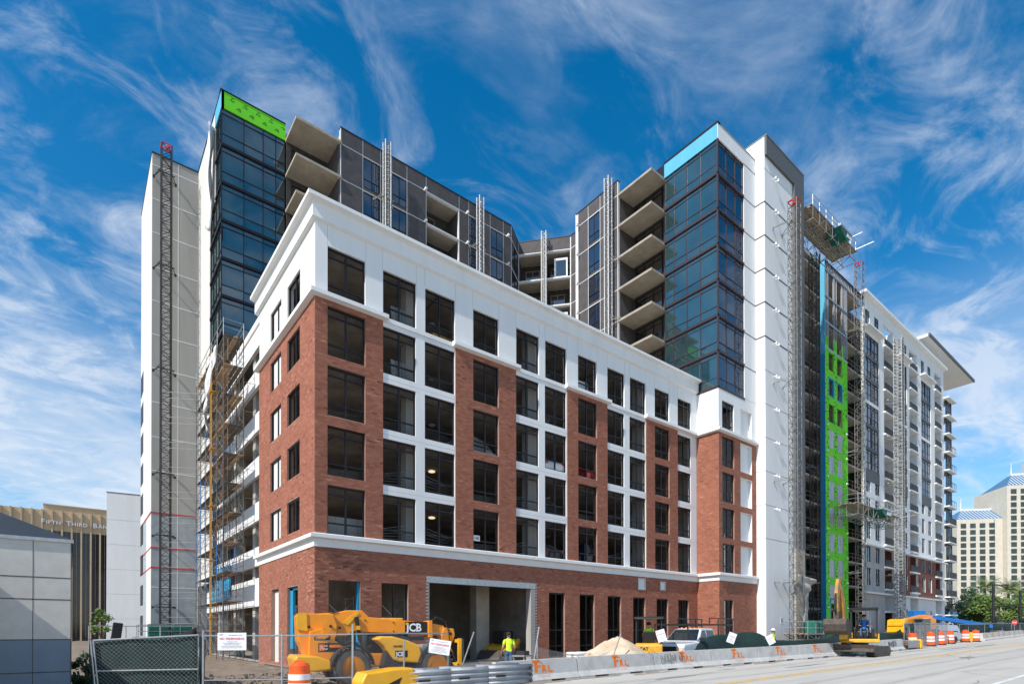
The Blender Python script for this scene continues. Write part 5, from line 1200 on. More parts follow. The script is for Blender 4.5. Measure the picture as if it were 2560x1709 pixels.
# --- small yellow digger behind the truck
MD = dep(1622, 26.8); md = thing('compact_digger', 'small yellow digger with black canopy working between sand pile and white truck', 'digger', MD+Vector((0, 0, -.1)), rad(38), local=True)
b = MB(); b.prism([(-.95, .65), (-1.0, 1.15), (-.9, 1.25), (-.25, 1.25), (-.25, .95), (.6, .92), (.6, .62)], -.62, .62, 0); b.build('house', MT['cat_yellow'], md, bevel=.08, seg=3)
for y in (-.55, .55): MB().prism([(-.9, .25), (-.8, .04), (.8, .04), (.9, .25), (.8, .48), (-.8, .48)], y-.15, y+.15, 0).build('track', MT['rubber_dusty'], md, bevel=.03)
MB().box(-.5, .5, -.5, .5, .3, .63).build('undercarriage', MT['steel_dark'], md)
for x, y in ((.55, -.58), (.55, .58), (-.6, -.58), (-.6, .58)): MB().bar((x, y, 1.0), (x*.9, y, 2.42), .035, 6).build('canopy_post', MT['black_paint'], md)
b = MB(); b.prism([(-.78, 2.4), (.82, 2.4), (.75, 2.5), (-.7, 2.5)], -.68, .68, 0); b.build('canopy_roof', MT['black_paint'], md, bevel=.03)
b = MB(); b.box(-.4, .05, -.28, .28, .98, 1.25); b.prism([(-.42, 1.25), (-.52, 1.8), (-.42, 1.82), (-.3, 1.3)], -.28, .28, 0); b.build('seat', MT['black_paint'], md, bevel=.04)
MB().prism([(.6, .8), (.85, .8), (1.2, 1.9), (1.9, 1.5), (2.0, 1.6), (1.15, 2.15), (.95, 1.8)], -.1, .1, 0).build('boom', MT['cat_yellow'], md, bevel=.02)
MB().prism([(1.85, 1.7), (2.0, 1.65), (1.9, .7), (1.75, .7)], -.08, .08, 0).build('stick', MT['cat_yellow'], md); MB().prism([(1.6, .72), (1.95, .72), (2.0, .35), (1.7, .2), (1.5, .35)], -.25, .25, 0).build('bucket', MT['worn_steel'], md)
textm('CAT', .2, MT['decal_black'], md, face((-1.003, .42, .93), (0, -1, 0), (0, 0, 1)), 'decal', .006, .001); textm('CAT', .16, MT['decal_black'], md, face((-.75, .628, .95), (-1, 0, 0), (0, 0, 1)), 'decal', .006, .001)

# --- white pickup with ladder rack
PK = Vector((16.0, -12.0, zr(16)-.08)); pk = thing('pickup_truck', 'white extended cab pickup truck with black ladder rack parked behind the barriers', 'pickup truck', PK, rad(180+8), local=True)
b = MB(); b.prism([(2.85, .45), (2.9, .95), (2.75, 1.12), (1.35, 1.22), (1.25, 1.2), (1.25, .45)], -.98, .98, 0); b.build('hood', MT['car_white'], pk, bevel=.09, seg=3)
b = MB(); b.prism([(1.3, .45), (1.3, 1.2), (-1.2, 1.22), (-1.2, .45)], -.98, .98, 0); cbx = b.build('cab_body', MT['car_white'], pk, bevel=.05)
b = MB(); rf = [(1.2, 1.2), (.45, 1.84), (.2, 1.9), (-1.0, 1.88), (-1.2, 1.2)]; n = len(rf); vs = [(x, -.93 if z < 1.3 else -.72, z) for x, z in rf]+[(x, .93 if z < 1.3 else .72, z) for x, z in rf]
b.add(vs, [(i, (i+1) % n, n+(i+1) % n, n+i) for i in range(n)]+[tuple(range(n-1, -1, -1)), tuple(range(n, 2*n))]); b.build('cab_roof', MT['car_white'], pk, bevel=.05)
def tilt_quad(b, pts): b.poly(pts)
b = MB(); b.poly([(1.16, -.84, 1.26), (1.16, .84, 1.26), (.5, .66, 1.82), (.5, -.66, 1.82)]); o = b.build('windshield', MT['glass_car'], pk); o.location = (.012, 0, .012)
for s in (-1, 1):
    y = lambda z: s*(.935-(z-1.2)*.31)
    MB().poly([(.98, y(1.25), 1.25), (.42, y(1.76), 1.76), (.05, y(1.8), 1.8), (.05, y(1.25), 1.25)]).build('side_window', MT['glass_car'], pk); MB().poly([(-.05, y(1.27), 1.27), (-.05, y(1.8), 1.8), (-.9, y(1.78), 1.78), (-1.02, y(1.27), 1.27)]).build('side_window', MT['glass_car'], pk)
    MB().box(1.0, 1.2, s*1.0, s*1.22, 1.22, 1.42).build('mirror', MT['black_paint'], pk, bevel=.02)
    MB().box(2.84, 2.93, s*.62, s*.95, .74, .95).build('headlight', MT['lens'], pk, bevel=.02); MB().box(2.84, 2.93, s*.66, s*.95, .66, .73).build('turn_signal', MT['orange_paint'], pk)
b = MB(); b.box(2.82, 2.94, -.6, .6, .68, .99); b.build('grille', MT['black_paint'], pk, bevel=.02)
for k in range(4): MB().box(2.945, 2.96, -.58, .58, .72+.07*k, .745+.07*k).build('grille_bar', MT['steel_dark'], pk)
MB().box(2.8, 3.02, -.98, .98, .42, .62).build('bumper', MT['chrome'], pk, bevel=.04)
b = MB(); b.box(-3.1, -1.22, -.98, -.88, .5, 1.22); b.box(-3.1, -1.22, .88, .98, .5, 1.22); b.box(-3.1, -3.0, -.88, .88, .5, 1.22); b.box(-1.3, -1.22, -.88, .88, .5, 1.22); b.box(-3.0, -1.3, -.88, .88, .5, .62); b.build('truck_bed', MT['car_white'], pk)
for i in range(5): MB().box(.1, .2, -.5+.24*i, -.44+.24*i, 1.9, 1.95).build('roof_lamp', MT['orange_paint'], pk)
for x in (1.95, -2.1):
    for y, s in ((-.85, -1), (.85, 1)): wheel(pk, x, y, .39, .39, .26, 'galv_dull', 'rubber', s, 0)
rk = MB()
for s in (-1, 1):
    y = s*.9
    MB().strip((2.3, y, 2.08), (-3.2, y, 2.08), .06, .09).build('rack_rail', MT['black_paint'], pk); MB().strip((-.2, y, 2.42), (-3.3, y, 2.42), .05, .05).build('rack_rail', MT['black_paint'], pk)
    for x in (-.2, -1.3, -2.4, -3.2): MB().strip((x, y, 1.2 if x < -1.2 else 2.08), (x, y, 2.42), .05, .05).build('rack_post', MT['black_paint'], pk)
    MB().strip((2.2, y, 1.3), (2.3, y, 2.08), .05, .05).build('rack_post', MT['black_paint'], pk)
for x in (2.3, .6, -1.3, -3.2): MB().strip((x, -.9, 2.08), (x, .9, 2.08), .05, .05).build('rack_crossbar', MT['black_paint'], pk)

# --- far telehandler, boom lift and van beyond the excavator
FT = dep(2282, 50); ft = thing('telehandler', 'amber telehandler with lowered boom behind the orange drums and screen fence', 'telehandler', FT, rad(170), local=True)
b = MB(); b.prism([(-2.9, .7), (-3.0, 2.3), (-2.2, 2.5), (-1.4, 2.4), (1.6, 1.2), (2.2, .7)], -.5, .5, 0); b.build('chassis', MT['machine_amber'], ft, bevel=.04)
MB().prism([(-2.9, 2.1), (-2.8, 2.65), (-1.6, 2.7), (2.4, 2.15), (2.4, 1.75), (-1.6, 2.1)], -.3, .3, 0).build('boom', MT['machine_amber'], ft, bevel=.04); MB().prism([(2.3, 2.3), (2.8, 2.2), (2.9, 1.1), (2.5, 1.0), (2.3, 1.6)], -.7, .7, 0).build('boom_head', MT['machine_yellow'], ft, bevel=.05)
for i in range(2): MB().box(2.85, 2.95, -.6, .6, 1.15+.55*i, 1.3+.55*i).build('carriage_bar', MT['machine_yellow'], ft)
MB().prism([(-.9, .9), (-.8, 1.5), (.6, 1.5), (1.1, .9)], -1.1, -.5, 0).build('engine_hood', MT['machine_yellow'], ft, bevel=.06); MB().prism([(-.9, .9), (-.7, 2.3), (.6, 2.3), (1.1, .9)], .4, 1.1, 0).build('cab', MT['glass_car'], ft, bevel=.04)
for x in (-1.6, 1.7):
    for y, s in ((-1, -1), (1, 1)): wheel(ft, x, y, .68, .68, .44, 'machine_amber', 'rubber_dusty', s, 20)
BL = dep(2330, 66); bl2 = thing('boom_lift', 'blue boom lift with long lowered boom beyond the amber telehandler', 'boom lift', BL, rad(-35), local=True)
MB().box(-1.3, 1.3, -1, 1, .5, 1.1).build('chassis', MT['blue_machine'], bl2, bevel=.05); MB().prism([(-2.2, 1.15), (-2.2, 1.9), (.6, 1.9), (1.2, 1.15)], -.9, .9, 0).build('turntable', MT['blue_machine'], bl2, bevel=.05)
MB().strip((-2.0, 0, 2.9), (7.5, 0, 1.5), .3, .45).build('boom', MT['blue_machine'], bl2, bevel=.03); MB().box(-2.6, -1.2, -.5, .5, 1.9, 3.35).build('boom_mount', MT['blue_machine'], bl2, bevel=.05); MB().box(7.4, 8.3, -.8, .8, .9, 1.0).build('basket_floor', MT['galv_dull'], bl2)
for y in (-.8, .8): MB().strip((7.4, y, 1.95), (8.3, y, 1.95), .04, .04).build('basket_rail', MT['galv_dull'], bl2)
for x in (-1, 1):
    for y, s in ((-.95, -1), (.95, 1)): wheel(bl2, x, y, .45, .45, .32, 'joint_white', 'rubber', s, 0)
def car(name, label, p, rz, mat, cat='car', group=None, h=1.0, van=False):
    t = thing(name, label, cat, p, rz, group, local=True)
    MB().prism([(-2.2, .3), (-2.25, .8), (-2.1, 1.0), (-1.2, 1.05), (1.1, 1.0), (2.1, .85), (2.25, .55), (2.2, .3)], -.88, .88, 0).build('body', MT[mat], t, bevel=.08, seg=3)
    pr = [(-2.15, 1.0), (-2.0, 1.7*h), (-.2, 1.78*h), (.5, 1.65*h), (1.25, 1.0)] if van else [(-1.7, 1.0), (-1.3, 1.45*h), (-.3, 1.52*h), (.4, 1.45*h), (1.15, 1.0)]
    n = len(pr); vs = [(x, -.84 if z < 1.1 else -.66, z) for x, z in pr]+[(x, .84 if z < 1.1 else .66, z) for x, z in pr]; b = MB(); b.add(vs, [(i, (i+1) % n, n+(i+1) % n, n+i) for i in range(n)]+[tuple(range(n-1, -1, -1)), tuple(range(n, 2*n))], 0)
    cbn = b.build('cabin', MT[mat], t, bevel=.05)
    for s in (-1, 1):
        y = lambda z: s*(.85-(z-1.0)*.36+.006); zt = pr[2][1]-.12
        MB().poly([(pr[0][0]+.35, y(1.06), 1.06), (pr[1][0]+.2, y(zt), zt), (.3, y(zt), zt), (.95, y(1.06), 1.06)]).build('side_window', MT['glass_car'], cbn)
    a, c = Vector((pr[-1][0], 0, pr[-1][1])), Vector((pr[-2][0], 0, pr[-2][1])); d = c-a
    p0, p1 = a+d*.1, a+d*.92; MB().poly([(p0.x+.01, -.78, p0.z+.01), (p0.x+.01, .78, p0.z+.01), (p1.x+.01, .64, p1.z+.01), (p1.x+.01, -.64, p1.z+.01)]).build('windshield', MT['glass_car'], cbn)
    a, c = Vector((pr[0][0], 0, pr[0][1])), Vector((pr[1][0], 0, pr[1][1])); d = c-a; p0, p1 = a+d*.15, a+d*.9; MB().poly([(p0.x-.012, -.75, p0.z), (p0.x-.012, .75, p0.z), (p1.x-.012, .62, p1.z), (p1.x-.012, -.62, p1.z)]).build('rear_window', MT['glass_car'], cbn)
    for s in (-1, 1): MB().box(-2.27, -2.2, s*.62, s*.84, .72, .95).build('tail_light', MT['car_red'], t); MB().box(2.16, 2.25, s*.55, s*.82, .62, .78).build('headlight', MT['lens'], t)
    for x in (-1.35, 1.4):
        for y, s in ((-.78, -1), (.78, 1)): wheel(t, x, y, .33, .33, .22, 'galv', 'rubber', s, 0)
    return t
car('parked_van', 'grey white van parked beyond the drums in front of the blue boom', dep(2340, 54), rad(160), 'car_silver', 'van', van=True)
car('parked_car', 'white car with a red tail lamp parked on a middle garage deck', (17.9, 2.6, FL[2]), rad(82), 'car_white')
car('parked_car', 'red car parked on a middle garage deck behind a brick pier', (21.6, 2.6, FL[2]), rad(92), 'car_red')
car('parked_car', 'silver car parked on a middle garage deck behind the second brick pier', (11.6, 2.4, FL[2]), rad(6), 'car_silver', van=True)
car('parked_car', 'dark car parked on the lowest deck behind the third brick pier', (21.4, 2.5, FL[4]), rad(90), 'car_dark', van=True)
car('parked_car', 'dark blue car parked on the lowest deck between white window bays', (17.8, 2.7, FL[4]), rad(86), 'car_dark')
# --- skid steer inside the entrance
sk = thing('skid_steer', 'small yellow loader standing inside the vehicle entrance', 'loader', (13.6, 1.6, GZ), rad(200), local=True)
MB().prism([(-1.2, .35), (-1.25, 1.25), (-.6, 1.5), (.6, .95), (.9, .35)], -.75, .75, 0).build('body', MT['cat_yellow'], sk, bevel=.06); MB().box(-.75, .45, -.5, .5, 1.2, 2.05).build('cab', MT['black_paint'], sk, bevel=.08)
for s in (-1, 1): MB().prism([(-1.1, 1.25), (-.9, 1.55), (1.3, .65), (1.2, .4)], s*.78, s*.9, 0).build('lift_arm', MT['cat_yellow'], sk)
MB().prism([(1.1, .15), (1.9, .12), (1.25, .75)], -.9, .9, 0).build('bucket', MT['worn_steel'], sk)
for x in (-.65, .55):
    for y, s in ((-.88, -1), (.88, 1)): wheel(sk, x, y, .4, .4, .3, 'cat_yellow', 'rubber_dusty', s, 16)
def aty(px, y): d = ray(px, 1575); t = (y-CAM.y)/d.y; return t
# ================================================================== street furniture and site clutter
BP = [(-.02, 0), (.30, 0), (.30, .08), (.165, .27), (.10, .80), (-.10, .80), (-.165, .27), (-.30, .08), (-.30, 0)][1:]
FRL = None
def frl(parent, L_, faded=False):
    """orange stencil: pennant-topped F, R, L on the street face (local -y)"""
    sl = math.atan2(.065, .53); up = Vector((0, math.sin(sl), math.cos(sl))); m = 'orange_paint'
    o = Vector((L_*.44, -.152, .36)); K_ = 1.18; P_ = lambda x, z: tuple(o+Vector((x*K_, 0, 0))+up*(z*K_)+Vector((0, -.006, 0)))
    b = MB()
    for pg in ([(0, -.02), (.13, .0), (.13, .30), (.02, .31), (0, .24)], [(-.06, .27), (.13, .28), (.13, .36), (-.1, .37)], [(.13, .28), (.36, .26), (.14, .40), (.12, .37)], [(.13, .13), (.27, .15), (.27, .2), (.13, .2)]): b.poly([P_(x, z) for x, z in pg])
    b.build('painted_mark', MT[m], parent)
    mt = face(P_(.30, 0), (1, 0, 0), up); textm('R', .35, MT[m], parent, mt, 'painted_mark', .018, .001); textm('L', .32, MT[m], parent, face(P_(.555, 0), (1, 0, 0), up), 'painted_mark', .018, .001)
    b = MB(); b.poly([P_(.6, .02), P_(.82, .0), P_(.66, -.05)]); b.build('painted_mark', MT[m], parent)
    sl2 = math.atan2(.135, .19); up2 = Vector((0, math.sin(sl2)*.5, math.cos(sl2))).normalized(); q = Vector((L_*.44+.05, -.235, .185))
    textm('107-8 4-0408', .12, MT['orange_faded'], parent, face(q, (1, 0, 0), Vector((0, .58, .81))), 'painted_number', .0, .001)
P('graffiti', (.05, .05, .06), .8)
def barrier_mesh(L_):
    b = MB(); n = len(BP); xs = [0, .02, L_*.17, L_*.17, L_*.34, L_*.34, L_*.62, L_*.62, L_*.80, L_*.80, L_-.02, L_]
    def ring(x, notch):
        return [(x, y, z if not (notch and z < .01) else .075) for y, z in BP]
    segs = [(0, L_*.17, 0), (L_*.17, L_*.34, 1), (L_*.34, L_*.62, 0), (L_*.62, L_*.80, 1), (L_*.80, L_, 0)]
    for a, c, nt_ in segs:
        r0, r1 = ring(a, nt_), ring(c, nt_); k = len(b.v); b.v += r0+r1
        for i in range(n): b.f.append([k+i, k+(i+1) % n, k+n+(i+1) % n, k+n+i]); b.m.append(0); b.t.append(0)
        b.f += [[k+i for i in range(n)], [k+n+i for i in range(n)]]; b.m += [0, 0]; b.t += [0, 0]
    return b
JB = [(1.25, -14.10), (5.24, -14.02), (9.91, -14.05), (13.98, -14.30), (17.85, -14.58), (21.8, -14.85), (25.8, -15.0), (29.8, -15.1), (33.75, -15.12), (37.7, -15.13)]
DESC = ['concrete barrier with orange stencil standing beside the crash cushion rails', 'concrete barrier with orange stencil in front of the bag stack and sand pile', 'concrete barrier with black scrawled loops beside its orange stencil', 'concrete barrier with orange stencil in front of the pickup truck and green fabric',
        'concrete barrier in front of the crumpled green fabric with a white notice', 'concrete barrier just before the excavator blade with orange stencil', 'concrete barrier standing behind the excavator tracks', 'concrete barrier directly behind the excavator operator', 'concrete barrier behind the excavator beside the sagging green screen', 'pale concrete barrier covered in graffiti past the excavator']
def barrier(p, q, label, grp, mark=True):
    p = Vector((p[0], p[1], zr(p[0]))); q = Vector((q[0], q[1], zr(q[0]))); d = q-p; L_ = d.length-.06
    t = thing('concrete_barrier', label, 'barrier', p+d.normalized()*.03, 0, grp, local=True); t.rotation_euler = (0, -math.asin(d.z/d.length), math.atan2(d.y, d.x))
    bo_ = barrier_mesh(L_).build('barrier_body', MT['barrier'], t, bevel=.015)
    for x in (.12, L_-.12): MB().lathe([(.05, .0), (.05, .02), (.0, .02)], (x, 0, .80), 8).build('lifting_eye', MT['rust'], t)
    if mark: frl(t, L_)
    return t, L_
for i in range(len(JB)-1):
    t, L_ = barrier(JB[i], JB[i+1], DESC[i], 'concrete barriers along the street', i < 7)
    if i in (2, 8):
        b = MB(); x = .45 if i == 2 else .8
        for k in range(7):
            pts = []; r = R_.uniform(.09, .2); c0 = x+.22*k+R_.uniform(-.05, .05); zz = .5+R_.uniform(-.05, .05)
            for j in range(15): a = j*.48+k; pts.append((c0+r*.55*math.cos(a)+.01*j, -.185-.0*j+((zz+r*math.sin(a)-.36)*.12), zz+r*math.sin(a)*1.1))
            b.path(pts, .008 if i == 2 else .012, 4)
        b.build('graffiti', MT['graffiti'], t)
fx = 64.5
for i in range(12):
    a = fx+3.7*i; barrier((a, -14.3+.045*(a-fx)), (a+3.68, -14.3+.045*(a+3.68-fx)), 'concrete barrier in the far row beyond the orange drums' , 'concrete barriers beyond the drums', True)
# far crash cushion ends
c2 = thing('crash_cushion', 'short stack of grey rails with yellow end plate behind the excavator', 'crash cushion', (37.9, -15.2, zr(38)), 0, local=True)
for z in (.12,): 
    for y in (-.3, .3): o = rail(0, 2.6, z, y, 1).build('rail_panel', MT['galv'], c2, smooth=True)
MB().prism([(2.6, .05), (2.6, .75), (3.0, .7), (3.05, .1)], -.4, .4, 0).build('nose', MT['machine_yellow'], c2, bevel=.05); MB().box(3.02, 3.06, -.12, .12, .25, .55).build('nose_mark', MT['decal_black'], c2); MB().box(.2, 2.5, -.15, .15, 0, .3).build('guide_beam', MT['steel_dark'], c2)
# orange drums
def drum(p, label, s=1.):
    p = Vector(p); t = thing('traffic_drum', label, 'drum', p, R_.uniform(0, 6), 'orange traffic drums', local=True); t.scale = (s, s, s)
    pr = [(.0, .09), (.29, .09), (.29, .30), (.275, .31), (.275, .52), (.265, .53), (.265, .74), (.25, .75), (.25, .92), (.19, .985), (.0, .985)]
    b = MB(); b.lathe(pr, n=22); b.build('drum_body', MT['orange_plastic'], t, auto=True)
    for z0, z1, r in ((.33, .48, .2775), (.56, .71, .2675)): MB().lathe([(r, z0), (r, z1)], n=22).build('reflective_band', MT['reflect_white'], t, auto=True)
    MB().lathe([(.0, .0), (.36, .0), (.36, .07), (.30, .1), (.0, .1)], n=22).build('rubber_base', MT['rubber'], t)
    MB().bar((-.1, 0, 1.03), (.1, 0, 1.03), .018, 6).bar((-.1, 0, 1.03), (-.12, 0, .97), .018, 6).bar((.1, 0, 1.03), (.12, 0, .97), .018, 6).build('handle', MT['orange_plastic'], t)
    return t
q = dep(749, 14.6); drum((q.x, q.y, -.22), 'orange drum with white bands standing alone in front of the chain link fence', 1.03)
for px, py, lb_ in ((2281, 1619, 'orange drum behind the yellow end plate of the grey rails'), (2326, 1614, 'first of three orange drums in a row past the amber telehandler'), (2351, 1611, 'middle of three orange drums in a row past the amber telehandler'), (2375, 1608, 'last of three orange drums in a row past the amber telehandler'), (2414, 1604, 'orange drum on the near side of the small yellow post'), (2439.5, 1603, 'orange drum touching the start of the far barrier row')):
    drum(gs(px, py), lb_, 1.17)
p = gs(2427, 1603); b = MB(); b.lathe([(.0, .25), (.2, .25), (.2, .95), (.0, .95)], p, 12).lathe([(.22, 0), (.22, .25)], p, 12); b.build('yellow_post', MT['machine_yellow'], label='short yellow cylinder between the last two orange drums', cat='post')

# ------------------------------------------------ chain link
def mesh_wire(b, A, B, C_, D, pitch=.075, r=.0032, fn=None):
    """diamond wire mesh on the quad A (bottom left) B (bottom right) C (top right) D (top left); fn displaces"""
    A, B, C_, D = [Vector(v) for v in (A, B, C_, D)]; w = ((B-A).length+(C_-D).length)/2; h = ((D-A).length+(C_-B).length)/2
    def pt(u, v): 
        q = A*(1-u)*(1-v)+B*u*(1-v)+C_*u*v+D*(1-u)*v
        return q + (fn(u, v) if fn else Vector((0, 0, 0)))
    n = int((w+h)/pitch)
    for k in range(n):
        for sg in (1, -1):
            s = k*pitch
            x0, y0 = (s-h, h) if s > h else (0, s)
            x0 = max(0, s-h); y0 = s-x0; x1 = min(w, s); y1 = s-x1
            a_, b_ = (x0/w, y0/h), (x1/w, y1/h)
            if sg < 0: a_, b_ = (1-a_[0], a_[1]), (1-b_[0], b_[1])
            m = 4 if fn else 1
            for j in range(m):
                t0, t1 = j/m, (j+1)/m; b.bar(pt(a_[0]+(b_[0]-a_[0])*t0, a_[1]+(b_[1]-a_[1])*t0), pt(a_[0]+(b_[0]-a_[0])*t1, a_[1]+(b_[1]-a_[1])*t1), r, 3, cap=False)
def fence(pts, h, label, top=True, mid=None, pitch=.075, posts=None, r=.0032, base=None, sagf=None, mat='wire'):
    P0 = [Vector(p) for p in pts]; t = thing('chain_link_fence', label, 'fence', P0[0], 0, 'chain link fences round the site')
    for i, p in enumerate(P0):
        ph = (posts[i] if posts else h)
        if ph: MB().bar(p-Vector((0, 0, .15)), p+Vector((0, 0, ph)), .03, 8).build('post', MT['galv'], t)
    for a, c in zip(P0, P0[1:]):
        if top: MB().bar(a+Vector((0, 0, h-.04)), c+Vector((0, 0, h-.04)), .021, 6).build('rail', MT['galv'], t)
        if mid: MB().bar(a+Vector((0, 0, mid)), c+Vector((0, 0, mid)), .018, 6).build('rail', MT['galv'], t)
        b = MB(); mesh_wire(b, a+Vector((0, 0, .04)), c+Vector((0, 0, .04)), c+Vector((0, 0, h-.04)), a+Vector((0, 0, h-.04)), pitch, r, sagf); b.build('wire_mesh', MT[mat], t, kind='stuff')
    return t
d_ = lambda px, dp_, z=-.3: dep(px, dp_, z)
fence([d_(508, 15.6), d_(705, 15.9), d_(881.6, 16.1, -.26), d_(1010, 18.4, -.25), d_(1120, 20.0, -.25)], 1.84, 'chain link fence on grey posts in front of the telehandler', mid=.55, posts=[1.95, 1.86, 2.1, 1.6, 1.5], r=.0014, pitch=.085)
# screened gate panel leaning at the left
A, B = d_(250, 15.0, -.32), d_(497, 15.7, -.3); A2 = A+Vector((0, 0, .05)); C_, D_ = B+Vector((0, 0, 1.82)), d_(233, 15.0, -.32)+Vector((0, 0, 1.70))
t = thing('screened_gate', 'leaning chain link gate panel backed with dark green screen fabric', 'gate', A)
for a, c in ((A2, D_), (B, C_), (A2, B+Vector((0, 0, .02))), (D_, C_), (A2+(D_-A2)*.5, B+(C_-B)*.47), (d_(243, 14.98, -.35), d_(226, 14.98, -.35)+Vector((0, 0, 1.75)))): MB().bar(a, c, .024, 8).build('frame_tube', MT['galv'], t)
b = MB(); mesh_wire(b, A2, B, C_, D_, .11, .0027); b.build('wire_mesh', MT['galv'], t, kind='stuff')
nrm = (B-A).cross(Vector((0, 0, 1))).normalized(); nrm = nrm if nrm.dot(W) > 0 else -nrm
cloth('screen_fabric', [A2+nrm*.06, B+nrm*.06, C_+nrm*.06, D_+nrm*.06], 'green_mesh', None, None, 14, 9, .012, parent=t, seed=3)
cloth('screen_fabric', [B+nrm*-.03+Vector((0, 0, .1)), B+Vector((.14, -.05, .3)), C_+Vector((.16, -.05, -.15)), C_+nrm*-.03], 'green_mesh', None, None, 4, 10, .03, parent=t, seed=8)
# sagging fence by the entrance and by the sand
sg = lambda u, v: Vector((0, 0, -.32*math.sin(math.pi*u)*v))
fence([d_(1150, 22.2), d_(1343, 23.6)], 1.05, 'slack chain link fence sagging in front of the vehicle entrance', top=False, posts=[0, 1.5], sagf=lambda u, v: Vector((0, 0, -.35*v*(1-u)**1.2)))
fence([d_(1345, 23.4), d_(1550, 25.2)], 1.3, 'chain link fence running from the entrance jamb past the bag stack to the sand pile', top=False, posts=[0, 0], sagf=sg)
for a, c, lb_ in ((d_(1146, 21.2, -.1), d_(1184, 21.2, 1.55), 'leaning grey fence post between telehandler and entrance'), (d_(1330, 22.4, -.1), d_(1347, 22.6, 1.75), 'leaning grey fence post against the entrance jamb'), (d_(1521, 23.5, .0), d_(1551, 24.2, 1.45), 'leaning grey fence post in front of the sand pile')):
    MB().bar(a, c, .03, 8).bar(c, c+(c-a).normalized()*.04, .036, 8).build('fence_post', MT['galv'], label=lb_, cat='post', group='leaning fence posts')
# notices
def notice(c, w, h, right, tilt, label, lines=True):
    c = Vector(c); r = Vector(right).normalized(); u = Vector((0, 0, 1)); n = r.cross(u); q = Matrix.Rotation(tilt, 3, n); r = q @ r; u = q @ u
    t = thing('warning_notice', label, 'sign', c, 0, 'no trespassing notices on the fences')
    pl = MB(); o = c-n*.0
    pl.add([c-r*w/2-u*h/2, c+r*w/2-u*h/2, c+r*w/2+u*h/2, c-r*w/2+u*h/2, c-r*w/2-u*h/2-n*.004, c+r*w/2-u*h/2-n*.004, c+r*w/2+u*h/2-n*.004, c-r*w/2+u*h/2-n*.004], MB.BF); pl.build('panel', MT['sign_white'], t)
    def tx(s, size, du, dv, mat, off=0.): textm(s, size, MT[mat], t, face(c-org(t)+r*du+u*dv+n*.003, r, u), 'lettering', off, .0005, align='CENTER')
    tx('NO TRESPASSING', w*.108, 0, h*.10, 'sign_red', w*.003)
    for k, s in enumerate(('Trespassing is a crime', 'This is a designated construction site', 'Theft from this site is a felony', 'Anyone found trespassing on this property', 'upon conviction shall be guilty of a felony')): tx(s, w*.042, 0, h*(-.03-.085*k), 'sign_ink')
    tx('JACK JENNINGS & SONS', w*.045, w*.12, h*.33, 'sign_ink')
    b = MB()
    for k in range(4): a = -.5+.33*k; b.add([c-r*(w*.37)+u*h*.30+r*(w*.03*(k-1.5))+n*.003, c-r*(w*.37)+u*h*.42+r*(w*.035*(k-1.8))+n*.003, c-r*(w*.37)+u*h*.42+r*(w*.035*(k-1.2))+n*.003], [(0, 1, 2)])
    b.build('emblem', MT['sign_red'], t)
Rh = Vector((R.x, R.y, 0))
fdir = (d_(705, 15.9)-d_(508, 15.6)).normalized()
notice(dep(580, 15.55, 1.34), .76, .49, (fdir.x, fdir.y, 0), 0, 'white no trespassing notice with red heading wired to the fence left of the telehandler')
notice(dep(1099, 19.2, 1.08), .74, .5, Rh, rad(-9), 'tilted white no trespassing notice hanging at the telehandler front wheel')
notice(dep(1653, aty(1653, -13.5), 1.4), .42, .56, Rh, rad(16), 'faded white notice slanting in front of the small yellow digger')
notice(dep(1829, aty(1829, -13.6), 1.25), .42, .56, Rh, rad(-20), 'faded white notice lying on the green fabric before the pickup')
notice(dep(1926, aty(1926, -14.35), 1.14), .40, .52, Rh, rad(28), 'faded white notice slanting on green fabric beside the hard hat worker')
# crumpled green screen fabric along the barriers
def mound(pts, label, name='screen_fabric', mat='green_mesh', dpt=.5, seed=1):
    b = MB(); n = len(pts); m = 7
    for i, (px, dp_, zt) in enumerate(pts):
        base = dep(px, dp_)
        for j in range(m+1):
            v = j/m; zz = base.z+(zt-base.z)*math.sin(math.pi*.5*v); off = (W*(dpt*v)); w = .05*math.sin(i*1.9+j*1.3+seed)+.03*math.sin(i*4.1-j*2.2)
            q = base+Vector((off.x, off.y, 0))*1.0; b.v.append((q.x+w, q.y+w, zz+.02*math.sin(i*2.7+j)))
    for i in range(n-1):
        for j in range(m): q = i*(m+1)+j; b.f.append([q, q+m+1, q+m+2, q+1]); b.m.append(0); b.t.append(0)
    o = b.build(name, MT[mat], smooth=True, label=label, cat='fabric', group='green screen fabric along the site'); s = o.modifiers.new('solid', 'SOLIDIFY'); s.thickness = .012
    ss = o.modifiers.new('sub', 'SUBSURF'); ss.levels = ss.render_levels = 1
    return o
def ybar(px): return -13.45 if px < 1850 else (-13.45-(px-1850)/90*.75 if px < 1940 else -14.2)
M1 = [(1728, .75), (1745, .95), (1765, 1.2), (1785, 1.38), (1805, 1.45), (1830, 1.43), (1850, 1.5), (1872, 1.58), (1892, 1.58), (1910, 1.5), (1925, 1.25), (1940, 1.12), (1960, 1.08), (1990, 1.06), (2020, 1.08), (2050, 1.1), (2085, 1.3), (2110, 1.35)]
mound([(px, aty(px, ybar(px)), z) for px, z in M1], 'crumpled dark green screen fabric bulging behind the barriers beside the pickup', seed=1)
mound([(px, aty(px, -14.1), z) for px, z in ((2188, 1.5), (2205, 1.55), (2222, 1.45), (2240, 1.4), (2252, 1.5), (2262, 1.8))], 'slack green screen fabric behind the excavator and graffiti barrier', seed=4)
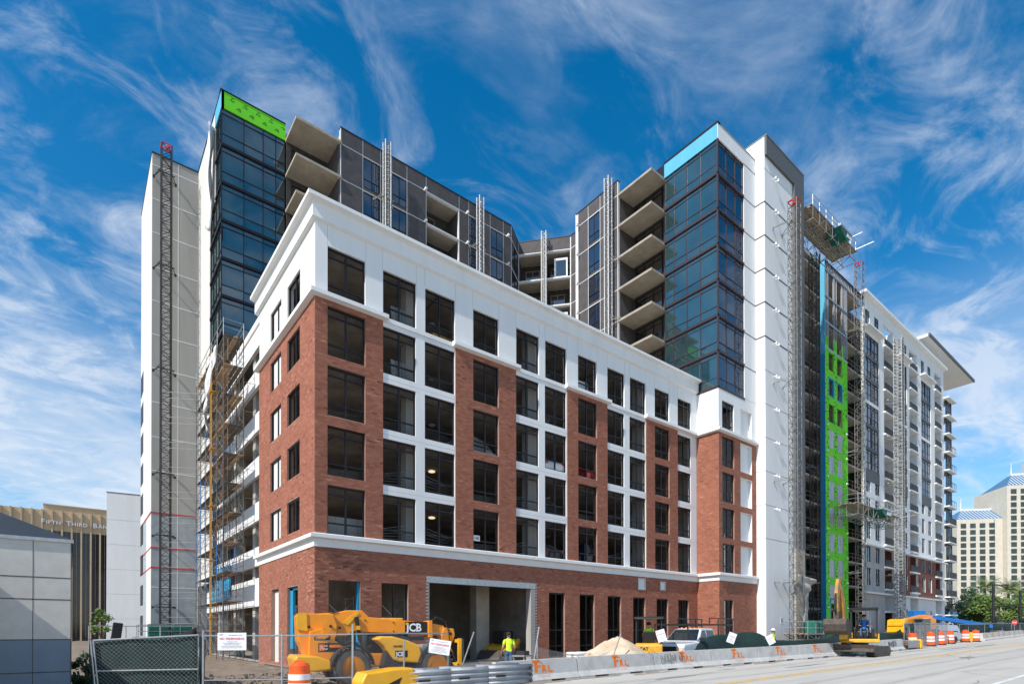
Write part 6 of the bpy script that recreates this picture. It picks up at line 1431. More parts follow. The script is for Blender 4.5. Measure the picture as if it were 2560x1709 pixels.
for k, (pa, pb_, h, lb_) in enumerate((((2260, 42.5), (2312, 46), 1.95, 'chain link fence with green screen in front of the amber telehandler'), ((2312, 46), (2368, 50), 1.9, 'bare chain link fence behind the three drums'), ((2398, 58), (2480, 67), 1.75, 'far chain link fence with dark green screen behind the last drums'), ((2480, 67), (2570, 78), 1.75, 'farthest chain link fence with dark green screen above the far barriers'))):
    a, c = dep(*pa), dep(*pb_); t = thing('screened_fence', lb_, 'fence', a, 0, 'screened fences down the street')
    n = 4
    for i in range(n+1): p = a+(c-a)*(i/n); MB().bar(p, p+Vector((0, 0, h)), .03, 6).build('post', MT['galv'], t)
    MB().bar(a+Vector((0, 0, h)), c+Vector((0, 0, h)), .022, 6).build('rail', MT['galv'], t)
    if k != 1:
        e = a+(c-a)*(.55 if k == 0 else 1.)
        cloth('screen_fabric', [a+Vector((0, 0, .05)), e+Vector((0, 0, .05)), e+Vector((0, 0, h-.08)), a+Vector((0, 0, h-.08))], 'green_mesh', None, None, 16, 6, .05, parent=t, seed=k)
    if k < 2: b = MB(); mesh_wire(b, a, c, c+Vector((0, 0, h)), a+Vector((0, 0, h)), .12, .005); b.build('wire_mesh', MT['wire'], t, kind='stuff')
a, c = dep(2408, 72), dep(2570, 92)
cloth('screen_fabric', [a, c, c+Vector((0, 0, 2.0)), a+Vector((0, 0, 2.0))], 'green_mesh', 'long dark green screen stretched behind the far fences', 'fabric', 16, 5, .05, seed=9)
p = dep(2536, 66); t = thing('stop_sign', 'red octagonal sign on a grey stand above the far barriers', 'sign', p, 0, local=True); MB().bar((0, 0, 0), (0, 0, 1.6), .03, 6).build('post', MT['galv'], t)
b = MB(); pts = [Vector((0, 0, 1.85))+Vector((R.x, R.y, 0))*(.36*math.cos(rad(22.5+45*i)))+Vector((0, 0, .36*math.sin(rad(22.5+45*i)))) for i in range(8)]; bk_ = [q+Vector((W.x, W.y, 0))*.02 for q in pts]
b.add(pts+bk_, [tuple(range(8)), tuple(range(15, 7, -1))]+[(i, (i+1) % 8, 8+(i+1) % 8, 8+i) for i in range(8)]); b.build('sign_plate', MT['sign_red'], t)
textm('STOP', .22, MT['sign_white'], t, face((0, 0, 1.78)-Vector((W.x, W.y, 0))*.012 if False else Vector((0, 0, 1.78))-Vector((W.x, W.y, 0))*.012, (R.x, R.y, 0), (0, 0, 1)), 'lettering', .006, .001, align='CENTER')
# sand pile, bags, blocks, odd lumber
def pile(c, rx, ry, h, name, mat, label, cat, seed=0):
    b = MB(); n, m = 30, 10
    for j in range(m+1):
        for i in range(n):
            a = 2*math.pi*i/n; f = 1-j/m; w = 1+.13*math.sin(3*a+seed)+.07*math.sin(7*a+seed*2)
            f = max(0, f+R_.uniform(-.02, .02)) if 0 < j < m else f; b.v.append((c[0]+rx*f*w*math.cos(a), c[1]+ry*f*w*math.sin(a), c[2]-.05+h*(1-f**1.35)*(1+.06*math.sin(5*a+j))-.16*h*(1-f)**4*(1+math.sin(a*2+seed))+.05*math.sin(a*9+j*2.1)*f*(1-f)*4))
    for j in range(m):
        for i in range(n): b.f.append([j*n+i, j*n+(i+1) % n, (j+1)*n+(i+1) % n, (j+1)*n+i]); b.m.append(0); b.t.append(0)
    return b.build(name, MT[mat], smooth=True, label=label, cat=cat)
q = dep(1545, 26.0, -.25); pile(q, 3.0, 2.2, 1.62, 'sand_pile', 'sand', 'high pile of pale tan sand beside the small yellow digger', 'sand pile', 1)
q = dep(1475, 24.6, -.25); pile(q, 2.2, 1.5, .95, 'sand_pile', 'sand', 'lower heap of tan sand in front of the stacked white bags', 'sand pile', 3)
q = dep(1690, 29, -.2); pile(q, 1.6, 1.5, 1.3, 'sand_pile', 'sand', 'heap of tan sand half hidden behind the pickup hood', 'sand pile', 5)
bq = dep(1452, 25.8, -.3); MB().box(-.65, .65, -.5, .5, 0, .14).build('pallet', MT['wood'], label='wooden pallet under the stack of white bags', cat='pallet').location = bq
bgm = MB(); pr_ = []
for j in range(5):
    for i in range(12): a = 2*math.pi*i/12; f = (.72, .96, 1, .96, .72)[j]; bgm.v.append((.31*f*(abs(math.cos(a))**.5)*math.copysign(1, math.cos(a)), .215*f*(abs(math.sin(a))**.5)*math.copysign(1, math.sin(a)), (-.07, -.05, 0, .05, .07)[j]))
for j in range(4):
    for i in range(12): bgm.f.append([j*12+i, j*12+(i+1) % 12, (j+1)*12+(i+1) % 12, (j+1)*12+i]); bgm.m.append(0); bgm.t.append(0)
bgm.f += [list(range(12)), list(range(48, 60))]; bgm.m += [0, 0]; bgm.t += [0, 0]; bme = bgm.mesh('cement_bag', MT['bag'], smooth=True)
for l in range(6):
    for k in range(4):
        o = bpy.data.objects.new('cement_bag', bme); COL.objects.link(o); o.location = bq+Vector((-.31+.63*(k % 2)+R_.uniform(-.03, .03), -.22+.44*(k//2)+R_.uniform(-.02, .02), .21+.135*l)); o.rotation_euler = (R_.uniform(-.04, .04), R_.uniform(-.04, .04), R_.uniform(-.06, .06)+(math.pi/2*0))
        tag(o, 'white filled bag in the stack on the pallet by the sand pile', 'bag', 'white bags stacked on the pallet')
q = dep(1405, 23.6, -.28)
for i in range(3): o = MB().box(-.3, .3, -.2, .2, 0, .25).build('concrete_block', MT['concrete'], label='grey concrete block lying before the white bag stack', cat='block', group='concrete blocks before the bags', bevel=.02); o.location = q+Vector((.55*i, -.1*i, 0)); o.rotation_euler = (0, 0, .3*i)
q = dep(1370, 24.4, -.3)
for i in range(4): o = MB().box(-.5, .5, -.09, .09, 0, .1).build('lumber_offcut', MT['wood'], label='short brown timber offcut in the pile beside the entrance jamb', cat='timber', group='timber offcuts by the entrance'); o.location = q+Vector((R_.uniform(-.2, .2), R_.uniform(-.2, .2), .1*i)); o.rotation_euler = (0, 0, R_.uniform(0, 1.5))
# table saw stand by the worker
q = dep(1310, 23.2, -.25); t = thing('saw_stand', 'grey metal work stand beside the walking worker', 'stand', q, .3, local=True)
MB().box(-.45, .45, -.3, .3, .82, .88).build('stand_top', MT['galv_dull'], t)
for x in (-.4, .4):
    for y in (-.25, .25): MB().bar((x, y, 0), (x, y, .82), .025, 6).build('leg', MT['galv_dull'], t)
MB().box(-.3, .1, -.2, .2, .88, 1.05).build('saw_body', MT['steel_dark'], t)
# traffic cone in the truck bed, small number board, window 108
t = thing('traffic_cone', 'orange traffic cone standing in the pickup bed', 'cone', PK+Vector((2.2, .35, 1.1)), 0, local=True); MB().lathe([(.15, 0), (.03, .7), (0, .7)], n=14).build('cone_body', MT['orange_plastic'], t, auto=True); MB().box(-.19, .19, -.19, .19, -.04, 0).build('cone_base', MT['orange_plastic'], t); MB().lathe([(.085, .34), (.062, .46)], n=14).build('reflective_band', MT['reflect_white'], t)
t = thing('number_board', 'small white board reading 108 in a window over the entrance', 'sign', (10.42, .1, 7.42), 0, local=True); MB().box(-.24, .24, -.02, 0, 0, .36).build('panel', MT['sign_white'], t); textm('108', .24, MT['sign_ink'], t, face((-.2, -.024, .1), (1, 0, 0), (0, 0, 1)), 'lettering', .004, .001)
# scaffolding frames inside the ground floor openings
def inner_scaffold(x0, y0, label, w=1.6):
    t = thing('inner_scaffold', label, 'scaffold', (x0, y0, GZ), 0, 'scaffold frames inside the ground floor', local=True)
    for x in (0, w):
        b = MB(); b.bar((x, 0, 0), (x, 0, 4), .03, 6).bar((x, 1.2, 0), (x, 1.2, 4), .03, 6)
        for z in (1.9, 3.9): b.bar((x, 0, z), (x, 1.2, z), .025, 6)
        b.build('scaffold_frame', MT['galv'], t)
    for z in (.3, 2.2): MB().bar((0, 0, z), (w, 0, z+1.5), .018, 5).bar((0, 0, z+1.5), (w, 0, z), .018, 5).build('cross_brace', MT['galv'], t)
    MB().box(0, w, .2, .5, 2.0, 2.05).build('plank', MT['wood'], t)
inner_scaffold(.9, .9, 'galvanised scaffold frame inside the open corner window'); inner_scaffold(4.1, .9, 'galvanised scaffold frame inside the second ground floor window'); 
t = inner_scaffold(-.3+1.5, 12.2, 'galvanised scaffold frame in the open bay beside the brick corner', 2.)
# black netting and low rail between the stair tower and the gate
t = thing('net_rail', 'low grey rail hung with black netting in front of the stair tower', 'rail', (-8.5, 12, -.5))
for x in (-9.2, -7.4, -5.6, -3.8): MB().bar((x, 12+(.0), -.6), (x, 12, 1.95), .03, 6).build('post', MT['galv'], t)
MB().bar((-9.2, 12, 1.95), (-3.8, 12, 1.95), .025, 6).build('rail', MT['galv'], t)
cloth('netting', [(-9.2, 11.95, -.5), (-3.6, 11.95, -.5), (-3.6, 11.95, 1.9), (-9.2, 11.95, 1.2)], 'black_mesh', None, None, 18, 6, .06, parent=t, seed=2, sag=.65)
MB().obox((-7.9, 11.2, 1.55), (.5, .12, 1.2), Matrix.Rotation(.12, 3, 'Y')).build('tipped_seat', MT['black_paint'], bevel=.05, label='black machine seat back standing above the netting', cat='seat')
cloth('black_tarp', [(-8.4, 10.4, -.3), (-5.2, 10.4, -.3), (-5.4, 11.2, 1.15), (-8.2, 11.2, 1.25)], 'black_mesh', 'black sheeting heaped behind the green screened gate', 'sheet', 14, 8, .14, seed=6)
# ================================================================== people
def person(name, label, J, E, mats, loc, rz, cat='person', extras=None, root='pelvis'):
    """J: joint -> (x, y, z, radius); E: list of (joint, joint, material index). One continuous skinned body."""
    names = list(J); me = bpy.data.meshes.new(name); me.from_pydata([J[k][:3] for k in names], [(names.index(a), names.index(c)) for a, c, m in E], [])
    o = bpy.data.objects.new('tmp_person', me); o.modifiers.new('skin', 'SKIN'); sv = me.skin_vertices[0].data
    for i, k in enumerate(names):
        r = J[k][3]; sv[i].radius = (r, r) if not isinstance(r, tuple) else r; sv[i].use_root = (k == root)
    s = o.modifiers.new('sub', 'SUBSURF'); s.levels = s.render_levels = 2
    nm = evalmesh(o)
    nm.materials.clear()
    for m in mats: nm.materials.append(MT[m])
    segs = [(Vector(J[a][:3]), Vector(J[c][:3]), m) for a, c, m in E]
    for p in nm.polygons:
        c = p.center; best = 1e9
        for a, e, m in segs:
            d = e-a; t = max(0, min(1, (c-a).dot(d)/max(1e-9, d.length_squared))); q = (c-(a+d*t)).length
            if q < best: best = q; p.material_index = m
        p.use_smooth = True
    nm.name = 'body'; t = thing('person', label, cat, loc, rz, None, local=True); b = bpy.data.objects.new('body', nm); COL.objects.link(b); b.parent = t
    return t
def hand(J, E, w, d, side, mi, pre):
    """five short finger chains rooted in the palm"""
    w = Vector(w); d = Vector(d).normalized(); sd = d.cross(Vector((0, 0, 1))); sd = sd.normalized() if sd.length > .1 else Vector((0, 1, 0))
    pm = w+d*.07; J[pre+'palm'] = (*pm, .03); E.append((pre+'wrist', pre+'palm', mi))
    for k, (o, l) in enumerate(((-.027, .062), (-.009, .075), (.009, .072), (.026, .056))):
        a = pm+d*.03+sd*o; c = a+d*l*.55+Vector((0, 0, -.012)); e = c+d*l*.4+Vector((0, 0, -.03)); J[pre+'f%da' % k] = (*a, .0095); J[pre+'f%db' % k] = (*c, .009); J[pre+'f%dc' % k] = (*e, .008)
        E += [(pre+'palm', pre+'f%da' % k, mi), (pre+'f%da' % k, pre+'f%db' % k, mi), (pre+'f%db' % k, pre+'f%dc' % k, mi)]
    a = w+d*.035+sd*.035*side; c = a+d*.035+sd*.03*side+Vector((0, 0, -.01)); J[pre+'t1'] = (*a, .012); J[pre+'t2'] = (*c, .010); E += [(pre+'wrist', pre+'t1', mi), (pre+'t1', pre+'t2', mi)]
def build_person(label, loc, rz, pose, cl, hat=None):
    """pose gives pelvis height and limb joints; cl = (skin, shirt, trousers, boots)"""
    J, E = {}, []; px, pz = pose.get('pelvis', (0, .95)); lean = pose.get('lean', 0.)
    J['pelvis'] = (px, 0, pz, .135); J['waist'] = (px+lean*.3, 0, pz+.16, .125); J['chest'] = (px+lean*.75, 0, pz+.38, (.155, .12)); J['collar'] = (px+lean, 0, pz+.53, .085); J['neck'] = (px+lean*1.05+.01, 0, pz+.60, .052); J['jaw'] = (px+lean*1.08+.035, 0, pz+.66, .068); J['head'] = (px+lean*1.1+.015, 0, pz+.745, .092); J['crown'] = (px+lean*1.1, 0, pz+.81, .07); J['nose'] = (px+lean*1.1+.12, 0, pz+.715, .016)
    E += [('pelvis', 'waist', 1), ('waist', 'chest', 1), ('chest', 'collar', 1), ('collar', 'neck', 0), ('neck', 'jaw', 0), ('jaw', 'head', 0), ('head', 'crown', 0), ('head', 'nose', 0)]
    for s, sn in ((1, 'l'), (-1, 'r')):
        J[sn+'ear'] = (px+lean*1.1+.0, s*.088, pz+.72, .018); E.append(('head', sn+'ear', 0))
        J[sn+'sh'] = (px+lean*.95, s*.185, pz+.49, .072); el = pose[sn+'elbow']; wr = pose[sn+'wrist']
        J[sn+'mid'] = (*((Vector(J[sn+'sh'][:3])*.45+Vector(el)*.55)), .058)
        J[sn+'elbow'] = (*el, .047); J[sn+'wrist'] = (*wr, .031)
        E += [('collar', sn+'sh', 1), (sn+'sh', sn+'mid', 1), (sn+'mid', sn+'elbow', 0 if not pose.get('long') else 1), (sn+'elbow', sn+'wrist', 0 if not pose.get('long') else 1)]
        hand(J, E, wr, Vector(wr)-Vector(el), s, 0, sn)
        J[sn+'hip'] = (px, s*.095, pz-.06, .105); kn = pose[sn+'knee']; an = pose[sn+'ankle']
        J[sn+'thigh'] = (*((Vector(J[sn+'hip'][:3])*.5+Vector(kn)*.5)), .088); J[sn+'knee'] = (*kn, .064); J[sn+'calf'] = (*((Vector(kn)*.6+Vector(an)*.4)), .062); J[sn+'ankle'] = (*an, .045)
        tv = Vector(pose.get(sn+'toe', (.17, 0, -.06))); J[sn+'heel'] = (an[0]-.04, an[1], an[2]-.05, .042); J[sn+'toe'] = (an[0]+tv.x, an[1]+tv.y, an[2]+tv.z, .04)
        E += [('pelvis', sn+'hip', 2), (sn+'hip', sn+'thigh', 2), (sn+'thigh', sn+'knee', 2), (sn+'knee', sn+'calf', 2), (sn+'calf', sn+'ankle', 2), (sn+'ankle', sn+'heel', 3), (sn+'ankle', sn+'toe', 3)]
    t = person('body', label, J, E, cl, loc, rz); hx, hz = px+lean*1.1, pz+.75
    b = MB(); 
    for s in (-1, 1): b.lathe([(0, -.012), (.014, 0), (0, .012)], (hx+.088, s*.035, hz-.005), 8)
    b.build('eyes', MT['hair'], t); MB().obox((hx+.105, 0, hz-.075), (.012, .05, .012)).build('mouth', MT['car_red'], t)
    b = MB(); b.lathe([(.106, -.02), (.108, .03), (.085, .085), (.0, .108)], (hx-.012, 0, hz+.0), 14); b.build('hair', MT['hair'], t, auto=True)
    if hat:
        b = MB(); b.lathe([(.150, .02), (.125, .035), (.122, .08), (.09, .135), (0, .155)], (hx, 0, hz+.02), 18)
        if hat == 'hair': b = MB().lathe([(.115, .0), (.115, .05), (.09, .1), (0, .12)], (hx-.005, 0, hz+.02), 16).box(hx+.07, hx+.19, -.07, .07, hz+.035, hz+.05)
        b.build('cap' if hat == 'hair' else 'hard_hat', MT[hat], t, auto=True)
    return t
WALK = dict(lean=.04, lelbow=(-.12, .27, 1.16), lwrist=(.02, .30, .93), relbow=(.02, -.28, 1.15), rwrist=(.2, -.27, .98), lknee=(.14, .10, .5), lankle=(.10, .10, .10), rknee=(-.02, -.10, .50), rankle=(-.24, -.10, .14), rtoe=(.15, 0, -.09))
q = dep(1272, 24.2, -.24)
build_person('worker in a bright yellow shirt and blue jeans walking towards the vehicle entrance', q, math.atan2(W.y, W.x)+.15, WALK, ('skin', 'hivis', 'jeans', 'boots'), 'hair')
STAND = dict(lean=.02, lelbow=(.02, .28, 1.15), lwrist=(.12, .26, .92), relbow=(.02, -.28, 1.15), rwrist=(.14, -.24, .93), lknee=(.02, .11, .5), lankle=(0, .11, .09), rknee=(.02, -.11, .5), rankle=(0, -.11, .09))
q = dep(1932, 32.3); build_person('worker in a white hard hat and yellow shirt behind the green fabric', q+Vector((0, 0, -.12)), math.atan2(-W.y, -W.x)+.7, STAND, ('skin', 'hivis', 'jeans', 'boots'), 'hardhat_white')
def seated(z): return dict(pelvis=(0, z), lean=-.03, lelbow=(.10, .28, z+.22), lwrist=(.34, .22, z+.22), relbow=(.10, -.28, z+.22), rwrist=(.34, -.22, z+.22), lknee=(.45, .16, z+.02), lankle=(.52, .16, z-.40), rknee=(.45, -.16, z+.02), rankle=(.52, -.16, z-.40))
Mx = Matrix.Rotation(hd+SLEW, 3, 'Z'); build_person('heavy set operator in a blue shirt and jeans seated in the mini excavator', EXP+Mx @ Vector((-.18*1.06, .2*1.06, 1.42*1.06-.87)), hd+SLEW, seated(1.0), ('skin', 'blue_shirt', 'jeans', 'boots'), 'hair')
mm = Matrix.Rotation(rad(38), 3, 'Z'); build_person('operator in a bright yellow shirt seated in the small yellow digger', Vector(md.location)+mm @ Vector((-.12, 0, 1.25-.88)), rad(38), dict(seated(1.0), lean=.06), ('skin', 'hivis', 'jeans', 'boots'), 'hair')
# ================================================================== neighbours in the background
# --- low grey building on the left
lb = thing('low_grey_building', 'low grey panelled building with slate hip roof and blue-grey painted base', 'building', (-14, -8, -.4))
lf = FY(-10.2); LX = -10.02
b = MB(); b.box(-22, LX, -10.2, -2, 1.42, 4.0); b.build('wall', MT['wall_grey'], lb); b = MB(); b.box(-22, LX, -10.2, -2, -.6, 1.40); b.build('wall', MT['wall_bluegrey'], lb)
P('joint_dark', (.10, .10, .10), .9)
b = MB()
for z in (3.05, 2.47, 1.41, .55): b.fbox(lf, -22, LX+.004, -.004, .02, z-.014, z+.014)
for u in (-10.81, -11.62, -12.43, -13.2): b.fbox(lf, u-.008, u+.008, -.004, .02, -.5, 4.0)
b.fbox(lf, LX-.02, LX+.005, -.006, .02, -.5, 4.0)
b.build('joint_line', MT['joint_dark'], lb)
b = MB(); b.fbox(lf, -22.1, LX+.04, -.05, .1, 4.001, 4.09); b.build('gutter', MT['galv'], lb)
b = MB(); p = [(-22.1, -10.24, 4.09), (LX+.02, -10.24, 4.09), (LX+.02, -1.9, 4.09), (-22.1, -1.9, 4.09), (-18, -6.2, 6.15), (-14, -6.2, 6.15)]
b.add(p, [(0, 1, 5, 4), (1, 2, 5), (2, 3, 4, 5), (3, 0, 4)]); b.build('roof', MT['slate_roof'], lb)
# unseen wing, added so that its slanting shadow falls across the panels
b = MB(); b.box(-19, -12.6, -13.4, -10.21, -.6, 3.62); b.build('wall', MT['wall_grey'], lb); b = MB(); b.box(-19.1, -12.5, -13.5, -10.21, 3.621, 3.75); b.build('roof_edge', MT['slate_roof'], lb)
# --- plain white block
wb = thing('plain_white_block', 'plain windowless white building behind the concrete stair tower', 'building', (-2, 66, -.6))
b = MB(); b.box(-6, 2, 64, 69, -.7, 20.7); b.build('wall', MT['stucco'], wb)
b = MB()
for z in (3.4, 6.8, 10.2, 13.6, 17): b.box(-6.01, 2, 63.985, 63.999, z, z+.03)
b.build('joint_line', MT['cast_joint'], wb); MB().box(-6.06, 2.1, 63.95, 69.1, 20.701, 20.78).build('parapet_cap', MT['grey_paint'], wb)
wb.rotation_euler = (0, 0, rad(-9))
# --- bank tower with vertical fins
bk = thing('bank_building', 'dark glass office building with tan vertical fins and a tan top band', 'building', (-12, 131, -.6))
bf = FY(130)
MB().box(-45, 6, 130.6, 150, -.7, 24.0).build('glass_wall', MT['bank_glass'], bk)
MB().box(-45, 6, 130.4, 150, 24.001, 28.4).build('top_band', MT['bank_gold'], bk)
MB().box(-14.9, 6, 130.9, 150, 28.401, 29.7).build('penthouse_wall', MT['bank_gold'], bk); MB().box(-15.0, 6.1, 130.7, 150, 29.701, 29.9).build('roof_edge', MT['bank_gold'], bk)
for i in range(24): u = -39.1+1.712*i; MB().fbox(bf, u-.16, u+.16, 0, .7, -.6, 28.5).build('fin', MT['bank_gold'], bk)
for k in range(9):
    for i in range(23):
        u = -39.1+1.712*i
        if u < -24: continue
        MB().fbox(bf, u+.19, u+1.52, .5, .59, .3+2.65*k, 1.75+2.65*k).build('window', MT['bank_glass'], bk)
        MB().fbox(bf, u+.84, u+.88, .45, .6, .3+2.65*k, 2.9+2.65*k).build('mullion', MT['bank_gold'], bk)
def word(s, u, z, size): textm(s, size, MT['sign_white'], bk, face(Vector(bf(u, -.12, z))-org(bk), (1, 0, 0), (0, 0, 1)), 'lettering', offset=.015, ext=.06, space=1.12)
word('F', -15.3, 25.35, 1.45); word('IFTH', -14.45, 25.35, 1.15); word('T', -10.95, 25.35, 1.45); word('HIRD', -10.05, 25.35, 1.15); word('B', -6.2, 25.35, 1.45); word('ANK', -5.2, 25.35, 1.15)
b = MB().fbox(bf, -15.3, -2, -.05, .0, 25.5, 25.58); b.build('letter_rail', MT['galv_dull'], bk)
# --- cream hotel tower on the right, seen head on
D = 380.; hq = CAM + W*D; u2 = Vector((R.x, R.y)).normalized(); n2 = Vector((W.x, W.y)).normalized()
a_ = rad(-10); u2 = Vector((u2.x*math.cos(a_)-u2.y*math.sin(a_), u2.x*math.sin(a_)+u2.y*math.cos(a_))); n2 = Vector((n2.x*math.cos(a_)-n2.y*math.sin(a_), n2.x*math.sin(a_)+n2.y*math.cos(a_)))
pb = CAM + (W + R*((2394-1280)/F))*D; hf = Fr((pb.x, pb.y), u2, n2)
ho = thing('cream_tower', 'cream stone tower with a grid of square windows and blue glass hip roofs', 'building', (pb.x, pb.y, -.7))
HW = 26.5
b = MB(); b.fbox(hf, 0, HW+1, 0, 30, -1, 77.5); b.build('wall', MT['cream_stone'], ho); b = MB(); b.fbox(hf, HW+1.2, 90, -4, 30, -1, 98.5); b.build('wall', MT['cream_stone'], ho); b = MB(); b.fbox(hf, HW+32, 90, -9, 30, -1, 121); b.build('wall', MT['cream_stone'], ho)
def hip(u0, u1, z0, z1, r0, d0, nm):
    b = MB(); p = [hf(u0, d0, z0), hf(u1, d0, z0), hf(u1, d0+28, z0), hf(u0, d0+28, z0), hf(u0+r0, d0+12, z1), hf(u1, d0+12, z1), hf(u1, d0+16, z1), hf(u0+r0, d0+16, z1)]
    b.add(p, [(0, 1, 5, 4), (1, 2, 6, 5), (2, 3, 7, 6), (3, 0, 4, 7), (4, 5, 6, 7)]); o = b.build('roof', MT['roof_blue'], ho)
    b = MB(); n = int((u1-u0)/2)
    for i in range(1, n): u = u0+(u1-u0)*i/n; e = max(0, (u0+r0-u)/r0); b.bar(hf(u, d0-.2, z0), hf(max(u, u0+r0) if e == 0 else u, d0+12*(1-e), z0+(z1-z0)*(1-e)), .22, 4)
    b.build('roof_rib', MT['joint_white'], o); b = MB(); b.bar(hf(u0+r0, d0+12, z1), hf(u0+r0, d0+12, z1+9), .5, 5, r2=.1).fbox(hf, u0+r0, u1, d0+11.5, d0+13, z1-.1, z1+1.2); b.build('roof_spire', MT['joint_white'], o)
hip(0, HW+1.1, 77.5, 85.5, 9, 0, 'a'); hip(HW+1.2, HW+31.9, 98.5, 108, 10, -4, 'b')
b = MB(); b.fbox(hf, -.1, 2.1, -.05, .1, 0, 2.1); 
wm = MB().box(0, 3.3, -.25, .35, 0, 3.05).box(1.55, 1.75, -.32, -.26, 0, 3.05).mesh('window', [MT['glass_tower']])
rz_ = math.atan2(u2.y, u2.x)
def hwin(u, d, z):
    o = bpy.data.objects.new('window', wm); COL.objects.link(o); o.parent = ho; o.location = Vector(hf(u, d, z))-org(ho); o.rotation_euler = (0, 0, rz_)
for r in range(16):
    for c in range(4): hwin(2.2+5.75*c, 0, 71.5-4.43*r)
for r in range(21):
    for c in range(5):
        if c > 2 and r < 3: continue
        hwin(HW+3.4+5.75*c, -4, 93.0-4.43*r)
for u, d, z0, z1 in ((17.3, -.1, 60, 77), (HW+20.2, -4.1, 84, 98)): MB().fbox(hf, u+5 if u < 18 else u, u+5.3 if u < 18 else u+3, d, d+.15, z0, z1).build('glass_strip', MT['glass_apt'], ho)
# --- trees and palms
def leafcrown(b, c, rx, rz, n, size, shell=.55, flat=1.):
    cl = []
    for k in range(max(6, n//130)):
        while True:
            p = Vector((R_.uniform(-1, 1), R_.uniform(-1, 1), R_.uniform(-.85, 1)))
            if shell < p.length < 1: break
        cl.append((Vector((p.x*rx, p.y*rx, p.z*rz)), R_.uniform(.22, .42)*rx, R_.random()))
    for i in range(n):
        o, r, tn = R_.choice(cl); v = Vector((R_.gauss(0, .5), R_.gauss(0, .5), R_.gauss(0, .42)))*r
        p = Vector(c)+o+v; a = Vector((R_.gauss(0, 1), R_.gauss(0, 1), R_.gauss(0, .6))).normalized(); d = a.orthogonal().normalized(); s = size*R_.uniform(.6, 1.3)
        b.tint = min(1, max(.01, tn*.6+R_.random()*.4)); b.quad(p-a*s, p+d*s*.5, p+a*s, p-d*s*.5)
def tree(p, h, rx, mat, label, n=2600, size=.3, group='broadleaf trees beyond the street', nm='broadleaf_tree'):
    t = thing(nm, label, 'tree', p, 0, group); p = Vector(p); b = MB(); hb = h*.3
    b.bar(p-Vector((0, 0, .3)), p+Vector((0, 0, hb)), .05*h*.45, 8, r2=.035*h*.5)
    for k in range(7): a = k*.9+R_.random(); q = p+Vector((math.cos(a)*rx*.55, math.sin(a)*rx*.55, h*R_.uniform(.5, .85))); b.bar(p+Vector((0, 0, hb*R_.uniform(.7, 1))), q, .02*h*.4, 5, r2=.01)
    b.build('trunk', MT['bark'], t); b = MB(); leafcrown(b, p+Vector((0, 0, h*.6)), rx, h*.42, n, size); b.build('crown', MT[mat], t); return t
def palm(p, h, label, fr=16, L_=3.2):
    t = thing('palm_tree', label, 'palm', p, 0, 'date palms beyond the street'); p = Vector(p); MB().bar(p-Vector((0, 0, .3)), p+Vector((0, 0, h)), .3, 9, r2=.24).build('trunk', MT['bark'], t)
    b = MB(); top = p+Vector((0, 0, h))
    for k in range(fr):
        a = k*2.399; el = R_.uniform(.15, 1.25); prev = top; dirv = Vector((math.cos(a)*math.cos(el), math.sin(a)*math.cos(el), math.sin(el))); b.tint = R_.uniform(.1, 1)
        for s in range(9):
            nx = prev+dirv*(L_/9); dirv = (dirv+Vector((0, 0, -.13))).normalized(); sd = dirv.cross(Vector((0, 0, 1))).normalized(); w = L_*.2*(1-abs(s-3)/8)
            for sg in (-1, 1):
                for q in range(2):
                    o = prev+(nx-prev)*(.5*q); tip = o+sd*sg*w+dirv*w*.7-Vector((0, 0, w*.35)); b.add([o, o+dirv*.09*L_/3, tip], [(0, 1, 2)])
            prev = nx
    b.build('crown', MT['palm_leaf'], t)
for px, d, h, rx, mt, lb_ in ((2398, 118, 8.6, 4.6, 'leaf_dark', 'dark dense tree growing right against the corner of the white building'), (2440, 128, 8.0, 4.4, 'leaf_dark', 'dark tree standing between the white building and the first palm'), (2466, 114, 7.0, 3.8, 'leaf_mid', 'bright green bushy tree in front of the first palm'), (2512, 112, 6.4, 3.8, 'leaf_mid', 'bright green bushy tree just right of the tall black signal pole'), (2555, 118, 6.8, 4.0, 'leaf_mid', 'bright green tree behind the shorter black signal pole'), (2600, 122, 7.6, 4.4, 'leaf_mid', 'bright green tree beyond both black signal poles')):
    tree(dep(px, d), h, rx, mt, lb_, 3000, .26)
for px, d, h, lb_ in ((2463, 124, 9.4, 'tall date palm rising behind the green trees beside the black signal pole'), (2522, 120, 8.6, 'date palm between the two black signal poles'), (2546, 128, 8.4, 'date palm behind the shorter black signal pole')): palm(dep(px, d), h, lb_, 44, 3.8)
t = tree(dep(254, 55, -.6), 5.0, 1.05, 'leaf_mid', 'small green tree in front of the dark bank building', 1100, .13, None, 'young_tree')
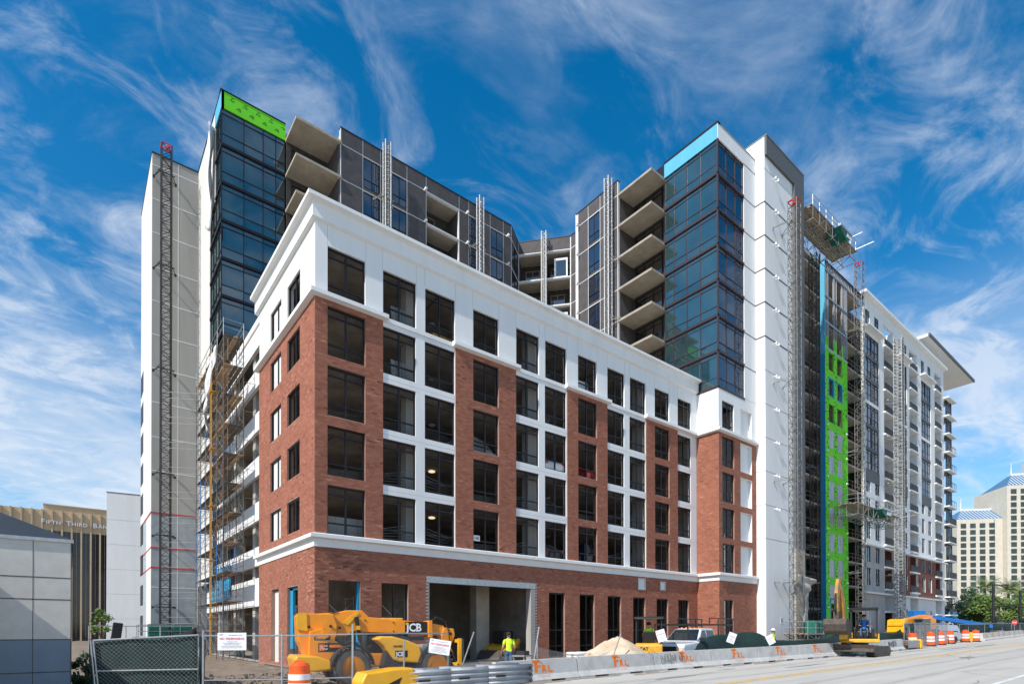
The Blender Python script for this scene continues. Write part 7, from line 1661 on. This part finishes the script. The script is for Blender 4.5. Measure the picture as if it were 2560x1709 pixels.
# low shrubs and grass beside the low building
for i, (x, y, h, r) in enumerate([(dep(p, d).x, dep(p, d).y, h, r) for p, d, h, r in ((206, 18.5, 1.0, .45), (226, 21, 1.5, .6), (196, 16.5, .6, .35), (232, 24, 1.2, .5))]):
    s = thing('shrub', ('tall dark shrub by the corner of the low grey building', 'broad dark shrub behind the screened fence panel', 'small low shrub at the foot of the grey building', 'dark shrub farthest back beside the grey building')[i], 'shrub', (x, y, -.4), 0, 'shrubs beside the low grey building')
    b = MB(); 
    for k in range(6): a = k*1.05; b.bar((x, y, -.45), (x+math.cos(a)*r*.5, y+math.sin(a)*r*.5, h*.6-.3), .03, 4)
    b.build('stem', MT['bark'], s); b = MB(); leafcrown(b, (x, y, h*.5-.3), r, h*.55, 800, .07, .2); b.build('crown', MT['leaf_dark'], s)
b = MB(); GL = []
for i in range(5200):
    x = R_.uniform(-10, -5.4); y = R_.uniform(-12.3, 2) if x < -8 else R_.uniform(-12.3, -11); 
    if x > -8 and R_.random() < .55: continue
    z = dirt_z(x, y); h = R_.uniform(.06, .22); a = R_.uniform(0, 6.3); b.tint = R_.uniform(.01, 1); dx_, dy_ = math.cos(a)*.012, math.sin(a)*.012
    b.add([(x-dx_, y-dy_, z-.02), (x+dx_, y+dy_, z-.02), (x+R_.uniform(-.08, .08), y+R_.uniform(-.08, .08), z+h)], [(0, 1, 2)])
b.build('grass', MT['leaf_mid'], kind='stuff', label='rough green grass beside the low grey building', cat='grass')
# --- signal poles
def pole(px, d, h, label, arm):
    p = dep(px, d); t = thing('signal_pole', label, 'pole', p, 0, 'black signal poles'); MB().bar(p, p+Vector((0, 0, h)), .20, 10, r2=.15).build('shaft', MT['pole_black'], t)
    if arm: MB().bar(p+Vector((0, 0, h*.56)), p+Vector((R.x*12, R.y*12, h*.56+1.1)), .12, 8, r2=.07).build('mast_arm', MT['pole_black'], t)
    MB().bar(p+Vector((0, 0, h-.2)), p+Vector((R.x*1.6, R.y*1.6, h-.1)), .07, 6).obox(p+Vector((R.x*1.9, R.y*1.9, h-.08)), (.8, .4, .16)).build('luminaire', MT['pole_black'], t)
    q = p+Vector((R.x*.5, R.y*.5, h*.3)); MB().obox(q, (.35, .35, .95)).build('signal_head', MT['pole_black'], t)
    return p
pole(2484, 78, 7.2, 'tall black signal pole with a long mast arm', True); pole(2551, 80, 6.4, 'shorter black signal pole under the mast arm', False)

bpy.data.scenes.remove(TMP)
for _m in _tc.values(): bpy.data.meshes.remove(_m)
